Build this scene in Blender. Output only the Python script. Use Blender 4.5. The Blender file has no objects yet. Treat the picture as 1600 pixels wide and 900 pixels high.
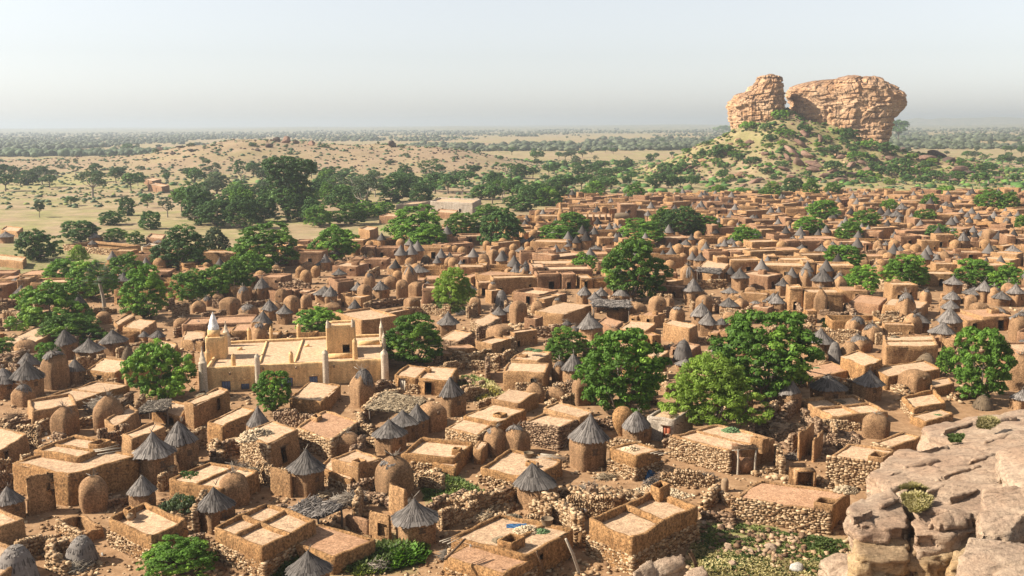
import bpy, bmesh, math, random
import numpy as np
from mathutils import Matrix, Vector

# ------------------------------------------------------------------ camera, sky, sun, exposure
SC = bpy.context.scene
COL = SC.collection
FPX, CH = 1570.0, 30.0                    # focal length in pixels of a 1600 px wide picture, camera height
PITCH, ROLL = math.radians(9.26), math.radians(-0.32)
cam_data = bpy.data.cameras.new('camera')
cam = bpy.data.objects.new('camera', cam_data)
COL.objects.link(cam)
cam_data.sensor_width = 36.0
cam_data.lens = 36.0 * FPX / 1600.0
cam_data.clip_start = 0.5
cam_data.clip_end = 60000
RM = Matrix.Rotation(math.radians(90) - PITCH, 4, 'X') @ Matrix.Rotation(ROLL, 4, 'Z')
cam.matrix_world = Matrix.Translation((0, 0, CH)) @ RM
SC.camera = cam

SUN_EL, SUN_AZ = math.radians(38), math.radians(3)     # sun stands to the left, a little beyond the picture plane
sun_dir = Vector((-math.cos(SUN_AZ) * math.cos(SUN_EL), -math.sin(SUN_AZ) * math.cos(SUN_EL), math.sin(SUN_EL)))
W = bpy.data.worlds.new("World")
SC.world = W
W.use_nodes = True
wn = W.node_tree
sky = wn.nodes.new('ShaderNodeTexSky')
sky.sky_type = 'NISHITA'
sky.sun_disc = False
sky.sun_elevation = SUN_EL
sky.sun_rotation = math.atan2(sun_dir.x, sun_dir.y) % (2 * math.pi)
sky.air_density = 0.9
sky.dust_density = 0.8
sky.ozone_density = 1.0
wn.nodes['Background'].inputs[1].default_value = 0.072
hs = wn.nodes.new('ShaderNodeHueSaturation')          # dust whitens the whole sky
hs.inputs['Saturation'].default_value = 0.30
wn.links.new(sky.outputs[0], hs.inputs['Color'])
wn.links.new(hs.outputs[0], wn.nodes['Background'].inputs[0])
sl = bpy.data.lights.new('sun', 'SUN')
sl.energy = 5.0
sl.angle = math.radians(0.5)
sl.color = (1.0, 0.93, 0.80)
so = bpy.data.objects.new('sun', sl)
COL.objects.link(so)
so.rotation_euler = sun_dir.to_track_quat('Z', 'Y').to_euler()
SC.view_settings.view_transform = 'Standard'
SC.view_settings.look = 'None'
SC.view_settings.exposure = 1.26
SC.view_settings.gamma = 1.0
SC.cycles.max_bounces = 5
SC.cycles.diffuse_bounces = 3
SC.cycles.volume_bounces = 1
SC.cycles.transparent_max_bounces = 4

R3 = np.array([[RM[i][j] for j in range(3)] for i in range(3)])
rng = np.random.default_rng(11)
random.seed(11)

# ------------------------------------------------------------------ noise
def _hash(ix, iy, iz, seed):
    n = (ix * 73856093) ^ (iy * 19349663) ^ (iz * 83492791) ^ (seed * 2654435761 % 2147483647)
    n = (n ^ (n >> 13)) * 1274126177 & 0x7fffffff
    n = (n ^ (n >> 16)) & 0xffff
    return n / 65535.0 * 2 - 1

def vnoise(x, y, z=0.0, seed=0):
    x, y, z = np.broadcast_arrays(np.asarray(x, float), np.asarray(y, float), np.asarray(z, float))
    fx, fy, fz = np.floor(x), np.floor(y), np.floor(z)
    ix, iy, iz = fx.astype(np.int64), fy.astype(np.int64), fz.astype(np.int64)
    u, v, w = x - fx, y - fy, z - fz
    u, v, w = u*u*(3-2*u), v*v*(3-2*v), w*w*(3-2*w)
    r = 0
    for a in (0, 1):
        for b in (0, 1):
            for c in (0, 1):
                r = r + _hash(ix+a, iy+b, iz+c, seed) * (u if a else 1-u) * (v if b else 1-v) * (w if c else 1-w)
    return r

def fbm(x, y, z=0.0, octs=4, seed=0):
    r, a, f = 0, 1.0, 1.0
    for o in range(octs):
        r = r + a * vnoise(np.asarray(x)*f, np.asarray(y)*f, np.asarray(z)*f, seed + o*7)
        a *= 0.5; f *= 2.03
    return r / 1.8

def sstep(a, b, x):
    t = np.clip((np.asarray(x, float) - a) / (b - a), 0, 1)
    return t*t*(3-2*t)

# ------------------------------------------------------------------ terrain
ROCK_C = (158.0, 600.0)
def terr(x, y):
    x = np.asarray(x, float); y = np.asarray(y, float)
    z = 0.10 * fbm(x/9, y/9, 0, 3, 3)
    far = sstep(420, 520, y)
    z = z + far * 0.8 * fbm(x/60, y/60, 0, 4, 5)
    # low bare ridge left of the middle
    gy = np.exp(-((y - 700) / 105.0)**2)
    ridge = 14.5*np.exp(-((x + 110)/115.0)**4) + 8.0*np.exp(-((x+330)/150.0)**2) + 5.5*np.exp(-((x+205)/60.0)**2)
    ridge = ridge * (1 + 0.18*fbm(x/28, y/28, 0, 4, 9)) * gy
    # conical hill below the great rock
    dx, dy = (x - ROCK_C[0]), (y - ROCK_C[1])
    ang = np.arctan2(dy, dx)
    rr = np.hypot(dx / np.where(dx > 0, 1.42, 0.98), dy / 1.10) * (1 + 0.09*vnoise(3*np.cos(ang)+9, 3*np.sin(ang)+4, 0, 21))
    hill = np.interp(rr, [0, 14, 22, 45, 60, 80, 102], [31, 30, 27, 16, 9.0, 3.0, 0]) + 8*np.exp(-((x-161)/7.0)**2 - ((y-598)/12.0)**2)
    t = np.clip(1 - rr/104.0, 0, 1)
    hill = hill + (t > 0)*np.minimum(t*5, 1)*(1.7*fbm(x/11, y/11, 0, 4, 31) + 1.0*np.round(1.5*fbm(x/16+3, y/16, 0, 2, 32)))
    # long tail of the hill to the right
    tail = 4*np.exp(-((x-262)/30.0)**2 - ((y-600)/40.0)**2)
    z = z + np.maximum(ridge, 0) + np.maximum(hill, 0) + tail
    # gentle far rise and mesa to the right at the horizon
    d = np.hypot(x, y)
    a = np.degrees(np.arctan2(x, np.maximum(y, 1)))
    z = z + sstep(3000, 9000, d) * (14 + 6*vnoise(a/3, d/4000, 0, 77)) * (y > 0)
    mesa = sstep(8200, 8700, d) * sstep(21.0, 22.2, a + 1.2*vnoise(d/500, a, 0, 3)) * (1 - 0.25*sstep(26, 27, a))
    z = z + mesa * (44 + 8*vnoise(a*1.7, 0, 0, 8)) * (y > 0)
    return z

def ray(px, py):
    return R3 @ np.array([(px-800)/FPX, -(py-450)/FPX, -1.0])

def G(px, py, z=0.0):
    d = ray(px, py)
    t = (z - CH) / d[2]
    return np.array([d[0]*t, d[1]*t, z])

def GT(px, py):
    """the point of the terrain seen at a pixel of the photograph"""
    d = ray(px, py); d = d / np.linalg.norm(d)
    t = np.geomspace(20, 14000, 900)
    h = CH + d[2]*t - terr(d[0]*t, d[1]*t)
    k = np.argmax(h < 0)
    if h[k] >= 0: k = len(t)-1
    a, b = t[max(k-1, 0)], t[k]
    for _ in range(18):
        m = (a+b)/2
        if CH + d[2]*m - terr(d[0]*m, d[1]*m) < 0: b = m
        else: a = m
    return np.array([d[0]*b, d[1]*b, CH + d[2]*b])

def zat(P, px, py):
    d = ray(px, py)
    return CH + d[2] * math.hypot(P[0], P[1]) / math.hypot(d[0], d[1])

def proj(P):
    q = R3.T @ (np.asarray(P[:3], float) - np.array([0, 0, CH]))
    return 800 + FPX*q[0]/-q[2], 450 - FPX*q[1]/-q[2]

def mpp(P):
    q = R3.T @ (np.asarray(P[:3], float) - np.array([0, 0, CH]))
    return -q[2] / FPX

# ------------------------------------------------------------------ materials
class NT:
    def __init__(s, name):
        s.m = bpy.data.materials.new(name); s.m.use_nodes = True
        s.t = s.m.node_tree; s.b = s.t.nodes['Principled BSDF']
        s.b.inputs['Roughness'].default_value = 0.95
        s.b.inputs['Specular IOR Level'].default_value = 0.15
    def n(s, ty, **k):
        o = s.t.nodes.new('ShaderNode' + ty)
        for a, v in k.items(): setattr(o, a, v)
        return o
    def l(s, a, b): s.t.links.new(a, b)
    def pos(s, scale=(1, 1, 1)):
        g = s.n('NewGeometry'); mp = s.n('Mapping'); mp.inputs['Scale'].default_value = scale
        s.l(g.outputs['Position'], mp.inputs[0]); return mp.outputs[0]
    def noise(s, vec, scale, detail=4, rough=0.6):
        o = s.n('TexNoise'); o.inputs['Scale'].default_value = scale
        o.inputs['Detail'].default_value = detail; o.inputs['Roughness'].default_value = rough
        s.l(vec, o.inputs['Vector']); return o.outputs['Fac']
    def ramp(s, fac, stops):
        r = s.n('ValToRGB'); e = r.color_ramp.elements
        while len(e) < len(stops): e.new(0.5)
        for i, (p, c) in enumerate(stops):
            e[i].position = p; e[i].color = (*c, 1) if len(c) == 3 else c
        s.l(fac, r.inputs[0]); return r.outputs[0]
    def mix(s, fac, a, b, mode='MIX'):
        o = s.n('Mix', data_type='RGBA', blend_type=mode)
        if isinstance(fac, (int, float)): o.inputs[0].default_value = fac
        else: s.l(fac, o.inputs[0])
        for v, i in ((a, 6), (b, 7)):
            if isinstance(v, tuple): o.inputs[i].default_value = (*v, 1)
            else: s.l(v, o.inputs[i])
        return o.outputs[2]
    def bump(s, h, strength=0.5, dist=0.05):
        o = s.n('Bump'); o.inputs['Strength'].default_value = strength; o.inputs['Distance'].default_value = dist
        s.l(h, o.inputs['Height']); s.l(o.outputs[0], s.b.inputs['Normal'])
    def vary(s, col, amount=0.25, src='obj'):
        """value variation by object or by loose piece"""
        if src == 'obj': r = s.n('ObjectInfo').outputs['Random']
        else: r = s.n('NewGeometry').outputs['Random Per Island']
        v = s.ramp(r, [(0, (1-amount,)*3), (1, (1+amount,)*3)])
        return s.mix(1.0, col, v, 'MULTIPLY')
    def out(s, col):
        s.l(col, s.b.inputs['Base Color']); return s.m

def mud(name, c, dark, fine=1.0, vary=0.10, bump=0.6):
    c, dark = kk(c), kk(dark)
    t = NT(name); p = t.pos()
    a = t.noise(p, 0.35, 4); b = t.noise(p, 2.6, 5, 0.7); f = t.noise(p, 7.5*fine, 4, 0.8)
    c1 = t.ramp(a, [(0.3, dark), (0.62, c)])
    c2 = t.mix(0.5, c1, t.ramp(b, [(0.3, tuple(v*0.74 for v in dark)), (0.5, c), (0.75, tuple(min(v*1.15, .8) for v in c))]))
    g_ = t.noise(p, 4.5*fine, 5, 0.8)
    c3 = t.mix(0.5+0.4*min(bump, 1), c2, t.ramp(f, [(0.38, (0.34,)*3), (0.5, (0.95,)*3), (0.63, (1.5,)*3)]), 'MULTIPLY')
    c3 = t.mix(0.35+0.4*min(bump, 1), c3, t.ramp(g_, [(0.38, (0.62,)*3), (0.52, (1,)*3), (0.64, (1.22,)*3)]), 'MULTIPLY')
    zc = t.n('TexNoise'); zc.inputs['Scale'].default_value = 1.0
    st = t.noise(t.pos((2.2, 2.2, 0.35)), 1.0, 3)          # rain streaks
    c4 = t.mix(0.6, c3, t.ramp(st, [(0.35, (0.62, 0.58, 0.55)), (0.6, (1.08, 1.06, 1.04))]), 'MULTIPLY')
    t.t.nodes.remove(zc)
    t.bump(t.mix(0.5, g_, f), bump, 0.16)
    return t.out(t.vary(c4, vary))

M = {}
K = 0.76
def kk(c, f=None): return tuple(v*(K if f is None else f) for v in c)
M['mud'] = mud('mud_wall', (0.47, 0.272, 0.130), (0.29, 0.152, 0.068), bump=0.8)
M['mud_red'] = mud('reddish_mud_wall', (0.34, 0.190, 0.105), (0.25, 0.128, 0.067))
M['mud_pale'] = mud('pale_mud_wall', (0.40, 0.26, 0.14), (0.30, 0.18, 0.09))
M['mud_rough'] = mud('rough_ochre_mud', (0.43, 0.238, 0.102), (0.26, 0.128, 0.050), 0.8, 0.08, 1.0)
M['roof'] = mud('roof_earth', (0.64, 0.435, 0.275), (0.50, 0.32, 0.19), 1.0, 0.09, 0.35)
M['roof_red'] = mud('reddish_roof_earth', (0.52, 0.305, 0.18), (0.42, 0.225, 0.12), 1.0, 0.08, 0.35)
M['plaster'] = mud('smooth_ochre_plaster', (0.88, 0.58, 0.285), (0.78, 0.48, 0.22), 1.5, 0.02, 0.15)
M['white'] = mud('whitewashed_mud', (0.74, 0.61, 0.46), (0.62, 0.49, 0.35), 1.5, 0.03, 0.2)
M['bright_white'] = mud('white_paint', (0.95, 0.93, 0.90), (0.86, 0.83, 0.78), 1.5, 0.02, 0.15)
M['greymud'] = mud('grey_plaster', (0.46, 0.38, 0.30), (0.34, 0.27, 0.20), 1.2, 0.05, 0.5)
M['school'] = mud('pinkish_grey_block', (0.42, 0.32, 0.25), (0.30, 0.22, 0.17), 1.0, 0.05, 0.5)
M['granmud'] = mud('granary_mud', (0.41, 0.242, 0.126), (0.27, 0.148, 0.073), 1.3, 0.18, 0.9)

def stone(name, c1, c2, c3):
    c1, c2, c3 = kk(c1), kk(c2), kk(c3)
    t = NT(name); r = t.n('NewGeometry').outputs['Random Per Island']
    c = t.ramp(r, [(0, c1), (0.45, c2), (0.8, c3), (1, tuple(min(1, v*1.25) for v in c3))])
    f = t.noise(t.pos(), 7, 4, 0.7)
    c = t.mix(0.6, c, t.ramp(f, [(0.3, (0.6,)*3), (0.7, (1.25,)*3)]), 'MULTIPLY')
    t.bump(f, 0.5, 0.05)
    return t.out(c)
M['stone'] = stone('rubble_stone', (0.15, 0.08, 0.04), (0.35, 0.215, 0.112), (0.50, 0.35, 0.21))
M['stone_dark'] = stone('brown_rubble_stone', (0.10, 0.056, 0.035), (0.23, 0.138, 0.08), (0.38, 0.255, 0.16))

def thatch(name, c1, c2):
    c1, c2 = kk(c1), kk(c2)
    t = NT(name); r = t.n('NewGeometry').outputs['Random Per Island']
    c = t.ramp(r, [(0, c1), (0.6, c2), (1, tuple(v*1.35 for v in c2))])
    f = t.noise(t.pos(), 6, 3, 0.7)
    c = t.mix(0.5, c, t.ramp(f, [(0.3, (0.55,)*3), (0.7, (1.3,)*3)]), 'MULTIPLY')
    return t.out(t.vary(c, 0.3))
M['thatch'] = thatch('weathered_grey_thatch', (0.045, 0.036, 0.031), (0.20, 0.172, 0.152))
M['straw'] = thatch('brown_straw', (0.06, 0.042, 0.027), (0.17, 0.12, 0.075))
M['stick'] = thatch('grey_sticks', (0.13, 0.10, 0.08), (0.30, 0.25, 0.20))
M['hay'] = thatch('pale_dry_straw', (0.24, 0.165, 0.10), (0.52, 0.40, 0.26))

def leaf(name, c, tip, trans=0.25):
    c, tip = kk(c, .88), kk(tip, .88)
    t = NT(name)
    r = t.n('NewGeometry').outputs['Random Per Island']
    at = t.n('Attribute', attribute_name='clump')
    cc = t.ramp(at.outputs['Fac'], [(0, tuple(v*0.72 for v in c)), (0.6, c), (1, tip)])
    cc = t.mix(0.7, cc, t.ramp(r, [(0, (0.65,)*3), (1, (1.4,)*3)]), 'MULTIPLY')
    cc = t.vary(cc, 0.28)
    t.b.inputs['Roughness'].default_value = 0.6
    t.l(cc, t.b.inputs['Base Color'])
    tr = t.n('BsdfTranslucent'); t.l(t.mix(1.0, cc, (1.2, 1.35, 0.5), 'MULTIPLY'), tr.inputs[0])
    ms = t.n('MixShader'); ms.inputs[0].default_value = trans
    t.l(t.b.outputs[0], ms.inputs[1]); t.l(tr.outputs[0], ms.inputs[2])
    t.l(ms.outputs[0], t.t.nodes['Material Output'].inputs[0])
    return t.m
M['leaf'] = leaf('bright_green_leaves', (0.085, 0.170, 0.020), (0.21, 0.34, 0.042), 0.18)
M['leaf_dark'] = leaf('dark_green_leaves', (0.058, 0.115, 0.026), (0.12, 0.205, 0.042), .15)
M['leaf_acacia'] = leaf('pale_green_leaves', (0.16, 0.235, 0.035), (0.28, 0.37, 0.065), 0.35)
M['leaf_grey'] = leaf('grey_green_leaves', (0.085, 0.115, 0.055), (0.13, 0.165, 0.08))
M['far_leaf'] = leaf('hazy_scrub_leaves', (0.13, 0.15, 0.085), (0.19, 0.215, 0.12))  # paler leaf copy for the far scrub, distance haze mixed into its colour
M['weed'] = leaf('green_weeds', (0.085, 0.12, 0.028), (0.24, 0.26, 0.075))
M['dry'] = leaf('dry_grass', (0.32, 0.26, 0.11), (0.48, 0.40, 0.19))

def plain(name, c, am=0.2, sc=5, rough=0.9):
    c = kk(c)
    t = NT(name); f = t.noise(t.pos(), sc, 4, 0.7)
    t.b.inputs['Roughness'].default_value = rough
    return t.out(t.mix(1.0, c, t.ramp(f, [(0.3, (1-am,)*3), (0.7, (1+am,)*3)]), 'MULTIPLY'))
M['bark'] = plain('bark', (0.17, 0.13, 0.10), 0.35, 3)
M['bark_pale'] = plain('pale_bark', (0.34, 0.28, 0.22), 0.3, 3)
M['wood'] = plain('weathered_wood', (0.16, 0.10, 0.06), 0.4, 9)
M['wood_pale'] = plain('bleached_wood', (0.42, 0.35, 0.27), 0.3, 9)
M['blue'] = plain('faded_blue_paint', (0.17, 0.20, 0.30), 0.15, 3)
M['red_door'] = plain('rust_red_metal', (0.33, 0.09, 0.04), 0.35, 4, 0.6)
M['metal'] = plain('grey_metal', (0.35, 0.35, 0.34), 0.15, 4, 0.4)
M['cloth_blue'] = plain('blue_cloth', (0.04, 0.10, 0.20), 0.9, 5)
M['cloth_white'] = plain('white_cloth', (0.62, 0.60, 0.58), 0.15, 4)
M['goat_white'] = plain('white_goat_hair', (0.66, 0.62, 0.56), 0.15, 9)
M['goat_black'] = plain('black_goat_hair', (0.035, 0.03, 0.03), 0.3, 9)
M['clay'] = plain('fired_clay', (0.30, 0.20, 0.12), 0.3, 6)
M['grain'] = plain('drying_green_leaves', (0.13, 0.20, 0.09), 0.5, 9)
M['grain_brown'] = plain('drying_brown_crop', (0.22, 0.17, 0.11), 0.5, 9)

def rockmat(name, warm, pale, dark, sc=1.0, dark_up=0.6):
    warm, pale, dark = kk(warm), kk(pale), kk(dark)
    t = NT(name); p = t.pos((1, 1, 1)); ps = t.pos((0.30, 0.30, 1.7))
    a = t.noise(p, 0.11*sc, 5, 0.65); b = t.noise(ps, 0.22*sc, 5, 0.7); f = t.noise(p, 1.3*sc, 6, 0.75)
    c = t.mix(t.ramp(a, [(0.38, (0, 0, 0)), (0.6, (1, 1, 1))]), warm, pale)
    c = t.mix(t.ramp(b, [(0.33, (0.75,)*3), (0.52, (0, 0, 0))]), c, dark)
    c = t.mix(0.7, c, t.ramp(f, [(0.3, (0.6,)*3), (0.5, (1,)*3), (0.72, (1.3,)*3)]), 'MULTIPLY')
    # desert varnish on upward faces
    g = t.n('NewGeometry'); sx = t.n('SeparateXYZ'); t.l(g.outputs['Normal'], sx.inputs[0])
    up = t.ramp(sx.outputs['Z'], [(0.45, (0, 0, 0)), (0.8, (dark_up,)*3)])
    c = t.mix(up, c, dark)
    vr = t.n('TexVoronoi', feature='DISTANCE_TO_EDGE'); vr.inputs['Scale'].default_value = 0.30*sc
    t.l(t.mix(0.12, p, t.n('TexNoise').outputs[1]), vr.inputs['Vector'])
    ck = t.ramp(vr.outputs['Distance'], [(0.0, (0.45,)*3), (0.035, (1,)*3)])
    c = t.mix(0.28, c, ck, 'MULTIPLY')
    w_ = t.noise(t.pos((0.5, 1.6, 3.2)), 0.55*sc, 6, 0.8)
    c = t.mix(0.85, c, t.ramp(w_, [(0.33, (0.34,)*3), (0.45, (0.92,)*3), (0.6, (1.15,)*3)]), 'MULTIPLY')
    sp_ = t.noise(p, 2.4*sc, 6, 0.85)
    c = t.mix(0.7, c, t.ramp(sp_, [(0.36, (0.42, 0.38, 0.36)), (0.47, (1,)*3), (0.62, (1.18,)*3)]), 'MULTIPLY')
    t.bump(t.mix(0.5, f, w_), 1.0, 0.7/sc)
    return t.out(c)
M['rock'] = rockmat('tan_sandstone', (0.55, 0.305, 0.155), (0.66, 0.43, 0.26), (0.22, 0.125, 0.08), 1.0, 0.85)
M['rock_red'] = rockmat('red_brown_rock', (0.28, 0.155, 0.11), (0.38, 0.24, 0.17), (0.15, 0.085, 0.065), 2.5)
M['rock_near'] = rockmat('pinkish_grey_sandstone', (0.46, 0.305, 0.20), (0.52, 0.385, 0.27), (0.28, 0.185, 0.13), 2.2, 0.3)
M['rock_ochre'] = rockmat('ochre_sandstone', (0.46, 0.29, 0.135), (0.47, 0.34, 0.20), (0.22, 0.135, 0.08), 3.0, 0.3)
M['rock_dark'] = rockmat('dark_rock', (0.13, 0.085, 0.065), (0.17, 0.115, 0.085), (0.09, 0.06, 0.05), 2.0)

def ground_material():
    t = NT('ground'); p = t.pos()
    at = t.n('Attribute', attribute_name='zone'); sp = t.n('SeparateColor'); t.l(at.outputs['Color'], sp.inputs[0])
    n1 = t.noise(p, 0.012, 6, 0.62); n2 = t.noise(p, 0.09, 6, 0.65); n3 = t.noise(p, 0.9, 5, 0.7); n4 = t.noise(p, 6, 4, 0.7)
    # open savanna: pale pinkish soil, yellow and green grass
    soil = t.ramp(n2, [(0.35, (0.27, 0.17, 0.105)), (0.6, (0.38, 0.265, 0.17))])
    grass = t.ramp(n2, [(0.3, (0.15, 0.16, 0.05)), (0.5, (0.27, 0.245, 0.09)), (0.65, (0.36, 0.29, 0.14))])
    gm = t.ramp(n1, [(0.36, (0, 0, 0)), (0.52, (1, 1, 1))])
    n5 = t.noise(p, 0.035, 6, 0.75)
    gm = t.mix(1.0, gm, t.ramp(n5, [(0.40, (0.05,)*3), (0.60, (1,)*3)]), 'MULTIPLY')
    sv = t.mix(gm, soil, grass)
    sv = t.mix(0.6, sv, t.ramp(t.noise(p, 0.22, 6, 0.8), [(0.36, (0.62, 0.60, 0.52)), (0.5, (1,)*3), (0.66, (1.2, 1.17, 1.12))]), 'MULTIPLY')
    sv = t.mix(t.ramp(n3, [(0.50, (0,)*3), (0.66, (0.65,)*3)]), sv, (0.20, 0.19, 0.085))
    field = t.ramp(n3, [(0.3, (0.19, 0.20, 0.06)), (0.6, (0.36, 0.30, 0.13))])
    sv = t.mix(t.mix(1.0, sp.outputs[1], t.ramp(n5, [(0.38, (0.15,)*3), (0.58, (0.9,)*3)]), 'MULTIPLY'), sv, field)
    vil = t.ramp(n3, [(0.3, (0.21, 0.118, 0.058)), (0.55, (0.34, 0.20, 0.105)), (0.75, (0.45, 0.295, 0.17))])
    vil = t.mix(0.4, vil, t.ramp(n4, [(0.35, (0.6,)*3), (0.65, (1.25,)*3)]), 'MULTIPLY')
    c = t.mix(sp.outputs[0], sv, vil)
    gr = t.ramp(n3, [(0.3, (0.11, 0.125, 0.035)), (0.5, (0.21, 0.19, 0.07)), (0.60, (0.34, 0.25, 0.14))])
    c = t.mix(sp.outputs[2], c, gr)
    bare = t.ramp(n3, [(0.3, (0.19, 0.125, 0.08)), (0.5, (0.30, 0.21, 0.13)), (0.7, (0.39, 0.28, 0.18))])
    c = t.mix(at.outputs['Alpha'], c, bare)
    # beyond a few kilometres the scrub is too fine to build
    cd = t.n('NewGeometry'); ln = t.n('VectorMath', operation='LENGTH'); t.l(cd.outputs['Position'], ln.inputs[0])
    mr = t.n('MapRange'); mr.inputs[1].default_value = 2500; mr.inputs[2].default_value = 4200
    t.l(ln.outputs['Value'], mr.inputs[0])
    scr = t.noise(p, 0.02, 5, 0.75)
    farc = t.ramp(scr, [(0.42, (0.10, 0.12, 0.06)), (0.60, (0.33, 0.27, 0.17))])
    c = t.mix(mr.outputs[0], c, farc)
    c = t.mix(1.0, c, (0.80, 0.80, 0.80), 'MULTIPLY')
    t.bump(t.mix(0.5, n3, n4), 0.6, 0.12)
    return t.out(c)
M['ground'] = ground_material()

# ------------------------------------------------------------------ mesh helpers
def newmesh(name, V, polys, mat, smooth=False, attr=None):
    """polys: list of int arrays each (n, k)"""
    me = bpy.data.meshes.new(name)
    V = np.asarray(V, np.float32)
    polys = [np.asarray(p, np.int32) for p in polys if len(p)]
    me.vertices.add(len(V)); me.vertices.foreach_set('co', V.ravel())
    loops = np.concatenate([p.ravel() for p in polys])
    tot = np.concatenate([np.full(len(p), p.shape[1], np.int32) for p in polys])
    st = np.concatenate([[0], np.cumsum(tot)[:-1]]).astype(np.int32)
    me.loops.add(len(loops)); me.loops.foreach_set('vertex_index', loops)
    me.polygons.add(len(tot)); me.polygons.foreach_set('loop_start', st); me.polygons.foreach_set('loop_total', tot)
    if smooth: me.polygons.foreach_set('use_smooth', np.ones(len(tot), bool))
    me.update(calc_edges=True)
    me.validate()
    if attr is not None:
        a = me.attributes.new('clump', 'FLOAT', 'POINT'); a.data.foreach_set('value', np.asarray(attr, np.float32))
    me.materials.append(M[mat] if isinstance(mat, str) else mat)
    return me

class MB:
    """collects geometry that belongs to one mesh object"""
    def __init__(s): s.v = []; s.q = []; s.t = []; s.n = 0; s.a = []
    def add(s, V, quads=None, tris=None, attr=None):
        V = np.asarray(V, float).reshape(-1, 3)
        s.v.append(V)
        if quads is not None and len(quads): s.q.append(np.asarray(quads, np.int64).reshape(-1, 4) + s.n)
        if tris is not None and len(tris): s.t.append(np.asarray(tris, np.int64).reshape(-1, 3) + s.n)
        s.a.append(np.full(len(V), 0.5) if attr is None else np.broadcast_to(attr, len(V)))
        s.n += len(V); return s
    def mesh(s, name, mat, smooth=False, off=None, use_attr=False):
        V = np.concatenate(s.v)
        if off is not None: V = V - np.asarray(off)
        P = []
        if s.q: P.append(np.concatenate(s.q))
        if s.t: P.append(np.concatenate(s.t))
        return newmesh(name, V, P, mat, smooth, np.concatenate(s.a) if use_attr else None)
    def obj(s, name, mat, parent=None, smooth=False, off=None, stuff=False, use_attr=False):
        if s.n == 0: return None
        o = bpy.data.objects.new(name, s.mesh(name, mat, smooth, off, use_attr)); COL.objects.link(o)
        if parent is not None: o.parent = parent
        if stuff: o['kind'] = 'stuff'
        return o

BOXQ = np.array([[0, 3, 2, 1], [4, 5, 6, 7], [0, 1, 5, 4], [1, 2, 6, 5], [2, 3, 7, 6], [3, 0, 4, 7]])
BOXV = np.array([[-1, -1, -1], [1, -1, -1], [1, 1, -1], [-1, 1, -1], [-1, -1, 1], [1, -1, 1], [1, 1, 1], [-1, 1, 1]], float) * 0.5
def boxes(mb, C, S, rot=None, jit=0.0, squeeze=0.0, seed=0):
    """many boxes at once: centres (n,3), sizes (n,3), rot (n,) about z or (n,3,3)"""
    r = np.random.default_rng(seed)
    C = np.asarray(C, float).reshape(-1, 3); n = len(C)
    if n == 0: return mb
    S = np.broadcast_to(np.asarray(S, float), (n, 3))
    V = np.repeat(BOXV[None], n, 0)
    if squeeze: V = V * np.where(V[:, :, 2:3] > 0, 1-squeeze, 1)
    if jit: V = V + r.uniform(-jit, jit, V.shape)
    V = V * S[:, None]
    if rot is not None:
        rot = np.asarray(rot, float)
        if rot.ndim < 2:
            rot = np.broadcast_to(rot, n); c, s_ = np.cos(rot), np.sin(rot)
            Rm = np.zeros((n, 3, 3)); Rm[:, 0, 0] = c; Rm[:, 0, 1] = -s_; Rm[:, 1, 0] = s_; Rm[:, 1, 1] = c; Rm[:, 2, 2] = 1
        else: Rm = rot
        V = np.einsum('nij,nkj->nki', Rm, V)
    V = V + C[:, None]
    Q = (BOXQ[None] + 8*np.arange(n)[:, None, None]).reshape(-1, 4)
    return mb.add(V.reshape(-1, 3), Q)

def randrot(n, r, tilt=3.14):
    a, b, c = r.uniform(0, 6.28, n), r.uniform(-tilt, tilt, n), r.uniform(-tilt, tilt, n)
    ca, sa, cb, sb, cc, sc_ = np.cos(a), np.sin(a), np.cos(b), np.sin(b), np.cos(c), np.sin(c)
    Z = np.zeros((n, 3, 3)); X = Z.copy(); Y = Z.copy()
    Z[:, 0, 0] = ca; Z[:, 0, 1] = -sa; Z[:, 1, 0] = sa; Z[:, 1, 1] = ca; Z[:, 2, 2] = 1
    Y[:, 0, 0] = cb; Y[:, 0, 2] = sb; Y[:, 1, 1] = 1; Y[:, 2, 0] = -sb; Y[:, 2, 2] = cb
    X[:, 0, 0] = 1; X[:, 1, 1] = cc; X[:, 1, 2] = -sc_; X[:, 2, 1] = sc_; X[:, 2, 2] = cc
    return Z @ Y @ X

def sticks(mb, A, B, w=0.05):
    """thin three-sided sticks from A to B"""
    A = np.asarray(A, float).reshape(-1, 3); B = np.asarray(B, float).reshape(-1, 3); n = len(A)
    if n == 0: return mb
    d = B - A; d /= np.linalg.norm(d, axis=1, keepdims=True) + 1e-9
    u = np.cross(d, [0.3, 0.2, 0.93]); u /= np.linalg.norm(u, axis=1, keepdims=True) + 1e-9
    v = np.cross(d, u); w = np.broadcast_to(np.asarray(w, float), n)[:, None]
    V = []
    for P, k in ((A, 1.0), (B, 0.55)):
        for a in (0, 2.094, 4.189):
            V.append(P + (u*math.cos(a) + v*math.sin(a))*w*k*0.5)
    V = np.stack(V, 1)
    q = np.array([[0, 1, 4, 3], [1, 2, 5, 4], [2, 0, 3, 5]]); t = np.array([[0, 2, 1], [3, 4, 5]])
    o = 6*np.arange(n)[:, None, None]
    return mb.add(V.reshape(-1, 3), (q[None]+o).reshape(-1, 4), (t[None]+o).reshape(-1, 3))

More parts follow.
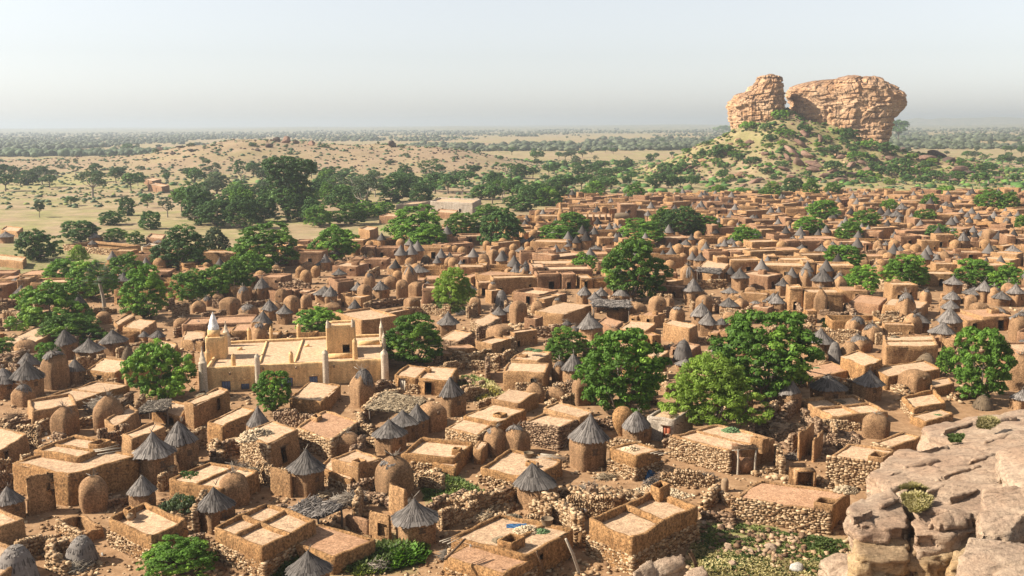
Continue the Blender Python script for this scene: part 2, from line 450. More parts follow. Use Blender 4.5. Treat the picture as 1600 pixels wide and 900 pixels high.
def tube(mb, pts, rad, n=7, cap=True):
    pts = np.asarray(pts, float); k = len(pts); V = []
    for i in range(k):
        d = pts[min(i+1, k-1)] - pts[max(i-1, 0)]; d = d/(np.linalg.norm(d)+1e-9)
        u = np.cross(d, [0.9, 0.43, 0.1] if abs(d[2]) > 0.5 else [0, 0, 1]); u /= np.linalg.norm(u); v = np.cross(d, u)
        a = np.linspace(0, 2*np.pi, n, endpoint=False)
        V.append(pts[i] + rad[i]*(np.cos(a)[:, None]*u + np.sin(a)[:, None]*v))
    V = np.concatenate(V); Q = []
    for i in range(k-1):
        for j in range(n):
            Q.append([i*n+j, i*n+(j+1) % n, (i+1)*n+(j+1) % n, (i+1)*n+j])
    T = []
    if cap:
        V = np.vstack([V, pts[-1]]); c = len(V)-1
        T = [[(k-1)*n+j, (k-1)*n+(j+1) % n, c] for j in range(n)]
    return mb.add(V, Q, T)

def grid_faces(nu, nv, close_u=False):
    i, j = np.meshgrid(np.arange(nu if close_u else nu-1), np.arange(nv-1), indexing='ij')
    i2 = (i+1) % nu
    return np.stack([i*nv+j, i2*nv+j, i2*nv+j+1, i*nv+j+1], -1).reshape(-1, 4)

# ------------------------------------------------------------------ object helpers and labels
def tag(o, label=None, cat=None, group=None, kind=None):
    if label: o['label'] = label
    if cat: o['category'] = cat
    if group: o['group'] = group
    if kind: o['kind'] = kind
    return o
def empty(name, loc=(0, 0, 0), rz=0.0):
    o = bpy.data.objects.new(name, None); COL.objects.link(o)
    o.location = loc; o.rotation_euler = (0, 0, rz); o.empty_display_size = 0.3
    return o
def part(name, me, parent, loc=(0, 0, 0), rz=0.0):
    o = bpy.data.objects.new(name, me); COL.objects.link(o); o.parent = parent
    o.location = loc; o.rotation_euler = (0, 0, rz); return o
def copy_tree(o, parent=None):
    c = o.copy(); COL.objects.link(c)
    if parent is not None: c.parent = parent
    for ch in KIDS.get(o.name, ()): copy_tree(ch, c)
    return c
KIDS = {}
def note_kids(root):
    def rec(o):
        ks = [c for c in bpy.data.objects if c.parent == o]
        KIDS[o.name] = ks
        for k in ks: rec(k)
    rec(root)
LM = []          # landmarks (phrase, px, py)
PENDING = []     # (object, look phrase, kind key, px, py)
def want_label(o, look, key, P):
    x, y = proj(P); PENDING.append((o, look, key, x, y))
BLOCK = []       # taken ground: (x, y, radius)
def blocked(x, y, r):
    for bx, by, br in BLOCK_NEAR(x, y):
        if (bx-x)**2 + (by-y)**2 < (br+r)**2: return True
    return False
CELLS = {}
def block(x, y, r):
    CELLS.setdefault((int(x//15), int(y//15)), []).append((x, y, r))
def BLOCK_NEAR(x, y):
    i, j = int(x//15), int(y//15)
    for a in (-1, 0, 1):
        for b in (-1, 0, 1):
            yield from CELLS.get((i+a, j+b), ())

# ------------------------------------------------------------------ mud houses
def wall_ring(poly, zb, h, openings=(), seed=0, ph=0.28, t=0.32, batter=0.03, rough=0.11, res=0.55, crumble=0.12, rc=0.35):
    """closed ring of wall with rounded corners, a lumpy top, thickness and true openings"""
    poly = np.asarray(poly, float); N = len(poly); cols = []
    for s in range(N):
        p0, p1 = poly[s], poly[(s+1) % N]; d = p1-p0; L = np.linalg.norm(d); d = d/L; nrm = np.array([d[1], -d[0]])
        r = min(rc, L*0.2)
        us = list(np.linspace(r, L-r, max(2, int(round((L-2*r)/res))+1)))
        for o in openings:
            if o[0] == s:
                a, b = o[1], o[2]
                if a <= 1.0 and b <= 1.0: a, b = a*L, b*L
                us = [u for u in us if not (a-0.12 < u < b+0.12)] + [a, b]
        us.sort()
        for u in us: cols.append((*(p0+d*u), *nrm, s, u, L))
        p2 = poly[(s+2) % N]; d2 = p2-p1; d2 = d2/np.linalg.norm(d2); n2 = np.array([d2[1], -d2[0]])
        na = nrm+n2; na = na/np.linalg.norm(na)
        c = p1 - (d*0 + na*r*0.33)
        cols.append((*c, *(na*1.15), -1, 0, L))
    C = np.array(cols); nc = len(C)
    zs = set(np.linspace(0, h-0.08, max(3, int(h/0.75)+2)).round(3))
    for o in openings:
        zs = {z for z in zs if abs(z-o[3]) > 0.15 and abs(z-o[4]) > 0.15} | {round(o[3], 3), round(o[4], 3)}
    zs = [-0.5] + sorted(zs); nl = len(zs)
    X, Y, nx, ny = C[:, 0], C[:, 1], C[:, 2], C[:, 3]
    topn = crumble*(fbm(X*0.55, Y*0.55, seed, 3, 41) + 0.4*vnoise(X*2.1, Y*2.1, seed, 42))
    rings = []
    def ring(off, z, k=1.0):
        n_ = rough*k*(1.1*vnoise(X*0.45, Y*0.45, np.asarray(z)*0.5+seed, 51) + 0.5*vnoise(X*1.4, Y*1.4, np.asarray(z)*1.4+seed, 53) + 0.45*vnoise(X*3.1, Y*3.1, np.asarray(z)*3.1+seed, 52))
        o = n_ - batter*np.maximum(z, 0) - off
        return np.stack([X+nx*o, Y+ny*o, np.broadcast_to(zb+z, X.shape)], 1)
    for z in zs: rings.append(ring(0, z + (topn if z > h-0.2 else 0)))
    rings.append(ring(t*0.28, h + topn)); rings.append(ring(t*0.75, h + topn - 0.01)); rings.append(ring(t, h+topn-0.09, 0.6)); rings.append(ring(t*1.05, np.full(nc, h-ph-0.2), 0.6))
    nr = len(rings); V = np.stack(rings, 1).reshape(-1, 3)
    Q = []; extra = []; EQ = []
    skip = set()
    for o in openings:
        L = [c[6] for c in cols if c[4] == o[0]][0]; a, b = (o[1]*L, o[2]*L) if o[1] <= 1 and o[2] <= 1 else (o[1], o[2])
        idx = [i for i, c in enumerate(cols) if c[4] == o[0] and a-1e-6 <= c[5] <= b+1e-6]
        lv = [l for l, z in enumerate(zs) if o[3]-1e-3 <= z <= o[4]+1e-3]
        c0, c1, l0, l1 = idx[0], idx[-1], lv[0], lv[-1]
        for c in range(c0, c1):
            for l in range(l0, l1): skip.add((c, l))
        loop = [(c, l0) for c in range(c0, c1)] + [(c1, l) for l in range(l0, l1)] + [(c, l1) for c in range(c1, c0, -1)] + [(c0, l) for l in range(l1, l0, -1)]
        base = len(V) + len(extra)
        for (c, l) in loop:
            extra.append(V[c*nr+l] - np.array([nx[c], ny[c], 0])*t)
        k = len(loop)
        for i in range(k):
            j = (i+1) % k
            EQ.append([loop[i][0]*nr+loop[i][1], base+i, base+j, loop[j][0]*nr+loop[j][1]])
    for c in range(nc):
        c2 = (c+1) % nc
        for l in range(nr-1):
            if (c, l) in skip: continue
            Q.append([c*nr+l, c2*nr+l, c2*nr+l+1, c*nr+l+1])
    if extra: V = np.vstack([V, np.array(extra)])
    return V, Q + EQ

def roof_grid(poly, z, inset=0.12, seed=0, bump=0.05, res=0.8):
    p = np.asarray(poly, float); c = p.mean(0)
    p = c + (p-c)*(1 - inset/np.maximum(np.linalg.norm(p-c, axis=1, keepdims=True), 0.5))
    nu = max(2, int(np.linalg.norm(p[1]-p[0])/res)+1); nv = max(2, int(np.linalg.norm(p[2]-p[1])/res)+1)
    u, v = np.meshgrid(np.linspace(0, 1, nu), np.linspace(0, 1, nv), indexing='ij')
    P = (p[0][None, None]*((1-u)*(1-v))[..., None] + p[1]*(u*(1-v))[..., None] + p[2]*(u*v)[..., None] + p[3]*((1-u)*v)[..., None])
    X, Y = P[..., 0], P[..., 1]
    Z = z + bump*fbm(X*0.7, Y*0.7, seed, 2, 61)
    return np.stack([X, Y, Z], -1).reshape(-1, 3), grid_faces(nu, nv)

def stones(mb, p0, p1, z0, z1, size=0.26, proud=0.05, seed=0, skip=(), batter=0.03, zb=0.0, fade=0.0):
    """rows of rubble stones laid against a wall face, each its own block"""
    r = np.random.default_rng(seed)
    p0 = np.asarray(p0, float); p1 = np.asarray(p1, float); d = p1-p0; L = np.linalg.norm(d); d = d/L; n = np.array([d[1], -d[0]])
    C = []; S = []
    z = z0
    while z < z1:
        rh = size*r.uniform(0.38, 0.68); u = -0.05
        while u < L:
            w = size*r.uniform(0.6, 1.9)
            cu, cz = u+w/2, z+rh/2 + r.uniform(-.04, .04)
            if not any(a-0.1 < cu < b+0.1 and c-0.05 < cz < e+0.1 for a, b, c, e in skip) and r.random() > fade*max(0, (cz-z0)/(z1-z0)):
                q = p0 + d*min(cu, L) + n*(proud*r.uniform(-0.3, 0.9) - 0.08 - batter*cz)
                C.append((q[0], q[1], zb+cz)); S.append((w*0.93, 0.3, rh*1.0))
            u += w
        z += rh
    return boxes(mb, C, S, math.atan2(d[1], d[0]) + r.uniform(-.12, .12, len(C)), jit=0.13, seed=seed)

HOUSES = []
def hfrom(L, F, R, by):
    """roof corners and the foot of the front corner, read off the photograph, to ground plan and height"""
    P = G(F[0], by, 0.0); zb = float(terr(P[0], P[1])); P = G(F[0], by, zb)
    z = zat(P, F[0], F[1])
    l, f, r = G(*L, z)[:2], G(*F, z)[:2], G(*R, z)[:2]
    return l, f, r, l+r-f, zb, z-zb

def add_block(root, off, poly, zb, h, wm='mud', rm='roof', openings=(), seed=0, stone_sides=(), stone_top=0.55, stone_mat='stone', ph=0.28, rough=0.07, crumble=0.07, t=0.32, size=0.21, roofed=True, res=0.7):
    V, Q = wall_ring(poly, zb, h, openings, seed, ph=ph, rough=rough, crumble=crumble, t=t, res=res)
    MB().add(V, Q).obj('wall', wm, root, True, off)
    if roofed:
        V, Q = roof_grid(poly, zb+h-ph, 0.15, seed)
        MB().add(V, Q).obj('roof', rm, root, True, off)
    for s in stone_sides:
        p0, p1 = np.asarray(poly[s]), np.asarray(poly[(s+1) % 4]); L = np.linalg.norm(p1-p0)
        sk = [((o[1]*L, o[2]*L) if o[2] <= 1 else (o[1], o[2])) + (o[3], o[4]) for o in openings if o[0] == s]
        m = MB(); stones(m, p0, p1, -0.1, h*stone_top, size, 0.07, seed*10+s, sk, zb=zb, fade=0.0 if stone_top > .9 else 0.25)
        m.obj('rubble_masonry', stone_mat, root, False, off, stuff=True)

def leaf_of(root, off, poly, zb, s, u0, u1, z0, z1, mat='wood', name='door', inn=0.18):
    p0, p1 = np.asarray(poly[s], float), np.asarray(poly[(s+1) % 4], float); d = p1-p0; L = np.linalg.norm(d); d /= L; n = np.array([d[1], -d[0]])
    if u1 <= 1: u0, u1 = u0*L, u1*L
    c = p0 + d*(u0+u1)/2 - n*inn; m = MB(); a = math.atan2(d[1], d[0]); w = u1-u0; k = max(2, int(w/0.28))
    for i in range(k):
        q = c + d*(-w/2 + (i+0.5)*w/k)
        boxes(m, [(q[0], q[1], zb+(z0+z1)/2)], [(w/k-0.025, 0.06+0.01*(i % 2), z1-z0+0.08)], a)
    return m.obj(name, mat, root, False, off)

def roof_extras(root_label, P, z, kind, seed, lab):
    """things lying on a roof: top-level objects of their own"""
    r = np.random.default_rng(seed)
    if kind == 'pile_green' or kind == 'pile_brown' or kind == 'pile_hay':
        rad = 0.75; n = 260; a = r.uniform(0, 6.28, n); q = np.sqrt(r.random(n))*rad
        hgt = 0.28*(1-(q/rad)**2)
        C = np.stack([q*np.cos(a), q*np.sin(a)*0.75, hgt*r.uniform(0.4, 1, n)+0.03], 1)
        m = MB(); boxes(m, C, (0.2, 0.13, 0.05), randrot(n, r, 0.6), jit=0.15, seed=seed)
        nm, cat = {'pile_green': ('drying_leaf_pile', 'leaf pile'), 'pile_brown': ('drying_crop_pile', 'crop pile'), 'pile_hay': ('straw_pile', 'straw pile')}[kind]
        o = m.obj(nm, {'pile_green': 'grain', 'pile_brown': 'grain_brown', 'pile_hay': 'hay'}[kind])
        o.location = (P[0], P[1], z); tag(o, lab, cat)
    elif kind == 'pot':
        m = MB(); prof = [(0.16, 0), (0.33, 0.12), (0.40, 0.32), (0.32, 0.5), (0.2, 0.58), (0.26, 0.66), (0.2, 0.62), (0.15, 0.4)]
        n = 14; a = np.linspace(0, 2*np.pi, n, endpoint=False)
        V = np.array([[rr*math.cos(t), rr*math.sin(t), zz] for t in a for rr, zz in prof])
        m.add(V, grid_faces(n, len(prof), True)); o = m.obj('clay_pot', 'clay', None, True)
        o.location = (P[0], P[1], z); tag(o, lab, 'pot')
    elif kind == 'basket':
        m = MB(); prof = [(0.34, 0), (0.42, 0.2), (0.47, 0.5), (0.50, 0.52), (0.46, 0.5), (0.42, 0.35), (0.0, 0.33)]
        n = 18; a = np.linspace(0, 2*np.pi, n, endpoint=False)
        V = np.array([[(rr+0.012*(i % 2))*math.cos(t), (rr+0.012*(i % 2))*math.sin(t), zz] for i, t in enumerate(a) for rr, zz in prof])
        m.add(V, grid_faces(n, len(prof), True)); o = m.obj('round_basket', 'straw', None, False)
        o.location = (P[0], P[1], z); tag(o, lab, 'basket')
    elif kind == 'cloth':
        nu = 14; u, v = np.meshgrid(np.linspace(-.8, .8, nu), np.linspace(-.45, .45, nu), indexing='ij')
        Z = 0.05 + 0.05*np.abs(vnoise(u*4, v*5, 0, 5)); m = MB()
        V = np.concatenate([np.stack([u, v*(1+.2*u), Z], -1).reshape(-1, 3), np.stack([u, v*(1+.2*u), Z-0.03], -1).reshape(-1, 3)])
        q = grid_faces(nu, nu); m.add(V, np.concatenate([q, q[:, ::-1]+nu*nu]))
        o = m.obj('laundry_cloth', 'cloth_blue', None, True); o.location = (P[0], P[1], z); tag(o, lab, 'cloth')
    return o

def mk_house(blocks, name='mud_house', label=None, look='flat-roofed mud house', beams=False):
    """blocks: list of dicts (L, F, R, by, options)"""
    root = None
    for k, b in enumerate(blocks):
        l, f, r, bk, zb, h = hfrom(b['L'], b['F'], b['R'], b['by'])
        h = max(h, 0.8)
        poly = [l, f, r, bk]
        if root is None:
            c = (l+r)/2; off = np.array([c[0], c[1], zb]); root = empty(name, off)
            PXY = off
        st = b.get('st', 'mud'); op = list(b.get('op', ()))
        # openings: (side, u, width m, z0, z1)
        ops = []
        for (s, u, w, z0, z1) in op:
            Ls = np.linalg.norm(np.asarray(poly[(s+1) % 4])-np.asarray(poly[s])); a = max(0.45, u*Ls-w/2)
            ops.append((s, a+1e-4, min(a+w, Ls-0.42), z0, min(z1, h-0.35)))
        ops = [o if o[2] > 1 else (o[0], o[1]+0, max(o[2], 1.0001), o[3], o[4]) for o in ops if o[4]-o[3] > 0.25]
        sm = dict(mud=('mud', (), .5), red=('mud_red', (), .5), rough=('mud_rough', (), .5), stone=('mud', (0, 1), 0.97), stone0=('mud', (0,), 0.97),
                  low=('mud_rough', (0, 1), 0.52), low0=('mud_rough', (0,), .55), pale=('mud_pale', (), .5), grey=('greymud', (), .5))[st]
        add_block(root, off, poly, zb, h, sm[0], b.get('rm', 'roof'), ops, b.get('seed', len(HOUSES)*3+k), sm[1], sm[2], b.get('sm', 'stone'),
                  ph=b.get('ph', 0.28), rough=b.get('rough', 0.12), crumble=b.get('cr', 0.09)*1.6, size=b.get('size', 0.21), roofed=b.get('roofed', True))
        for (s, u0, u1, z0, z1) in ops:
            if b.get('door') and z0 < 0.3: leaf_of(root, off, poly, zb, s, u0, u1, z0, z1, b['door'])
            # lintel of sticks above each opening
            p0, p1 = np.asarray(poly[s]), np.asarray(poly[(s+1) % 4]); d = (p1-p0)/np.linalg.norm(p1-p0); n = np.array([d[1], -d[0]])
            m = MB(); c = p0 + d*(u0+u1)/2 + n*0.02 - n*0.03*z1
            sticks(m, [[*(c - d*((u1-u0)/2+0.2) + n*0.03*i), zb+z1+0.06+0.05*i] for i in range(2)], [[*(c + d*((u1-u0)/2+0.2) + n*0.03*i), zb+z1+0.06+0.03*i] for i in range(2)], 0.10)
            m.obj('lintel', 'wood', root, False, off)
        # inner ridge across the roof
        for (ax, t_) in b.get('ridge', ()):
            if ax == 0: a, c = l+(f-l)*t_, bk+(r-bk)*t_
            else: a, c = l+(bk-l)*t_, f+(r-f)*t_
            dd = (c-a)/np.linalg.norm(c-a); a = a+dd*0.15; c = c-dd*0.15; L_ = np.linalg.norm(c-a); nn = np.array([-dd[1], dd[0]])
            us = np.linspace(0, L_, max(3, int(L_/0.6)))
            V = []
            for u in us:
                q = a+dd*u + nn*0.05*vnoise(u, seed_f(b, k), 0, 4); tz = zb+h-0.02+0.05*float(vnoise(u*1.3, k, 0, 6))
                for s_, z_ in ((-.2, -.4), (-.16, -.04), (0, 0.02), (.16, -.04), (.2, -.4)): V.append([*(q+nn*s_), tz+z_])
            MB().add(V, grid_faces(len(us), 5)).obj('roof_ridge', sm[0], root, True, off)
        # roof hatch box
        for (u, v, sx, sy, hz) in b.get('hatch', ()):
            c = l + (f-l)*u + (bk-l)*v; d = (f-l)/np.linalg.norm(f-l); e = (bk-l)/np.linalg.norm(bk-l)
            pp = [c-d*sx-e*sy*0, c, c+e*sy, c-d*sx+e*sy]; pp = [c, c+d*sx, c+d*sx+e*sy, c+e*sy]
            V, Q = wall_ring(pp, zb+h-0.3, hz+0.3, (), seed=k+7, ph=0.15, t=0.16, batter=0.0, rough=0.04, res=0.5, crumble=0.05, rc=0.15)
            MB().add(V, Q).obj('roof_hatch', sm[0], root, True, off)
        bs = b.get('beams', (1,) if (len(HOUSES)*7+k) % 5 < 2 and math.hypot(*off[:2]) < 125 and h > 2 else ())
        if bs:
            for s in bs:
                p0, p1 = np.asarray(poly[s]), np.asarray(poly[(s+1) % 4]); d = p1-p0; Ls = np.linalg.norm(d); d /= Ls; n = np.array([d[1], -d[0]])
                for i in range(int(Ls/0.9)):
                    q = p0 + d*(0.6+0.9*i) - n*0.1
                    m = MB(); sticks(m, [[*q, zb+h-0.55]], [[*(q+n*0.42), zb+h-0.57]], 0.11); m.obj('beam', 'wood', root, False, off)
        c4 = np.mean([l, f, r, bk], 0); rad = 0.36*(np.linalg.norm(r-l)+np.linalg.norm(bk-f))/1.6
        block(c4[0], c4[1], rad)
        if b is blocks[0]: HOUSES.append((root, poly, zb, h))
    tag(root, label, 'house', 'flat-roofed houses of the village')
    if label is None: want_label(root, look, 'house', (*off[:2], h))
    return root
def seed_f(b, k): return b.get('seed', k)

def B(L, F, R, by, st='mud', **k): return dict(L=L, F=F, R=R, by=by, st=st, **k)
D0 = lambda u, w=0.85: (0, u, w, 0.0, 1.55)
D1 = lambda u, w=0.85: (1, u, w, 0.0, 1.55)
W0 = lambda u, z=1.3, w=0.4: (0, u, w, z, z+0.42)
W1 = lambda u, z=1.3, w=0.4: (1, u, w, z, z+0.42)

def build_hand_houses():
    H = mk_house
    H([B((167, 809), (236, 842), (296, 811), 886, 'low0', op=[W1(.8, 1.9, .3)], hatch=[(.05, .35, .8, .8, .3)], ph=.45, cr=.12)],
      label='curved mud house with stone foot and a pot on its roof')
    H([B((-92, 812), (-45, 836), (43, 811), 886, 'mud', ph=.15)], label='smooth mud house at the left edge in front of the wall with a window hole')
    H([B((15, 722), (106, 743), (219, 711), 793, 'rough', op=[W1(.35, .5, .5)], ph=.12, cr=.1, beams=(1,)),
       B((48, 703), (122, 714), (188, 689), 770, 'rough', ridge=[(1, .45)], ph=.2, hatch=[(.75, .5, 1.2, 1.5, .35)])],
      label='long two-level mud house with stepped roof and a big unlit end wall')
    H([B((-60, 690), (-5, 707), (46, 678), 744, 'mud', op=[(1, .28, .6, .2, 1.7)], ph=.12)], label='mud house at the left edge with a tall narrow door slot')
    H([B((262, 748), (345, 765), (408, 735), 797, 'rough', op=[W1(.75, 1.4, .5)], ridge=[(0, .5)], ph=.2, rm='roof')],
      label='low house whose pale roof carries a dark green bush')
    H([B((88, 815), (125, 835), (165, 822), 852, 'stone0', roofed=False, ph=.9, cr=.3, sm='stone')], name='ruined_hut', label='small roofless hut with rubble front just left of the curved mud house')
    H([B((329, 823), (410, 857), (497, 812), 908, 'low', ridge=[(0, .42), (1, .5)], ph=.28, rm='roof'),
       B((428, 842), (522, 871), (592, 843), 900, 'rough', ph=.08, rm='roof_red', hatch=[(.02, .1, 1.3, 1.3, .45)])],
      label='wide house with four orange roof panels beside the bright green bush')
    H([B((-60, 880), (-5, 905), (49, 863), 950, 'mud', ph=.2)], label='house corner at the bottom left edge behind the large dark thatched granary')
    H([B((375, 678), (418, 696), (469, 671), 743, 'stone0', op=[(1, .5, .75, .35, 1.8), W1(.25, 2.2, .18), W1(.45, 2.3, .18), W1(.7, 2.3, .18)], ph=.08, door='wood')],
      label='square rubble house with a dark doorway and straw on its roof')
    H([B((461, 668), (517, 689), (563, 658), 720, 'stone', ph=.1, rm='roof_red', hatch=[(.05, .45, 1.1, 1.1, .4)])],
      label='rubble-walled house with a pinkish roof joined to the right of the dark-doorway house')
    H([B((515, 717), (560, 731), (601, 714), 772, 'mud', ph=.12, hatch=[(.7, .05, 1.0, 1.0, .35)]), B((498, 730), (548, 752), (562, 733), 775, 'low0', ph=.08)],
      label='two-step mud house with a square roof hatch just left of the big domed granary')
    H([B((624, 708), (712, 716), (741, 690), 742, 'low0', ph=.35, cr=.13, hatch=[(.8, .35, .8, .8, .2)]), B((648, 716), (712, 731), (726, 711), 748, 'rough', ph=.08),
       B((738, 702), (754, 703), (763, 688), 727, 'mud', op=[W1(.5, 1.4, .4)], ph=.1)],
      label='house with a raised cream roof panel beside the big domed granary')
    H([B((748, 731), (838, 750), (881, 716), 776, 'low0', ph=.25, cr=.1, beams=(1,), hatch=[(.55, .5, 1.2, .7, .15)])],
      label='house with poles laid across its right end, directly above the green vegetable plot')
    H([B((700, 839), (822, 868), (898, 826), 915, 'low0', ph=.22, cr=.1, ridge=[(0, .62)], hatch=[(.6, .05, 1.2, 1.5, .5)], op=[W1(.3, 1.2, .4)]),
       B((690, 868), (786, 900), (838, 870), 940, 'low', ph=.08, rm='roof_red')],
      label='pale roof house with a basket, blue cloth and drying piles on top, bottom middle')
    H([B((917, 811), (988, 842), (1092, 790), 899, 'low', ph=.5, cr=.13, ridge=[(1, .52)], op=[W1(.93, 2.6, .35)], hatch=[(.05, .9, 1.0, 1.4, .6)], rm='roof')],
      label='large sharp-cornered house with rubble foot and sunken pink roof')
    H([B((950, 699), (993, 713), (1036, 702), 752, 'low', ph=.12, cr=.1)], label='small square house with rubble foot beside the brushwood heap')
    H([B((1046, 681), (1139, 705), (1214, 684), 741, 'stone0', ph=.15, ridge=[(1, .5)], op=[D1(.12, .9)], hatch=[(.9, .55, 1.3, .9, .5)], size=.2)],
      label='long stone house with a green oval pile on its roof and a doorway shelter')
    H([B((1008, 651), (1054, 657), (1083, 640), 693, 'grey', ph=.15, op=[D0(.75, .9)], door='red_door')],
      label='grey plastered house with a rust-red door behind the egg-shaped granary')
    H([B((697, 668), (746, 681), (780, 658), 706, 'stone', ph=.08), B((722, 650), (776, 661), (824, 640), 690, 'low0', ph=.08, hatch=[(.6, .3, 1.1, 1.1, .2)])],
      label='low stone house with two cream roof levels and a square patch')
    H([B((765, 624), (812, 630), (842, 613), 652, 'mud', ph=.06)], label='flat pale roof house beyond the two-level cream roof, touching the small round dome')
    H([B((846, 637), (906, 655), (932, 643), 690, 'mud', ph=.1), B((817, 659), (872, 669), (903, 655), 704, 'stone', ph=.08, sm='stone_dark')],
      label='two-step house with rubble front left of the egg-shaped granary')
    H([B((784, 580), (853, 583), (860, 567), 613, 'mud', op=[D0(.72, .7)], ph=.1)], label='broad mud house with one dark door below the roof with green plants')
    H([B((795, 561), (842, 564), (864, 550), 590, 'mud', ph=.08, hatch=[(.1, .3, 1.2, .8, .2)])], label='house with small green plants on its roof left of the rounded neem')
    H([B((1034, 505), (1078, 514), (1092, 507), 541, 'mud', ph=.08)], label='plain tall box-shaped mud house in the centre right, behind the conical mud hut')
    H([B((1047, 541), (1082, 547), (1096, 538), 560, 'red', ph=.2, op=[D0(.15, .6)])], label='low reddish house with a raised rim in front of the plain box-shaped house')
    H([B((615, 586), (652, 590), (672, 573), 616, 'low0', ph=.12, op=[(0, .35, .9, 0, 1.6)], cr=.12, door='wood_pale'), B((651, 591), (702, 595), (717, 574), 620, 'rough', ph=.12, op=[(0, .35, .85, 0, 1.8)], cr=.1, hatch=[(.05, .5, .8, .8, .3)])],
      label='pair of joined mud rooms with two doorways right of the mosque')
    H([B((449, 622), (503, 629), (534, 601), 650, 'rough', ph=.1, cr=.15)], label='rounded rough mud house in front of the mosque facade, right of the young tree')
    H([B((0, 535), (30, 547), (92, 516), 566, 'mud', ph=.12)], label='long narrow roof house at the left edge in front of the tree cluster')
    H([B((133, 578), (181, 583), (207, 563), 602, 'low0', ph=.12, op=[W0(.45, .5, .7)])], label='small stone-fronted house left of the wide green tree beside the mosque')
    H([B((64, 621), (118, 627), (203, 600), 640, 'mud', ph=.12, ridge=[(1, .5)], beams=(0,))], label='long low mud house with a two-panel roof left of the wide tree')
    H([B((41, 624), (48, 643), (122, 631), 672, 'mud', ph=.3, cr=.12)], label='mud house with a notched rim and shaded front at the left, above the pale boulders')
    H([B((284, 629), (303, 634), (360, 609), 672, 'mud', ph=.1, op=[(1, .65, .55, .9, 2.2), W1(.9, 2.2, .3)]), B((322, 660), (348, 668), (402, 640), 697, 'rough', ph=.1, beams=(1,))],
      label='high narrow house with a slit door above a lower roof, before the mosque')
    H([B((236, 641), (284, 651), (301, 632), 668, 'rough', ph=.12, op=[(0, .6, 1.3, 0, 1.2)])], label='low house with a wide open front between the big dome and the slit-door house')
    H([B((160, 655), (180, 667), (221, 640), 700, 'mud', ph=.25, op=[W1(.6, 1.9, .4)]), B((185, 679), (206, 687), (262, 665), 726, 'mud', ph=.12)],
      label='stepped mud house with one window beside the big plain dome')
    H([B((176, 503), (184, 509), (213, 491), 523, 'mud', ph=.1)], label='small mud house under the palm tree')
    H([B((190, 511), (222, 516), (246, 501), 530, 'mud', ph=.1)], label='small mud house with pale roof in front of the house under the palm')
    H([B((282, 531), (318, 535), (324, 518), 550, 'mud', ph=.1)], label='flat house touching the left side of the white-spired minaret')
    H([B((236, 541), (268, 549), (279, 537), 563, 'mud', ph=.1)], label='little roof behind the wide green tree beside the mosque')
    H([B((1248, 623), (1298, 651), (1389, 642), 668, 'mud', ph=.3, ridge=[(1, .5), (0, .5)], cr=.1)], label='large sunken-roof house with a black patch, right of the two tall neems')
    H([B((1378, 523), (1383, 541), (1468, 540), 572, 'mud', ph=.2, ridge=[(0, .5)], cr=.14)], label='long mud house with a tall shaded front and dried crop on its roof')
    H([B((1311, 556), (1352, 572), (1382, 562), 605, 'rough', ph=.08, cr=.14)], label='crumbling ochre house with pale rubble on its roof edge')
    H([B((1361, 574), (1385, 589), (1471, 576), 610, 'rough', ph=.1)], label='flat house behind the arch-topped granary at the right')
    H([B((1448, 594), (1455, 606), (1492, 600), 622, 'mud', ph=.08)], label='low annex between the arch-topped granary and the white-trunked tree')
    H([B((1408, 618), (1426, 639), (1480, 629), 658, 'low0', ph=.3, cr=.14)], label='notched trough-shaped house in front of the arch-topped granary')
    H([B((1420, 653), (1446, 663), (1492, 650), 671, 'rough', ph=.1, cr=.12)], label='low house with green leaves drying, on the edge of the rock slope')
    H([B((1232, 578), (1262, 593), (1331, 578), 608, 'mud', ph=.1, rm='roof_red')], label='long unlit house with pinkish roof right of the tallest neem')
    H([B((1292, 713), (1372, 724), (1402, 702), 768, 'stone0', ph=.12, hatch=[(.75, .1, 1.3, 1.6, .4)], size=.24), B((1362, 691), (1392, 700), (1440, 682), 722, 'stone0', ph=.15)],
      label='house with pale sandy roofs and a roof hatch against the rock outcrop')
    H([B((1143, 778), (1296, 801), (1331, 769), 836, 'stone0', ph=.15, cr=.12, rm='roof_red', hatch=[(.82, .05, 1.5, 1.4, .55)], size=.24, sm='stone')],
      label='long low stone house with a wide pinkish roof left of the rock outcrop')
    H([B((683, 529), (716, 534), (741, 520), 556, 'stone', ph=.06, sm='stone_dark')], label='small stone house with cream roof right of the round tree beside the mosque')
    H([B((735, 503), (753, 511), (783, 496), 532, 'stone', ph=.06)], label='stone hut with a white roof left of the wide arch-shaped granary')
    H([B((834, 486), (882, 491), (925, 476), 517, 'mud', ph=.06)], label='long box house with two cream roof halves left of the onion-hatted granary')
    H([B((932, 504), (962, 512), (976, 502), 528, 'red', ph=.08, rm='roof_red')], label='low reddish roof right of the onion-hatted granary')
    H([B((966, 513), (1010, 517), (1026, 504), 530, 'mud', ph=.08, rm='roof')], label='pale roof house behind the rounded neem')
    H([B((1090, 417), (1130, 423), (1142, 412), 442, 'mud', ph=.06)], label='clean-edged box house behind the thatched shelter, centre right')
    H([B((1000, 553), (1030, 560), (1048, 548), 575, 'mud', ph=.1)], label='tiny house between the rounded neem and the conical mud hut')
    H([B((1378, 476), (1440, 482), (1452, 471), 500, 'mud', ph=.1)], label='long pale roof house below the little white dome')
    H([B((1326, 471), (1375, 477), (1388, 465), 492, 'red', ph=.12, rm='roof_red')], label='house with raised red rim left of the house below the little white dome')

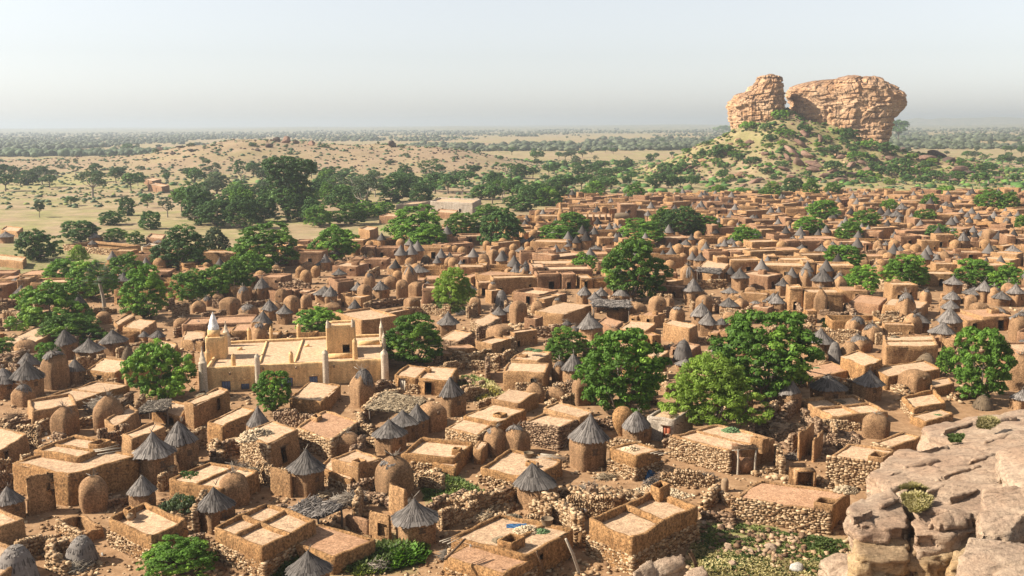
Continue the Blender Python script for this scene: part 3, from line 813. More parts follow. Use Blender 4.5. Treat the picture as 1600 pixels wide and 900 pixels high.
# ------------------------------------------------------------------ granaries (unit width 1, height in the same unit)
def gran_body(sq, prof, seed, n=28, amp=0.034):
    """body of revolution with a squarish section: prof = (radius, z, squareness)"""
    a = np.linspace(0, 2*np.pi, n, endpoint=False) + math.pi/n
    V = []
    for t in a:
        for r_, z_, q in prof:
            c, s = math.cos(t), math.sin(t); e = 2 + q*sq
            k = (abs(c)**e + abs(s)**e)**(-1/e)
            V.append([r_*k*c, r_*k*s, z_])
    V = np.array(V); nz = amp*fbm(V[:, 0]*4, V[:, 1]*4, V[:, 2]*4+seed, 3, seed)
    rr = np.hypot(V[:, 0], V[:, 1])+1e-6
    V[:, 0] *= 1+nz/rr*0.9; V[:, 1] *= 1+nz/rr*0.9
    return V, grid_faces(n, len(prof), True)

def dome_prof(r0, z1, zt, k=7, p=2.0, q0=1, foot=0.93):
    pr = [(r0*foot, -0.15, q0), (r0*(foot+.01), 0, q0), (r0, z1*0.5, q0), (r0*0.99, z1, q0)]
    for i in range(1, k+1):
        t = i/k; rr = r0*0.99*(1-t**p)**(1/p) if i < k else 0.0
        pr.append((max(rr, 0.004), z1+(zt-z1)*t, q0*(1-t)))
    return pr

def hat(mb, R, z0, zt, e, seed, n=96, tiers=4, bend=0.05, droop=0.05):
    """thatch hat: an undercone and tiers of overlapping strips of straw with ragged eaves"""
    r = np.random.default_rng(seed)
    bx, by = r.uniform(-bend, bend, 2)
    a0 = np.linspace(0, 2*np.pi, n, endpoint=False)
    wob = 1 + droop*vnoise(np.cos(a0)*1.6, np.sin(a0)*1.6, seed, 7)
    def P(a, s, lift=0):
        w = np.interp(a % 6.2832, np.append(a0, 6.2832), np.append(wob, wob[0]))
        rad = R*(s**1.0)*(1+(w-1)*s) + lift
        z = zt - (zt-z0)*(s**e) - (w-1)*0.4*s
        k = (1-s)
        return np.stack([rad*np.cos(a)+bx*k, rad*np.sin(a)+by*k, z+lift*0.6], -1)
    ss = np.array([0.02, 0.2, 0.4, 0.6, 0.8, 0.985])
    A, S = np.meshgrid(a0, ss, indexing='ij')
    mb.add(P(A.ravel(), S.ravel()), grid_faces(n, len(ss), True))
    # closed underside
    u = P(a0, np.full(n, 0.97)); u2 = u*np.array([0.55, 0.55, 1]); u2[:, 2] += 0.04
    mb.add(np.stack([u, u2], 1).reshape(-1, 3), grid_faces(n, 2, True)[:, ::-1])
    for k in range(tiers):
        s1 = 1.02 - k*0.24; s0 = max(s1-0.36, 0.01); m = int(n*(1.1 if s1 > .6 else 0.7))
        a = r.uniform(0, 6.283, m); w = 2*np.pi/m*1.15
        e1 = s1 + r.uniform(-0.035, 0.03, m); lf = r.uniform(0.006, 0.02, m)
        V = np.stack([P(a-w*0.35, np.full(m, s0), 0.003), P(a+w*0.35, np.full(m, s0), 0.003), P(a+w*r.uniform(.3, .7, m), e1+r.uniform(-.02, .02, m), lf), P(a-w*r.uniform(.3, .7, m), e1, lf)], 1)
        mb.add(V.reshape(-1, 3), np.arange(4*m).reshape(-1, 4))
    return np.array([bx, by, zt])

def twigs(mb, top, seed, n=5, L=0.22, w=0.016, spread=0.5):
    r = np.random.default_rng(seed); top = np.asarray(top)
    A = top + np.array([0, 0, -0.06]) + r.uniform(-.012, .012, (n, 3))
    d = np.stack([r.normal(0, spread, n), r.normal(0, spread, n), np.ones(n)], 1); d /= np.linalg.norm(d, axis=1, keepdims=True)
    B_ = A + d*(L*r.uniform(0.5, 1.1, n))[:, None]
    sticks(mb, A, B_, w)

def straw_cap(mb, prof_r, prof_z, seed, n=110, L=0.45, s0=0.0):
    """loose straw draped from the tip over a rounded top"""
    r = np.random.default_rng(seed)
    cum = np.concatenate([[0], np.cumsum(np.hypot(np.diff(prof_r), np.diff(prof_z)))])
    a = r.uniform(0, 6.283, n); l1 = L*r.uniform(0.55, 1.1, n)*(1+0.25*np.sin(a*2+seed)); st = r.uniform(0, 0.25, n)*L
    w = 2*np.pi/n*0.9
    segs = []
    for f in (0, 0.35, 0.7, 1.0):
        s = st+(l1-st)*f; rr = np.interp(s, cum, prof_r)+0.02+0.012*f; zz = np.interp(s, cum, prof_z)+0.02
        ww = np.maximum(w*(0.6+0.6*f), 0.01)*1.3
        segs.append((np.stack([rr*np.cos(a-ww), rr*np.sin(a-ww), zz], -1), np.stack([rr*np.cos(a+ww), rr*np.sin(a+ww), zz], -1)))
    V = np.stack([p for s in segs for p in s], 1)
    q = np.array([[0, 1, 3, 2], [2, 3, 5, 4], [4, 5, 7, 6]])
    mb.add(V.reshape(-1, 3), (q[None]+8*np.arange(n)[:, None, None]).reshape(-1, 4))

PROTO = {}
def make_proto(key, seed):
    """returns dict of part name -> mesh; height is stored as well"""
    P = {}
    if key[0] == 'H':
        v = int(key[1]); sq = [9, 6, 12, 4][v]; e = [0.82, 1.15, 0.7, 0.95][v]; ht = [1.62, 1.7, 1.55, 1.75][v]; hb = [0.95, 0.98, 0.92, 1.0][v]; R = [0.64, 0.61, 0.68, 0.62][v]
        pr = [(0.44, -0.15, 1), (0.445, 0, 1), (0.45, 0.3, 1), (0.47, 0.62, .9), (0.47, hb-.06, .6), (0.38, hb+0.02, .3), (0.22, hb+0.07, 0), (.02, hb+.09, 0)]
        V, Q = gran_body(sq, pr, seed); m = MB(); m.add(V, Q); P['mud_body'] = m.mesh('mud_body', 'granmud', True)
        m = MB(); tip = hat(m, R, hb-0.06, ht, e, seed, droop=[.05, .12, .07, .1][v]); P['thatch_roof'] = m.mesh('thatch_roof', 'thatch')
        m = MB(); twigs(m, tip, seed, [4, 7, 3, 5][v], 0.26, 0.026, 0.4); P['roof_finial'] = m.mesh('roof_finial', 'stick')
        m = MB(); boxes(m, [(0, -0.455, hb*0.62)], (0.17, 0.05, 0.2)); boxes(m, [(0, -0.475, hb*0.62+0.02*i) for i in (-4, 4)], (0.21, 0.04, 0.025)); P['hatch_door'] = m.mesh('hatch_door', 'wood')
        h = ht
    elif key[0] == 'T':
        v = int(key[1]); h = [1.75, 1.6, 1.9][v]
        pr = dome_prof(0.47, [0.85, 0.8, 1.0][v], h-0.12, 8, [1.7, 1.9, 1.5][v], 1)
        V, Q = gran_body([8, 3, 10][v], pr, seed); m = MB(); m.add(V, Q); P['mud_body'] = m.mesh('mud_body', 'granmud', True)
        pr2 = pr[::-1]; m = MB(); straw_cap(m, np.array([p[0] for p in pr2])*1.03, np.array([p[1] for p in pr2]), seed, [170, 90, 220][v], [0.62, 0.38, 0.8][v])
        P['straw_cap'] = m.mesh('straw_cap', 'thatch')
        m = MB(); twigs(m, (0, 0, h-0.08), seed, 12, 0.40, 0.030, 1.0); P['roof_finial'] = m.mesh('roof_finial', 'stick')
    elif key[0] == 'D':
        v = int(key[1]); h = [1.05, 1.2, 1.35][v]
        pr = dome_prof(0.5, [0.45, 0.55, 0.6][v], h, 9, [2.0, 2.2, 1.6][v], 0.6)
        V, Q = gran_body([7, 3, 5][v], pr, seed, 32, .045); m = MB(); m.add(V, Q); P['mud_body'] = m.mesh('mud_body', 'granmud', True)
        m = MB(); twigs(m, (0, 0, h+.02), seed, 10, 0.36, 0.028, 1.2); P['roof_finial'] = m.mesh('roof_finial', 'stick')
    elif key[0] == 'A':
        v = int(key[1]); h = [1.35, 1.55][v]
        pr = dome_prof(0.47, [0.85, 1.0][v], h, 9, 2.1, 1)
        V, Q = gran_body([10, 7][v], pr, seed); m = MB(); m.add(V, Q); P['mud_body'] = m.mesh('mud_body', 'granmud', True)
        m = MB(); boxes(m, [(0.0, -0.475, 0.95)], (0.13, 0.05, 0.15)); P['hatch_door'] = m.mesh('hatch_door', 'wood')
    elif key[0] == 'E':
        h = 1.4
        pr = [(0.16, -.1, 0), (0.2, 0, 0), (0.33, .25, 0), (0.44, .5, 0), (.5, .78, 0), (.48, 1.0, 0), (.4, 1.2, 0), (.25, 1.34, 0), (.1, 1.39, 0), (.004, 1.4, 0)]
        V, Q = gran_body(0, pr, seed); m = MB(); m.add(V, Q); P['mud_body'] = m.mesh('mud_body', 'mud_rough', True)
    elif key[0] == 'B':
        v = int(key[1]); h = [1.15, 1.3][v]
        V, Q = gran_body(3, dome_prof(0.40, .3, h-.38, 6, 1.5, .5), seed); m = MB(); m.add(V, Q); P['mud_body'] = m.mesh('mud_body', 'granmud', True)
        m = MB(); tip = hat(m, 0.56, 0.12, h+.05, [2.0, 2.6][v], seed, 80, 5, 0.06, 0.10); P['thatch_roof'] = m.mesh('thatch_roof', ['straw', 'thatch'][v])
        m = MB(); twigs(m, tip, seed, 8, 0.2, 0.02, 0.9); P['roof_finial'] = m.mesh('roof_finial', 'stick')
    return P, h
for i, k in enumerate(['H0', 'H1', 'H2', 'H3', 'T0', 'T1', 'T2', 'D0', 'D1', 'D2', 'A0', 'A1', 'E0', 'B0', 'B1']):
    PROTO[k] = make_proto(k, 100+i)
LOOK = {'H': 'grey-coned mud granary', 'T': 'ragged straw-capped mud granary', 'D': 'plain domed mud granary', 'A': 'arch-topped plain mud granary', 'E': 'egg-shaped mud store', 'B': 'squat thatch-covered granary'}
GROUPN = {'H': 'cone-hatted granaries', 'T': 'straw-capped granaries', 'D': 'domed mud granaries', 'A': 'arch-topped granaries', 'E': 'egg stores', 'B': 'squat thatched granaries'}
NGR = 0
def granary(x, y, w, h=None, ty='H', rz=None, label=None, zb=None, var=None):
    global NGR
    nv = {'H': 4, 'T': 3, 'D': 3, 'A': 2, 'E': 1, 'B': 2}[ty]
    if var is None: var = int(rng.integers(nv))
    P, hh = PROTO[ty+str(var)]
    if zb is None: zb = float(terr(x, y))
    if rz is None: rz = rng.uniform(-0.5, 0.5) + (0.6 if rng.random() < .5 else 0)
    root = empty('granary', (x, y, zb), rz)
    h = hh*w if h is None else h
    root.scale = (w, w*rng.uniform(.94, 1.06), h/hh)
    big = math.hypot(x, y) < 230
    for k, me in P.items():
        if not big and k in ('roof_finial', 'hatch_door') and math.hypot(x, y) > (320 if k == 'roof_finial' else 200): continue
        o = part(k, me, root)
        if k in ('thatch_roof', 'straw_cap'):       # every hat sits a little differently
            q = random.uniform(.93, 1.09); o.scale = (q, q*random.uniform(.95, 1.05), random.uniform(.95, 1.06)); o.rotation_euler = (random.gauss(0, .035), random.gauss(0, .035), random.uniform(0, 6.28))
    tag(root, label, 'granary', GROUPN[ty])
    if label is None: want_label(root, LOOK[ty], 'granary'+ty, (x, y, zb+h*.6))
    block(x, y, w*0.55); NGR += 1
    return root

HG = """106,562,514,28,H 142,573,525,35,H 180,556,516,38,H 47,592,549,30,H 45,622,562,40,H 88,609,545,38,T 119,600,560,26,H 41,560,530,36,D 38,636,598,30,T
5,624,573,42,H 103,682,631,36,T 172,678,617,48,D 246,540,516,24,H 226,535,518,16,H 285,521,496,26,D 310,526,501,22,H 381,511,488,27,D 163,506,486,22,D
243,757,671,52,H 286,735,657,46,H 405,700,636,32,H 148,801,743,43,D 224,802,745,37,H 18,816,757,40,H 129,887,838,46,B 27,930,857,62,B 340,832,755,50,H 367,792,738,46,D
567,637,575,33,T 709,651,590,38,H 675,675,629,38,A 653,684,632,30,H 632,690,641,38,H 611,711,656,44,H 541,712,676,46,D 775,713,664,34,T 808,714,662,36,T 781,505,478,22,H
696,521,494,30,D 782,541,507,37,A 798,500,473,24,H 923,541,490,33,H 957,537,512,28,D 965,502,477,30,T 885,524,500,18,T 898,530,506,18,T 1058,505,477,22,T 1095,516,472,28,H
994,502,472,27,A 1027,496,462,24,A 1045,488,464,14,A 1126,517,497,22,H 1140,506,487,22,D 896,608,550,31,H 875,600,560,22,T 836,630,597,30,D 868,628,604,32,D 909,634,591,29,A
973,684,635,35,E 995,698,642,41,H 918,735,650,52,H 1026,592,556,31,D 1070,582,560,24,H 840,799,728,57,H 480,776,702,47,H 617,782,707,56,T 650,855,775,59,H 484,935,860,56,H
1277,561,512,38,H 1336,528,493,27,T 1363,537,504,27,T 1341,551,524,34,T 1434,521,490,30,H 1483,528,483,33,H 1470,540,504,32,H 1485,482,455,26,H 1484,496,468,26,H
1444,574,551,32,B 1428,617,577,41,A 1354,628,578,39,H 1292,634,586,45,H 1233,646,590,33,H 1368,686,646,42,D 1536,641,617,30,B 1562,504,480,25,T 1529,499,472,25,A
1592,535,485,30,T 1598,560,530,26,T 1594,642,607,28,H 1590,611,553,38,D 10,380,360,20,H 150,380,363,20,H 145,390,375,14,H 26,449,434,16,H 36,472,446,19,H 126,466,438,19,H
207,493,474,22,D 311,489,469,22,D 324,479,462,15,T 341,474,457,20,D 360,492,464,28,A 389,496,475,26,T 393,466,453,20,D 400,443,430,20,D 251,384,373,18,H
523,407,390,18,H 514,418,402,20,D 531,419,406,18,D 554,412,400,18,D 499,421,409,15,H 481,423,409,20,D 432,430,413,18,D 531,441,419,20,H 520,445,433,20,D 616,429,410,17,T
640,394,372,14,H 650,395,381,20,B 667,412,399,18,B 657,438,413,23,H 704,420,401,19,D 756,417,396,18,D 771,412,389,15,A 788,404,386,15,A 571,412,399,12,T 582,411,402,12,D
611,452,431,21,D 596,467,438,24,H 510,475,445,30,H 457,491,461,21,A 570,472,444,19,A 422,501,469,23,H 433,493,472,20,D 651,463,440,22,A 669,459,438,17,H 644,484,464,22,A
520,486,472,26,D 756,455,442,22,D 576,399,382,17,A 794,438,419,11,A 819,386,372,13,H 831,384,368,14,H 846,384,371,12,H 815,402,385,18,H 906,383,366,12,A 923,384,368,11,A
880,402,387,15,H 894,405,390,15,D 931,396,382,17,H 942,407,392,18,D 1071,391,375,17,H 1073,398,383,15,A 1098,389,376,16,H 1125,392,378,12,H 1143,391,371,18,H 1153,401,384,16,H
1048,408,390,15,H 1094,422,395,19,H 1081,437,415,16,A 807,441,411,16,H 819,442,415,18,T 838,443,417,19,H 849,436,413,18,H 912,475,448,22,H 938,476,450,22,H 970,477,448,22,H
804,498,474,21,H 840,494,470,21,D 1139,469,447,23,H 1144,473,458,15,D 1139,493,466,28,H 1157,489,464,22,T 1181,484,470,20,T 1173,460,448,18,D 1176,351,336,14,H 1012,345,329,11,H
1018,350,339,9,A 1198,481,463,13,H 1250,403,381,20,H 1283,404,381,18,H 1238,383,369,15,H 1215,378,366,14,H 1225,420,402,15,H 1301,396,376,15,H 1371,395,375,15,D 1374,399,384,13,D
1380,408,390,16,A 1384,391,376,10,H 1406,401,383,15,H 1350,419,400,14,D 1369,433,410,17,T 1443,391,373,17,H 1454,389,376,13,H 1474,411,392,19,D 1494,418,398,17,T 1458,410,397,17,B
1505,394,362,16,H 1532,379,360,16,H 1545,381,358,18,A 1559,381,363,13,A 1551,397,385,20,B 1582,406,382,21,H 1258,449,419,23,T 1284,463,419,27,H 1289,475,459,16,D 1209,483,456,23,H
1255,476,452,15,A 1488,459,430,24,H 1519,471,447,27,H 1537,473,436,22,H 1553,475,446,21,T 1563,479,456,25,H 1232,361,345,10,A 1298,353,337,12,T 1260,331,317,10,H 1334,327,311,10,D
1328,333,321,11,D 1350,332,319,10,H 1416,318,308,9,D 1409,339,315,16,H 1400,351,327,19,H 1422,341,325,11,A 1417,348,335,11,D 1405,355,343,12,D 1380,349,335,12,T 1476,330,315,12,H
1498,318,306,11,H 1486,313,303,11,H 1571,361,340,13,T 1502,352,341,10,D 1513,353,340,11,D 1452,355,345,11,H 1544,353,341,9,D"""
GLAB = {'88,609': 'tall square granary tower with a drooping dark cap, far left', '172,678': 'big plain mud dome in front of the wide green tree, left',
 '243,757': 'granary with a long pointed witch-hat roof, taller of the left foreground pair', '286,735': 'steep brown beehive of thatch right of the witch-hat granary',
 '618': '', '567,637': 'lone tower with a bent dark peaked cap right before the mosque front', '709,651': 'grey-hatted round tower right of the brush-roofed stone shelter',
 '675,675': 'light ochre arch-topped granary behind the row of three grey cones', '611,711': 'frontmost cone of the three grey-hatted granaries in a row',
 '632,690': 'middle cone of the three grey-hatted granaries in a row', '653,684': 'rearmost cone of the three grey-hatted granaries in a row',
 '541,712': 'brown dome with crossed sticks on top beside the pinkish rubble-walled house', '617,782': 'big domed granary with sticks on its crown above the grass pile, centre foreground',
 '650,855': 'dark-capped square tower beside the green weeds, bottom centre', '840,799': 'granary with a wide tied thatch cone above the basket roof',
 '918,735': 'clean square granary tower with a neat grey cone in the centre foreground', '995,698': 'grey cone granary beside the egg-shaped store', '973,684': 'smooth egg-shaped mud store narrowing to its foot',
 '480,776': 'cone-hatted granary with a tall pole tip beside the dark grass lean-to', '484,935': 'dark cone rising from the green weeds at the bottom edge',
 '27,930': 'large dark shaggy thatch dome in the bottom left corner', '129,887': 'dark shaggy thatched store with a ring of rope on top, lower left',
 '340,832': 'broad grey cone granary behind the bright green bush', '367,792': 'bare mud dome with twigs behind the broad grey cone', '148,801': 'tan dome with a spray of long sticks before the stepped-roof house',
 '224,802': 'small dark cone with upright sticks right of the stick-topped dome', '18,816': 'dark cone at the left edge beside the ruined window wall',
 '1277,561': 'flat grey-hatted square granary left of the green patch, right of the tallest neem', '1428,617': 'tall arch-topped granary with two white dots, right side', '1292,634': 'very broad shallow grey cone above the sunken-roof house',
 '1354,628': 'steep dark cone right of the very broad shallow cone', '1233,646': 'pointed grey cone at the foot of the tallest neem', '1368,686': 'low cracked mud dome in front of the sunken-roof house',
 '1536,641': 'low burst of thatch on a mud stub at the rim of the rock slope', '909,634': 'flat-faced arch-topped granary with scratched chevrons beside the rounded neem', '896,608': 'shaggy grey cone on a pale square tower left of the rounded neem',
 '1026,592': 'pointed bare mud cone right of the rounded neem', '923,541': 'onion-shaped grey hat on a pale tower, centre', '782,541': 'wide arch-shaped granary standing in a stone yard, centre'}
def build_hand_granaries():
    for tok in HG.split():
        a = tok.split(','); cx, by, ty_, w = map(float, a[:4]); ty = a[4]
        P = G(cx, by, 0.1); zb = float(terr(P[0], P[1])); P = G(cx, by, zb)
        wm = w*mpp(P); top = zat(P, cx, ty_)-zb
        # the pixel width of cone types is that of the hat
        if ty in 'H': wm = wm/1.06
        P[1] += wm*0.4; P[0] *= 1+wm*0.4/P[1]
        h = zat(P, cx, ty_) - zb
        rz = math.atan2(P[0], P[1])*-1 + (random.uniform(.5, .95) if ty in 'HTA' else 0)
        if abs(P[0])/P[1] < .05 or a[0] in ('918', '617', '650', '909', '1428', '675'): rz = {'918': .42, '617': .6, '650': .5, '909': .25, '675': .7}.get(a[0], rz)
        if by > 600: block(P[0], P[1]-2.2, .8)
        granary(P[0], P[1], wm, h, ty, rz, GLAB.get(a[0]+','+a[1]), zb, {'286': 1, '243': 2, '918': 0, '617': 1, '650': 2, '480': 2, '840': 3}.get(a[0]) if by > 640 else None)

# ------------------------------------------------------------------ the mosque
def post(root, off, P, z0, z1, w, name='pinnacle', mat='plaster', rot=0.0, tip=0.8, tipmat=None, steps=False):
    """square post with a pointed cap; P ground position"""
    def ring(r, z):
        a = rot + np.pi/4 + np.arange(4)*np.pi/2
        return np.stack([P[0]+r*1.414*np.cos(a), P[1]+r*1.414*np.sin(a), np.full(4, z)], 1)
    r = w/2
    pr = [(r*1.06, z0), (r, z0+0.3*(z1-z0)), (r*0.94, z1-tip)]
    if steps: pr += [(r*0.94, z1-tip*1.0+0.01), (r*0.72, z1-tip*0.97), (r*0.66, z1-tip*0.72), (r*0.5, z1-tip*0.70), (r*0.34, z1-tip*0.4), (r*0.2, z1-tip*0.34), (r*0.13, z1-tip*0.12), (r*.2, z1-tip*.08), (0.01, z1)]
    else: pr += [(r*0.92, z1-tip*0.7), (0.02, z1)]
    V = np.concatenate([ring(a, b) for a, b in pr]); k = len(pr)
    Q = [[i*4+j, i*4+(j+1) % 4, (i+1)*4+(j+1) % 4, (i+1)*4+j] for i in range(k-1) for j in range(4)]
    return MB().add(V, Q).obj(name, mat, root, False, off)

def build_mosque():
    l = G(320, 612, 0.0); zb = float(terr(l[0], l[1])); P = G(320, 612, zb); h = zat(P, 320, 575) - zb
    A = G(320, 575, zb+h)[:2]; Bp = G(603, 560, zb+h)[:2]; C = G(349, 533, zb+h)[:2]
    ex = (Bp-A)/np.linalg.norm(Bp-A); ey = C-A; Dm = np.linalg.norm(ey); ey = ey/Dm; Wm = np.linalg.norm(Bp-A)
    rot = math.atan2(ex[1], ex[0])
    off = np.array([*((A+Bp+ey*Dm)/2), zb]); root = empty('mosque', off)
    nrm = np.array([ex[1], -ex[0]])
    def fu(px):
        us = np.linspace(-3, Wm+3, 900); xs = [proj((*(A+ex*u), zb+1.5))[0] for u in us]
        return float(np.interp(px, xs, us))
    def fz(px, py):
        u = fu(px); q = A+ex*u; return zat((*q, 0), px, py)-zb
    poly = [A, Bp, Bp+ey*Dm, A+ey*Dm]
    wins = [(346, 359.5, 596, 607), (376, 389, 594.5, 607), (437, 457, 590, 612), (483, 496, 588.5, 602)]
    ops = []
    for (x0, x1, y0, y1) in wins:
        z0, z1 = max(0.0, fz(x0, y1)), fz(x0, y0)
        ops.append((0, fu(x0), fu(x1), z0 if z0 > .3 else 0.0, z1))
    V, Q = wall_ring(poly, zb, h, [(o[0], max(o[1], 1.001), o[2], o[3], o[4]) for o in ops], 5, ph=0.35, t=0.35, batter=0.01, rough=0.02, crumble=0.05, rc=0.2)
    MB().add(V, Q).obj('wall', 'plaster', root, True, off)
    V, Q = roof_grid(poly, zb+h-0.35, 0.2, 3, 0.04)
    MB().add(V, Q).obj('roof', 'roof', root, True, off)
    for i, o in enumerate(ops):
        leaf_of(root, off, poly, zb, 0, o[1], o[2], o[3], o[4], 'blue', 'door' if i == 2 else 'window_shutter', 0.10)
        q = A + ex*(o[1]+o[2])/2 + nrm*0.03; m = MB()
        boxes(m, [(*q, zb+o[4]+0.10)], [(o[2]-o[1]+0.35, 0.08, 0.14)], rot); m.obj('lintel', 'plaster', root, False, off)
    def pil(px, topy, w=0.75, nm='pilaster', mat='white', tip=1.2):
        u = fu(px); q = A + ex*u + nrm*0.12; zt = zat((*q, 0), px, topy)
        return post(root, off, q, zb-0.2, zt, w, nm, mat, rot, tip, steps=(tip > 1.3))
    def roofpost(px, by, ty, w, mat='plaster', tip=.8, st=False, nm='pinnacle'):
        q = G(px, by, zb+h-.3); zt = zat(q, px, ty); return post(root, off, q[:2], zb+h-0.6, zt, w, nm, mat, rot, tip, steps=st)
    pil(318, 541, 0.9, 'corner_pilaster', 'white', 1.9); pil(601, 545, 0.85, 'corner_pilaster', 'white', .7); roofpost(600, 546, 517, .5, 'white', .8, True)
    pil(403, 552, 0.62, tip=.5); pil(509, 546, 0.72, tip=.5)
    def roofpost(px, by, ty, w, mat='plaster', tip=.8, st=False, nm='pinnacle'):
        q = G(px, by, zb+h-.3); zt = zat(q, px, ty); return post(root, off, q[:2], zb+h-0.6, zt, w, nm, mat, rot, tip, steps=st)
    for a in [(365, 572, 552, .5), (455, 566, 548, .55), (390, 531, 511, .55), (424, 528, 509, .45), (467, 527, 505, .55), (555, 561, 528, .55), (325, 566, 545, .6)]:
        roofpost(*a, tip=.5)
    roofpost(596, 528, 497, .5, 'white', 1.2, True); 
    # minaret: tall block, upper block, white cone
    q = G(337, 561, zb+h-.3)[:2]; k = mpp((*q, zb+h)); w = 30*k
    zt = zat((*q, 0), 335, 527)
    pp = [q-ex*w/2, q+ex*w/2, q+ex*w/2+ey*w*1.1, q-ex*w/2+ey*w*1.1]
    V, Q = wall_ring(pp, zb, zt-zb, (), 8, ph=.15, t=.3, batter=0.005, rough=0.02, crumble=.05, rc=.15); MB().add(V, Q).obj('minaret_tower', 'plaster', root, True, off)
    V, Q = roof_grid(pp, zt-.15, .1, 4, .02); MB().add(V, Q).obj('minaret_deck', 'roof', root, True, off)
    c = q+ey*w*.6 - ex*w*.12; w2 = 19*k; zt2 = zat((*c, 0), 332, 514)
    m = MB(); boxes(m, [(*c, (zt+zt2)/2-.1)], [(w2, w2, zt2-zt+.2)], rot, squeeze=.06); m.obj('minaret_upper_block', 'plaster', root, False, off)
    zc = zat((*c, 0), 331, 487); R_ = 8.2*k; H_ = zc-zt2
    pr = [(R_, -.05), (R_, H_*.18), (R_*.9, H_*.2), (R_*.66, H_*.5), (R_*.3, H_*.82), (R_*.1, H_*.86), (R_*.17, H_*.9), (R_*.1, H_*.94), (.01, H_)]
    n = 16; a = np.linspace(0, 2*np.pi, n, endpoint=False)
    V = np.array([[c[0]+rr*math.cos(t), c[1]+rr*math.sin(t), zt2+zz] for t in a for rr, zz in pr])
    MB().add(V, grid_faces(n, len(pr), True)).obj('white_cone_spire', 'bright_white', root, True, off)
    q2 = G(354, 540, zb+h-.3)[:2]; zt3 = zat((*q2, 0), 354, 501); post(root, off, q2, zb+h-.6, zt3, 1.0, 'small_spire', 'white', rot, 1.9, steps=True)
    # roof ribs running front to back
    for (xa, ya, xb, yb) in [(405, 570, 418, 531), (461, 566, 474, 529), (511, 562, 516, 529)]:
        a_ = G(xa, ya, zb+h-.3); b_ = G(xb, yb, zb+h-.3); m = MB(); mid = (a_+b_)/2; L = np.linalg.norm(b_-a_)
        boxes(m, [mid], [(L, 0.28, 0.34)], math.atan2(b_[1]-a_[1], b_[0]-a_[0]), squeeze=.2); m.obj('roof_rib', 'plaster', root, False, off)
    # tall block over the prayer niche with its door onto the roof
    q = G(533, 552, zb+h-.3)[:2]; k = mpp((*q, zb+h)); w = 45*k; zt = zat((*q, 0), 533, 508)
    pp = [q-ex*w/2, q+ex*w/2, q+ex*w/2+ey*3.2, q-ex*w/2+ey*3.2]; hh = zt-(zb+h-.6)
    V, Q = wall_ring(pp, zb+h-.6, hh, [(0, w*.56, w*.8, .3, 1.35)], 9, ph=.3, t=.3, batter=.004, rough=.02, crumble=.05, rc=.15)
    MB().add(V, Q).obj('roof_tower', 'plaster', root, True, off)
    V, Q = roof_grid(pp, zt-.3, .1, 4, .02); MB().add(V, Q).obj('tower_roof', 'roof', root, True, off)
    for s in (-1, 1): post(root, off, q+ex*s*(w/2-.25)+ey*.1, zt-.3, zt+.75, .42, 'pinnacle', 'white', rot, .6)
    q3 = G(533, 559, zb+h-.3)[:2]; m = MB()
    boxes(m, [(*q3, zb+h-.1), (*(q3-ex*w/2+ey*1.0), zb+h-.05), (*(q3+ex*w/2+ey*1.0), zb+h-.05)], [(w, .3, .7), (.3, 2.2, .7), (.3, 2.2, .7)], rot, squeeze=.05); m.obj('court_parapet', 'plaster', root, False, off)
    q4 = G(577, 538, zb+h-.3)[:2]; m = MB(); boxes(m, [(*q4, zb+h-.15)], [(36*k, .35, .7)], rot, squeeze=.1); m.obj('roof_step', 'plaster', root, False, off)
    # skylight vents and rain spouts
    for (x, y) in [(375, 546), (480, 541)]:
        q = G(x, y, zb+h-.3); m = MB(); boxes(m, [q+np.array([0, 0, .12])], [(.6, .45, .3)], rot, squeeze=.1); m.obj('roof_vent', 'plaster', root, False, off)
    for (x, y) in [(360, 582), (412, 575), (463, 573), (522, 571)]:
        u = fu(x); z = zat((*(A+ex*u), 0), x, y); q = A+ex*u+nrm*.05; m = MB()
        tube(m, [(*q, z), (*(q+nrm*.5), z-.06)], [.09, .11], 8, False); tube(m, [(*(q+nrm*.5), z-.06), (*(q+nrm*.42), z-.06)], [.11, .05], 8)
        m.obj('rain_spout', 'clay', root, True, off)
    tag(root, 'ochre plastered mosque with white pilasters, blue shutters and a white cone spire', 'mosque')
    for u in np.linspace(0, Wm, 6):
        for v in (2, 7, 11.5): q = A+ex*u+ey*v; block(q[0], q[1], 3.2)

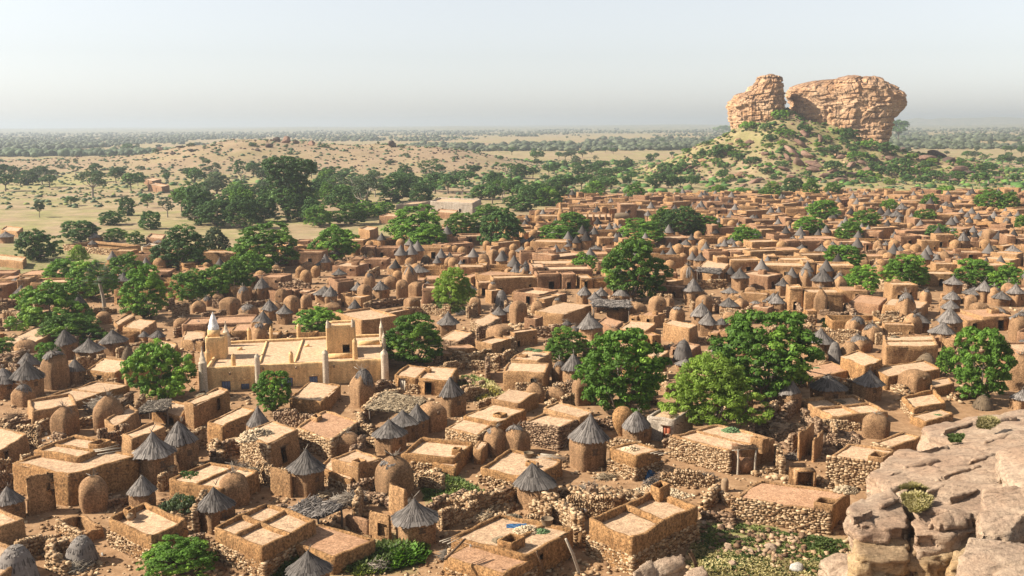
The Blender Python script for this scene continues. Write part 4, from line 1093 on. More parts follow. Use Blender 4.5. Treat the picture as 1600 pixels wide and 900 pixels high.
def build_small_mosque():
    """second, far mosque with a thin minaret"""
    q = GT(876, 356); zt = zat(q, 876, 315); off = np.array([q[0], q[1], q[2]])
    root = empty('small_mosque', off); w = 9*mpp(q)
    post(root, off, q[:2], q[2]-.3, zt, w, 'minaret', 'mud', .2, (zt-q[2])*.45, steps=True)
    def blk(x0, x1, by, ty, dep, nm, ops=()):
        a, b = GT(x0, by)[:2], GT(x1, by)[:2]; z0 = q[2]; zt = zat((*a, 0), x0, ty); e = (b-a)/np.linalg.norm(b-a); n = np.array([-e[1], e[0]])
        pp = [a, b, b+n*dep, a+n*dep]
        V, Q = wall_ring(pp, z0, zt-z0, ops, 3, ph=.3, t=.35, rough=.04, crumble=.06); MB().add(V, Q).obj('wall', 'mud_red', root, True, off)
        V, Q = roof_grid(pp, zt-.3, .1, 4, .04); MB().add(V, Q).obj('roof', 'roof', root, True, off)
        block(*((a+b)/2+n*dep/2), max(dep, np.linalg.norm(b-a))*.5); return a, b, e, zt
    a, b, e, zt = blk(908, 956, 357, 339, 12, 'hall', [(0, 8.0, 9.2, 0, 1.8)])
    for t in np.linspace(0, 1, 6): post(root, off, a+(b-a)*t, zt-1, zt+1.0, .6, 'pinnacle', 'mud', .1, .6)
    blk(968, 995, 345, 319, 8, 'tower_block', [(0, 2.5, 3.3, 2.5, 3.3)])
    tag(root, 'small reddish mosque with a thin pointed minaret, far behind the mosque beside round trees', 'mosque')
    # thatched store on stilts
    p = GT(971, 350); r0 = empty('stilt_store', p); k = mpp(p); w = 21*k; m = MB()
    n = 18; a_ = np.linspace(0, 2*np.pi, n, endpoint=False); xs = np.linspace(-w/2, w/2, 7)
    V = np.array([[x, 1.35*math.cos(t)*(1-.25*(2*abs(x)/w)**3), 2.2+1.25*math.sin(t)*(1-.25*(2*abs(x)/w)**3)] for t in a_ for x in xs])
    m.add(V, grid_faces(n, 7, True)); 
    for x in (-w/2, w/2):
        c = [[x, 0, 2.2]]+[[x, 1.0*math.cos(t), 2.2+.94*math.sin(t)] for t in a_]; m.add(c, None, [[0, i+1, (i+1) % n+1] for i in range(n)])
    m.obj('thatch_bale', 'straw', r0)
    for x in (-w*.42, -w*.14, w*.14, w*.42):
        m = MB(); sticks(m, [(x, -.6, 0)], [(x, -.6, 1.6)], .2); m.obj('leg', 'wood', r0)
    tag(r0, 'dark thatched barrel-shaped store on posts beside the small far mosque', 'store')
    block(p[0], p[1], 4)

# ------------------------------------------------------------------ trees
def ico(sub=1):
    bm = bmesh.new(); bmesh.ops.create_icosphere(bm, subdivisions=sub, radius=1)
    V = np.array([v.co[:] for v in bm.verts]); T = np.array([[v.index for v in f.verts] for f in bm.faces]); bm.free(); return V, T
ICO1, ICO1T = ico(1); ICO2, ICO2T = ico(2); ICO3, ICO3T = ico(3); ICO4, ICO4T = ico(4)

def crown(seed, lobes, ncl, nlf, cr=0.055, ls=0.02, flat=1.0, fill=0.3):
    """foliage: clumps of leaves spread through and over the lobes; unit width"""
    r = np.random.default_rng(seed); lobes = np.asarray(lobes, float)
    wts = lobes[:, 3]**2; wts /= wts.sum(); pts = []; rad = []
    while len(pts) < ncl:
        k = r.choice(len(lobes), p=wts); cx, cy, cz, R, fz = lobes[k]
        d = r.normal(size=3); d /= np.linalg.norm(d)
        if d[2] < -0.45 and r.random() < .7: continue
        q = R*(r.random()**0.3333 if r.random() < fill else r.uniform(0.86, 1.06))
        p = np.array([cx, cy, cz]) + d*np.array([1, 1, fz])*q
        if any(np.linalg.norm((p-np.array(l[:3]))/np.array([1, 1, l[4]])) < l[3]*0.78 for l in lobes) and r.random() < 0.85: continue
        pts.append(p); rad.append(cr*r.uniform(0.6, 1.35))
    P = np.array(pts); Rr = np.array(rad); n = len(P)
    tone = np.clip(0.5 + 0.5*vnoise(P[:, 0]*4, P[:, 1]*4, P[:, 2]*4, seed) + r.uniform(-.25, .25, n), 0, 1)
    ctr = lobes[:, :3].mean(0)
    d = r.normal(size=(n, nlf, 3)); d[:, :, 2] = np.abs(d[:, :, 2])*1.0 - 0.25; d /= np.linalg.norm(d, axis=2, keepdims=True)
    c = P[:, None] + d*(Rr[:, None, None]*r.uniform(0.65, 1.05, (n, nlf, 1)))*np.array([1, 1, 0.75*flat])
    nn = d + r.normal(0, .28, d.shape); nn /= np.linalg.norm(nn, axis=2, keepdims=True)
    u = np.cross(nn, r.normal(size=nn.shape)); u /= np.linalg.norm(u, axis=2, keepdims=True); v = np.cross(nn, u)
    s = ls*r.uniform(0.6, 1.4, (n, nlf, 1))
    V = np.stack([c-u*s, c+v*s*0.6, c+u*s, c-v*s*0.6], 2).reshape(-1, 3)
    return V, np.arange(len(V)).reshape(-1, 4), np.repeat(tone, nlf*4)

def limbs(mb, lobes, zf, tr, seed, nb=2):
    """tapered, slightly bent trunk that forks into a limb for every lobe"""
    r = np.random.default_rng(seed); lobes = np.asarray(lobes, float)
    b = np.array([r.uniform(-.03, .03), r.uniform(-.03, .03), zf])
    tube(mb, [(0, 0, -.06), (0, 0, 0.01), (b[0]*.4, b[1]*.6, zf*.5), tuple(b)], [tr*1.7, tr*1.25, tr, tr*.85], 8, False)
    for l in lobes[:9]:
        e = l[:3] + np.array([0, 0, l[3]*.2]); m = (b+e)/2 + np.array([(e-b)[0]*.2, (e-b)[1]*.2, -abs(e-b)[2]*.12])
        tube(mb, [b, m, e], [tr*.6, tr*.38, tr*.08], 5)
        for k in range(nb):
            e2 = e + r.normal(0, l[3]*.6, 3); tube(mb, [m*.4+e*.6, e2], [tr*.25, tr*.05], 4)

def rl(r, n, rx, z0, z1, R0, R1, fz=0.85):
    L = []
    for i in range(n):
        a = 6.28*i/n + r.uniform(-.4, .4); q = rx*r.uniform(.45, 1)
        k_ = r.uniform(.75, 1.18); L.append((q*math.cos(a)*k_*1.05, q*math.sin(a)*k_*1.05, r.uniform(z0, z1)+r.normal(0, .025), r.uniform(R0*.85, R1*1.1), fz))
    return L
def tree_proto(kind, seed):
    """kinds: N neem (dense round), W wide, A acacia (airy flat), S small round savanna, O open forked, T tall dark, U bush"""
    r = np.random.default_rng(seed); P = {}
    if kind == 'N': lobes = [(0, 0, .52, .34, .95)] + rl(r, 7, .30, .30, .40, .14, .2) + rl(r, 6, .27, .48, .66, .14, .22) + rl(r, 4, .15, .74, .86, .12, .18); A = (340, 62, .050, .0145); h = .98; zf = .16; lm = 'leaf'
    elif kind == 'W': lobes = [(0, 0, .38, .29, .9)] + rl(r, 9, .34, .20, .34, .12, .18) + rl(r, 7, .26, .40, .54, .12, .2) + rl(r, 4, .14, .56, .68, .1, .15); A = (340, 60, .047, .0140); h = .78; zf = .16; lm = 'leaf'
    elif kind == 'A': lobes = [(0, 0, .42, .26, .9)] + rl(r, 8, .34, .26, .42, .11, .17, .85) + rl(r, 7, .24, .46, .62, .1, .17, .85) + rl(r, 3, .1, .66, .74, .08, .13); A = (420, 60, .043, .0112); h = .76; zf = .2; lm = 'leaf_acacia'
    elif kind == 'S': lobes = [(0, 0, .48, .26, .8)] + rl(r, 6, .3, .38, .58, .1, .2, .8); A = (120, 24, .07, .026); h = .8; zf = .24; lm = 'leaf_dark'
    elif kind == 'O': lobes = rl(r, 7, .38, .42, .8, .09, .15, .75); A = (110, 26, .05, .02); h = .95; zf = .3; lm = 'leaf_grey'
    elif kind == 'T': lobes = [(0, 0, .75, .3, .8), (.1, 0, 1.05, .28, .7), (-.1, .05, .4, .25, .9)] + rl(r, 5, .3, .3, .7, .14, .22) + rl(r, 6, .3, .95, 1.15, .14, .2, .6); A = (560, 36, .055, .017); h = 1.35; zf = .25; lm = 'leaf_dark'
    else: lobes = rl(r, 6, .3, .12, .3, .14, .22, .8) + [(0, 0, .25, .25, .8)]; A = (90, 26, .07, .028); h = .5; zf = .05; lm = 'leaf'
    V, Q, T = crown(seed, lobes, *A)
    P['crown'] = MB().add(V, Q, None, T)
    m = MB(); limbs(m, lobes, zf, {'N': .03, 'W': .03, 'A': .022, 'S': .022, 'O': .03, 'T': .035, 'U': .015}[kind], seed)
    P['trunk'] = m; P['lm'] = lm; P['h'] = float(V[:, 2].max()); P['w'] = float(np.percentile(np.abs(V[:, 0]), 98)*2)
    P['cm'] = {}; P['tm'] = m.mesh('trunk', 'bark_pale' if kind in 'O' else 'bark', True)
    return P
TP = {}
for k, nvar in (('N', 4), ('W', 3), ('A', 2), ('S', 3), ('O', 3), ('T', 1), ('U', 3)):
    TP[k] = [tree_proto(k, 500+i*13+ord(k)) for i in range(nvar)]
NT_ = 0
def tree(P, w, h, kind, mat=None, label=None, var=None, look=None, group=None, rz=None, name=None, key='tree', lean=0):
    global NT_
    pr = TP[kind][rng.integers(len(TP[kind])) if var is None else var]
    mat = mat or pr['lm']
    if mat not in pr['cm']: pr['cm'][mat] = pr['crown'].mesh('crown', mat, False, None, True)
    root = empty(name or {'N': 'neem_tree', 'W': 'neem_tree', 'A': 'acacia_tree', 'S': 'savanna_tree', 'O': 'open_crowned_tree', 'T': 'tall_tree', 'U': 'bush'}[kind], (P[0], P[1], P[2]), rng.uniform(0, 6.28) if rz is None else rz)
    root.scale = (w/pr['w'],)*2 + (h/pr['h'],)
    part('crown', pr['cm'][mat], root); part('trunk' if kind != 'U' else 'stem', pr['tm'], root)
    tag(root, label, 'bush' if kind == 'U' else 'tree', group)
    if label is None: want_label(root, look or 'round dark green tree', key, (P[0], P[1], P[2]+h*.5))
    if P[1] < 470: block(P[0], P[1], w*0.28)
    NT_ += 1
    return root

HT = [ # crown centre x, foot y, top y, crown width px, kind, leaf, landmark phrase, label
 (250, 627, 528, 100, 'W', 'leaf', 'wide tree beside the mosque', 'wide bright green neem left of the mosque, its crown over a stone wall'),
 (645, 574, 486, 90, 'N', 'leaf', 'round tree by the mosque', 'round dark-shaded neem close to the right end of the mosque'),
 (970, 655, 514, 116, 'N', 'leaf', 'big rounded central neem', 'big dense rounded neem in the centre, above the egg-shaped store'),
 (1193, 632, 484, 138, 'N', 'leaf', 'tallest neem', 'tallest dark-stemmed neem, right of centre, behind the lighter feathery tree'),
 (1112, 682, 553, 146, 'A', 'leaf_acacia', 'light feathery tree', 'large lighter green feathery tree in front of the tallest neem'),
 (884, 566, 511, 58, 'N', 'leaf', 'small central neem', 'small bright neem left of the big rounded central neem'),
 (497, 524, 478, 78, 'W', 'leaf', 'low tree behind the mosque', 'low neem rising just behind the mosque roof'),
 (428, 648, 578, 50, 'N', 'leaf', 'young tree before the mosque', 'slim young neem in front of the mosque facade'),
 (80, 520, 436, 112, 'W', 'leaf', 'large left tree cluster', 'broad neem crown at the far left in front of the palm'),
 (110, 538, 486, 108, 'W', 'leaf', None, 'low spreading neem at the foot of the broad far-left neem'),
 (2, 560, 527, 42, 'N', 'leaf', None, 'small neem cut by the left edge beside the long narrow roof'),
 (78, 580, 534, 36, 'N', 'leaf', None, 'little bright sapling squeezed between cone-hatted granaries at the far left'),
 (100, 455, 404, 54, 'N', 'leaf', None, 'neem at the upper left of the palm cluster'),
 (143, 470, 404, 60, 'N', 'leaf', None, 'neem directly left behind the palm crown'),
 (200, 450, 392, 66, 'N', 'leaf', None, 'neem right behind the palm, back of the cluster'),
 (226, 500, 410, 66, 'N', 'leaf', 'bright neem by the palm', 'tall bright neem right of the palm trunk'),
 (300, 472, 418, 60, 'N', 'leaf', None, 'left neem of the long hedge-like group right of the palm'),
 (335, 470, 412, 60, 'N', 'leaf', None, 'middle neem of the long hedge-like group right of the palm'),
 (368, 460, 400, 60, 'W', 'leaf', None, 'right neem of the long hedge-like group right of the palm'),
 (395, 440, 390, 60, 'W', 'leaf', None, 'low neem joining the hedge-like group to the large bright neem'),
 (415, 424, 345, 92, 'N', 'leaf', 'large bright left neem', 'large bright neem below the dark tall tree, left of centre'),
 (525, 408, 349, 74, 'W', 'leaf', 'dome-shaped neem', 'dome-shaped neem above a single grey cone, left of centre'),
 (285, 422, 350, 64, 'N', 'leaf_dark', None, 'dark round neem left of the thin pale tree'),
 (297, 416, 388, 36, 'U', 'leaf', None, 'small bright bush at the foot of the dark round neem'),
 (336, 408, 354, 46, 'A', 'leaf_grey', None, 'thin pale tree left of the large bright neem'),
 (58, 408, 356, 66, 'W', 'leaf_dark', 'wide dark tree at the left', 'wide dark tree standing alone on grass at the left'),
 (124, 412, 382, 30, 'A', 'leaf_acacia', None, 'small pale tree on the grass right of the wide dark tree'),
 (126, 379, 344, 50, 'N', 'leaf_dark', None, 'dark bushy neem above the left farm huts'),
 (180, 378, 356, 32, 'N', 'leaf', None, 'small bushy neem above the long stone wall at the left'),
 (212, 383, 360, 30, 'N', 'leaf', None, 'small bushy neem at the right end of the long stone wall'),
 (650, 386, 318, 78, 'N', 'leaf', 'big neem by the school', 'big neem in front of the pinkish grey school building'),
 (668, 392, 348, 62, 'N', 'leaf', None, 'brighter neem in front of the big neem before the school'),
 (724, 376, 330, 50, 'N', 'leaf', None, 'neem just right below the school building'),
 (785, 386, 322, 82, 'W', 'leaf_dark', 'dark wide neem', 'wide dark neem right of the school building'),
 (765, 350, 318, 50, 'N', 'leaf', None, 'neem behind the wide dark one, right of the school'),
 (893, 374, 331, 52, 'N', 'leaf', 'neem by the thin minaret', 'neem right beside the thin far minaret'),
 (872, 386, 351, 54, 'N', 'leaf', None, 'neem at the foot of the thin far minaret'),
 (1003, 384, 340, 66, 'N', 'leaf', 'dark upper central neem', 'dark neem directly above the tall bright central neem'),
 (990, 472, 372, 86, 'N', 'leaf', 'tall bright central neem', 'tall bright neem with drooping lobes above the thatched shelter'),
 (1035, 366, 322, 50, 'W', 'leaf', None, 'left neem of the trio right of the small far mosque'),
 (1068, 372, 321, 56, 'A', 'leaf_dark', None, 'middle open neem of the trio right of the small far mosque'),
 (1103, 372, 334, 40, 'N', 'leaf', None, 'right neem of the trio right of the small far mosque'),
 (912, 432, 392, 40, 'N', 'leaf', None, 'small round neem left of the tall bright central neem'),
 (1163, 389, 351, 60, 'W', 'leaf', 'low dome-shaped neem', 'dome-shaped neem right of the trio of neems'),
 (706, 484, 417, 64, 'A', 'leaf_acacia', 'pale round acacia', 'pale round acacia on a small green plot, centre left'),
 (1263, 370, 338, 46, 'N', 'leaf', None, 'lower left neem of the pair below the hill foot'),
 (1286, 348, 312, 42, 'N', 'leaf', None, 'upper right neem of the pair below the hill foot'),
 (1326, 378, 345, 40, 'N', 'leaf', None, 'left neem of the leaning pair right of the hill-foot pair'),
 (1352, 366, 326, 44, 'N', 'leaf', None, 'right neem of the leaning pair right of the hill-foot pair'),
 (1317, 426, 382, 52, 'N', 'leaf', None, 'neem behind the round ball-shaped neem at the right'),
 (1345, 461, 413, 47, 'N', 'leaf', 'ball-shaped neem', 'round ball-shaped bright neem in the right half'),
 (1415, 452, 395, 64, 'N', 'leaf', 'dark neem over the lane', 'dark neem over a deep shaded lane above the little white dome'),
 (1443, 353, 326, 36, 'N', 'leaf', None, 'small round neem in the upper right village'),
 (1466, 378, 349, 46, 'W', 'leaf_dark', 'flat dark neem', 'flat-topped dark neem in the upper right village'),
 (1453, 326, 301, 30, 'N', 'leaf', None, 'small neem at the village rim below the dark rocks'),
 (1390, 335, 310, 24, 'A', 'leaf', None, 'pale small neem at the upper right village rim'),
 (1522, 450, 404, 56, 'N', 'leaf', None, 'left neem of the wide pair at the right edge'),
 (1573, 458, 411, 70, 'W', 'leaf', 'wide neem at the right edge', 'right neem of the wide pair at the right edge'),
 (1532, 630, 510, 80, 'N', 'leaf', 'white-trunked tree', 'bright tree with a pale slanting trunk at the right'),
 (1477, 588, 540, 26, 'N', 'leaf', None, 'small tree with a thin trunk left of the pale-trunked tree'),
 (1205, 312, 283, 28, 'N', 'leaf', None, 'round neem at the foot of the rock hill, leftmost of the row'),
 (1545, 332, 292, 52, 'N', 'leaf', None, 'dense dark neem at the far right village rim'),
 (1575, 334, 298, 32, 'N', 'leaf', None, 'neem joined to the dense dark neem at the far right rim'),
 (1475, 307, 289, 32, 'W', 'leaf', None, 'low neem on the grass above the far right village'),
 (1599, 366, 335, 26, 'N', 'leaf', None, 'neem cut by the right edge in the upper village'),
 (928, 313, 282, 30, 'N', 'leaf', None, 'dark round neem at the village rim, centre'),
 (993, 318, 283, 34, 'N', 'leaf', None, 'neem with a taller tree behind it at the village rim'),
 (1060, 309, 294, 20, 'N', 'leaf', None, 'tiny round neem at the village rim in the centre right'),
 (1122, 303, 288, 24, 'W', 'leaf', None, 'left of two low bushes at the foot of the hill'),
 (1160, 306, 293, 36, 'W', 'leaf', None, 'right of two low bushes at the foot of the hill'),
 (1240, 306, 277, 30, 'N', 'leaf_dark', None, 'dark neem pressed against the foot of the rocky gully'),
 (1265, 312, 275, 28, 'N', 'leaf', None, 'neem right of the dark one at the gully foot'),
 (1300, 308, 284, 22, 'N', 'leaf', None, 'small neem right of the gully foot'),
 (450, 345, 242, 88, 'T', 'leaf_dark', 'tall two-tiered dark tree', 'tall two-tiered dark tree rising above all others left of centre'),
 (420, 300, 252, 46, 'O', 'leaf_grey', None, 'grey-green tree touching the left of the tall two-tiered tree'),
 (312, 352, 290, 46, 'N', 'leaf_dark', None, 'very dark upright tree left end of the dark belt'),
 (340, 356, 312, 50, 'N', 'leaf_dark', None, 'dark tree second in the dark belt'),
 (378, 358, 304, 52, 'N', 'leaf_dark', None, 'dark tree third in the dark belt'),
 (405, 348, 308, 46, 'N', 'leaf_dark', None, 'dark tree left under the tall two-tiered tree'),
 (470, 345, 300, 54, 'N', 'leaf_dark', None, 'dark tree right under the tall two-tiered tree'),
 (500, 355, 318, 44, 'N', 'leaf', None, 'mid green tree at the right end of the dark belt'),
 (548, 352, 318, 48, 'N', 'leaf', None, 'green neem behind the dome-shaped neem'),
 (575, 340, 312, 50, 'W', 'leaf', None, 'low neem row left of the reddish building'),
 (600, 336, 314, 40, 'W', 'leaf', None, 'low neem just above the reddish building'),
 (574, 318, 268, 62, 'O', 'leaf_grey', 'forked grey tree', 'large forked grey-green tree with visible limbs, centre left'),
 (545, 305, 272, 44, 'O', 'leaf_grey', None, 'grey tree left behind the forked grey tree'),
 (620, 316, 270, 46, 'N', 'leaf_dark', None, 'dark tree right of the forked grey tree'),
 (658, 322, 285, 36, 'N', 'leaf_dark', None, 'dark slim tree behind the big neem before the school'),
 (680, 300, 268, 40, 'S', 'leaf_dark', None, 'dark tree above the school, left one'),
 (700, 303, 272, 34, 'S', 'leaf_dark', None, 'dark tree above the school, right one'),
 (752, 312, 288, 32, 'N', 'leaf_dark', None, 'dark neem at the upper right corner of the school'),
 (838, 315, 285, 48, 'W', 'leaf', None, 'bushy neem left of the village rim trees'),
 (858, 322, 290, 44, 'W', 'leaf', None, 'bushy neem directly behind the thin minaret'),
 (812, 330, 302, 50, 'W', 'leaf_dark', None, 'low dark neem left of the thin minaret'),
 (145, 308, 262, 46, 'O', 'leaf_grey', 'large bare-limbed tree', 'large forked tree with pale limbs on the left plain'),
 (66, 288, 259, 30, 'O', 'leaf_grey', None, 'round airy tree on the far left plain'),
 (205, 299, 268, 34, 'S', 'leaf_dark', None, 'dark tree left beside the small ruined farm walls'),
 (184, 276, 260, 26, 'S', 'leaf_dark', None, 'round tree behind the ruined farm walls, left one'),
 (335, 278, 249, 28, 'O', 'leaf_grey', None, 'pale forked tree on the ridge foot above the dark belt'),
 (378, 288, 250, 30, 'O', 'leaf_dark', None, 'slim tree on the ridge foot left of the tall two-tiered tree'),
 (305, 294, 260, 32, 'S', 'leaf_dark', None, 'dark tree above the left end of the dark belt'),
 (112, 322, 306, 22, 'S', 'leaf_dark', None, 'small flat tree in the middle of the left plain'),
 (198, 337, 306, 26, 'W', 'leaf_dark', None, 'mushroom-shaped tree on the left plain'),
 (230, 325, 302, 18, 'S', 'leaf_dark', None, 'small tree right of the mushroom-shaped tree'),
 (174, 352, 328, 42, 'W', 'leaf_dark', None, 'flat dark tree above the long stone wall at the left'),
 (235, 358, 328, 36, 'W', 'leaf_dark', None, 'dark flat tree near the upper left huts'),
 (262, 340, 308, 26, 'O', 'leaf_grey', None, 'thin grey tree left of the dark belt'),
 (62, 340, 312, 16, 'S', 'leaf_grey', None, 'greyish shrub tree on the far left plain'),
 (200, 240, 223, 22, 'S', 'leaf_dark', None, 'lone dark tree on the skyline behind the left ridge'),
 (275, 915, 838, 112, 'N', 'leaf', 'bright green bush', 'bright green leafy bush at the bottom, right of the curved house'),
 (284, 806, 770, 62, 'U', 'leaf_grey', 'grey-green bush', 'grey-green bush behind the curved mud house'),
 (297, 752, 736, 30, 'U', 'leaf_dark', None, 'small dark bush growing on the pale roof'),
 (1403, 222, 186, 32, 'S', 'leaf_dark', None, 'dark tree clinging under the overhang at the right end of the great rock'),
]
def build_hand_trees():
    for (cx, by, ty, w, k, lf, lmk, lab) in HT:
        P = GT(cx, by)
        if lab.startswith('small dark bush growing'): P = G(cx, 748, 3.0)
        if lab.startswith('bright green leafy'): P = G(cx, 905, 0)
        wm = w*mpp(P); P2 = P.copy(); P2[1] += wm*0.15; P2[0] *= P2[1]/P[1]
        if by > 300 and k != 'U': P = P2
        h = zat(P, cx, ty) - P[2]
        if k in 'NWA' and by > 300: P[2] -= .14*h; h *= 1.14      # low-branched crowns
        tree(P, wm*1.0, h, k, lf, lab)
        if lmk: LM.append(('the '+lmk, *proj((P[0], P[1], P[2]+h/2))))
    r = np.random.default_rng(17); k = 0
    while k < 46:
        x, y = r.uniform(282, 880), r.uniform(296, 352)
        if x > 640 and y > 325 or (590 < x < 760 and y > 300): continue
        P = GT(x, y); h = r.uniform(6.5, 10.5); kd = r.choice(['N', 'S', 'N', 'O', 'W'])
        if blocked(P[0], P[1], 2.0): continue
        tree(P, h*r.uniform(.7, 1.05), h, kd, r.choice(['leaf_dark', 'leaf_dark', 'leaf', 'leaf_grey']), None, None, 'tree of the dark belt', 'trees of the belt behind the village', key='belt'); k += 1
    # palm
    P = GT(164, 488); h = zat(P, 160, 432)-P[2]; root = empty('fan_palm', P); m = MB()
    tube(m, [(0, 0, -.2), (.0, 0, h*.1), (-.15, .1, h*.4), (-.5, .1, h*.75), (-.6, 0, h)], [.42, .34, .27, .25, .22], 9); m.obj('trunk', 'bark_pale', root, True)
    r = np.random.default_rng(4); top = np.array([-.6, 0, h])
    for k in range(20):
        a = r.uniform(0, 6.28); el = r.uniform(-.7, 1.3); L = r.uniform(1.0, 1.7); d = np.array([math.cos(a)*math.cos(el), math.sin(a)*math.cos(el), math.sin(el)])
        st = top + d*L; m = MB(); sticks(m, [top], [st], .07)
        u = np.cross(d, [0, 0, 1]); u /= np.linalg.norm(u); 
        for t in np.linspace(-1.35, 1.35, 13):
            e = st + (d*math.cos(t)+u*math.sin(t))*1.25 + np.array([0, 0, -.25*abs(t)]); w = .09
            s_ = np.cross(e-st, [0, 0, 1.]); s_ = s_/(np.linalg.norm(s_)+1e-6)*w; mid = (st+e)/2
            m.add([st, mid+s_, e, mid-s_], [[0, 1, 2, 3]])
        m.obj('frond', 'leaf_grey', root)
    tag(root, 'tall fan palm with a pale bare trunk among neems at the left', 'palm tree'); LM.append(('the fan palm', 160, 440)); block(P[0], P[1], 2)

# ------------------------------------------------------------------ ground
BX = [-400, 0, 130, 200, 260, 420, 560, 650, 800, 860, 900, 1100, 1300, 2000]
BY = [440, 437, 428, 404, 398, 398, 376, 366, 350, 330, 307, 303, 301, 303]
def in_village(px, py, m=0): return py > np.interp(px, BX, BY) + m
def projv(X, Y, Z):
    P = np.stack([X, Y, Z-CH], -1) @ R3
    w = np.where(-P[..., 2] > 1, -P[..., 2], 1)
    return 800+FPX*P[..., 0]/w, 450-FPX*P[..., 1]/w, -P[..., 2]
def poly_mask(px, py, poly):
    inside = np.zeros(np.shape(px), bool); n = len(poly)
    for i in range(n):
        x0, y0 = poly[i]; x1, y1 = poly[(i+1) % n]
        c = ((y0 > py) != (y1 > py)) & (px < (x1-x0)*(py-y0)/((y1-y0) or 1e-9)+x0)
        inside ^= c
    return inside
GRASS = [[(1095, 800), (1150, 815), (1300, 838), (1330, 850), (1330, 930), (1040, 930), (1075, 870)], [(0, 388), (120, 378), (150, 405), (260, 405), (300, 420), (200, 425), (80, 440), (0, 445)],
         [(655, 745), (700, 735), (750, 765), (800, 772), (800, 790), (700, 795), (660, 780)], [(425, 845), (520, 860), (600, 845), (665, 845), (660, 880), (560, 905), (430, 905)]]
def build_ground():
    ang = np.concatenate([np.linspace(-180, -52, 20)[:-1], np.linspace(-52, -33, 40)[:-1], np.linspace(-33, 33, 400), np.linspace(33, 52, 40)[1:], np.linspace(52, 180, 20)[1:-1]])
    rad = np.concatenate([[1, 8], np.arange(16, 110, 2.0), np.arange(110, 460, 4.0), np.arange(460, 820, 3.5), np.geomspace(825, 16000, 70)])
    A, Rr = np.meshgrid(np.radians(ang), rad, indexing='ij')
    X, Y = Rr*np.sin(A), Rr*np.cos(A); Z = terr(X, Y)
    V = np.stack([X, Y, Z], -1).reshape(-1, 3)
    me = newmesh('ground', V, [grid_faces(len(ang), len(rad), True)[:, ::-1]], 'ground', True)
    px, py, dep = projv(X, Y, Z); py = np.where(dep > 1, py, 2000)
    nz = 6*fbm(X/14, Y/14, 0, 3, 70)*np.clip(150/np.maximum(Y, 1), .1, 1)
    vil = np.where(Y < 460, sstep(-4, 5, py + nz - np.interp(px, BX, BY)), 0.0)
    fld = sstep(-.1, .35, fbm(X/90, Y/45, 0, 3, 71) + .1) * ((X < -60) & (Y > 430) & (Y < 640)) + 0.9*((X > 130) & (Y > 440) & (Y < 500))*(Y > 0)
    gr = np.zeros_like(X)
    for p in GRASS: gr = np.maximum(gr, poly_mask(px + nz, py + nz*.5, p)*(dep > 1))
    dx, dy = X-ROCK_C[0], Y-ROCK_C[1]
    gr = np.maximum(gr, 0.55*(np.hypot(dx-22, dy) < 124)*sstep(-.3, .3, fbm(X/12, Y/12, 0, 3, 73)))
    bare = sstep(1.0, 4.5, Z)*(X < 40)*(Y > 430)*(Y < 1000)*(0.75+.25*vnoise(X/30, Y/30, 0, 12))
    col = np.stack([vil*(1-0.85*gr), fld*(1-bare), gr, bare], -1).reshape(-1, 4).astype(np.float32)
    at = me.color_attributes.new('zone', 'FLOAT_COLOR', 'POINT'); at.data.foreach_set('color', col.ravel())
    o = bpy.data.objects.new('ground', me); COL.objects.link(o); tag(o, kind='structure')

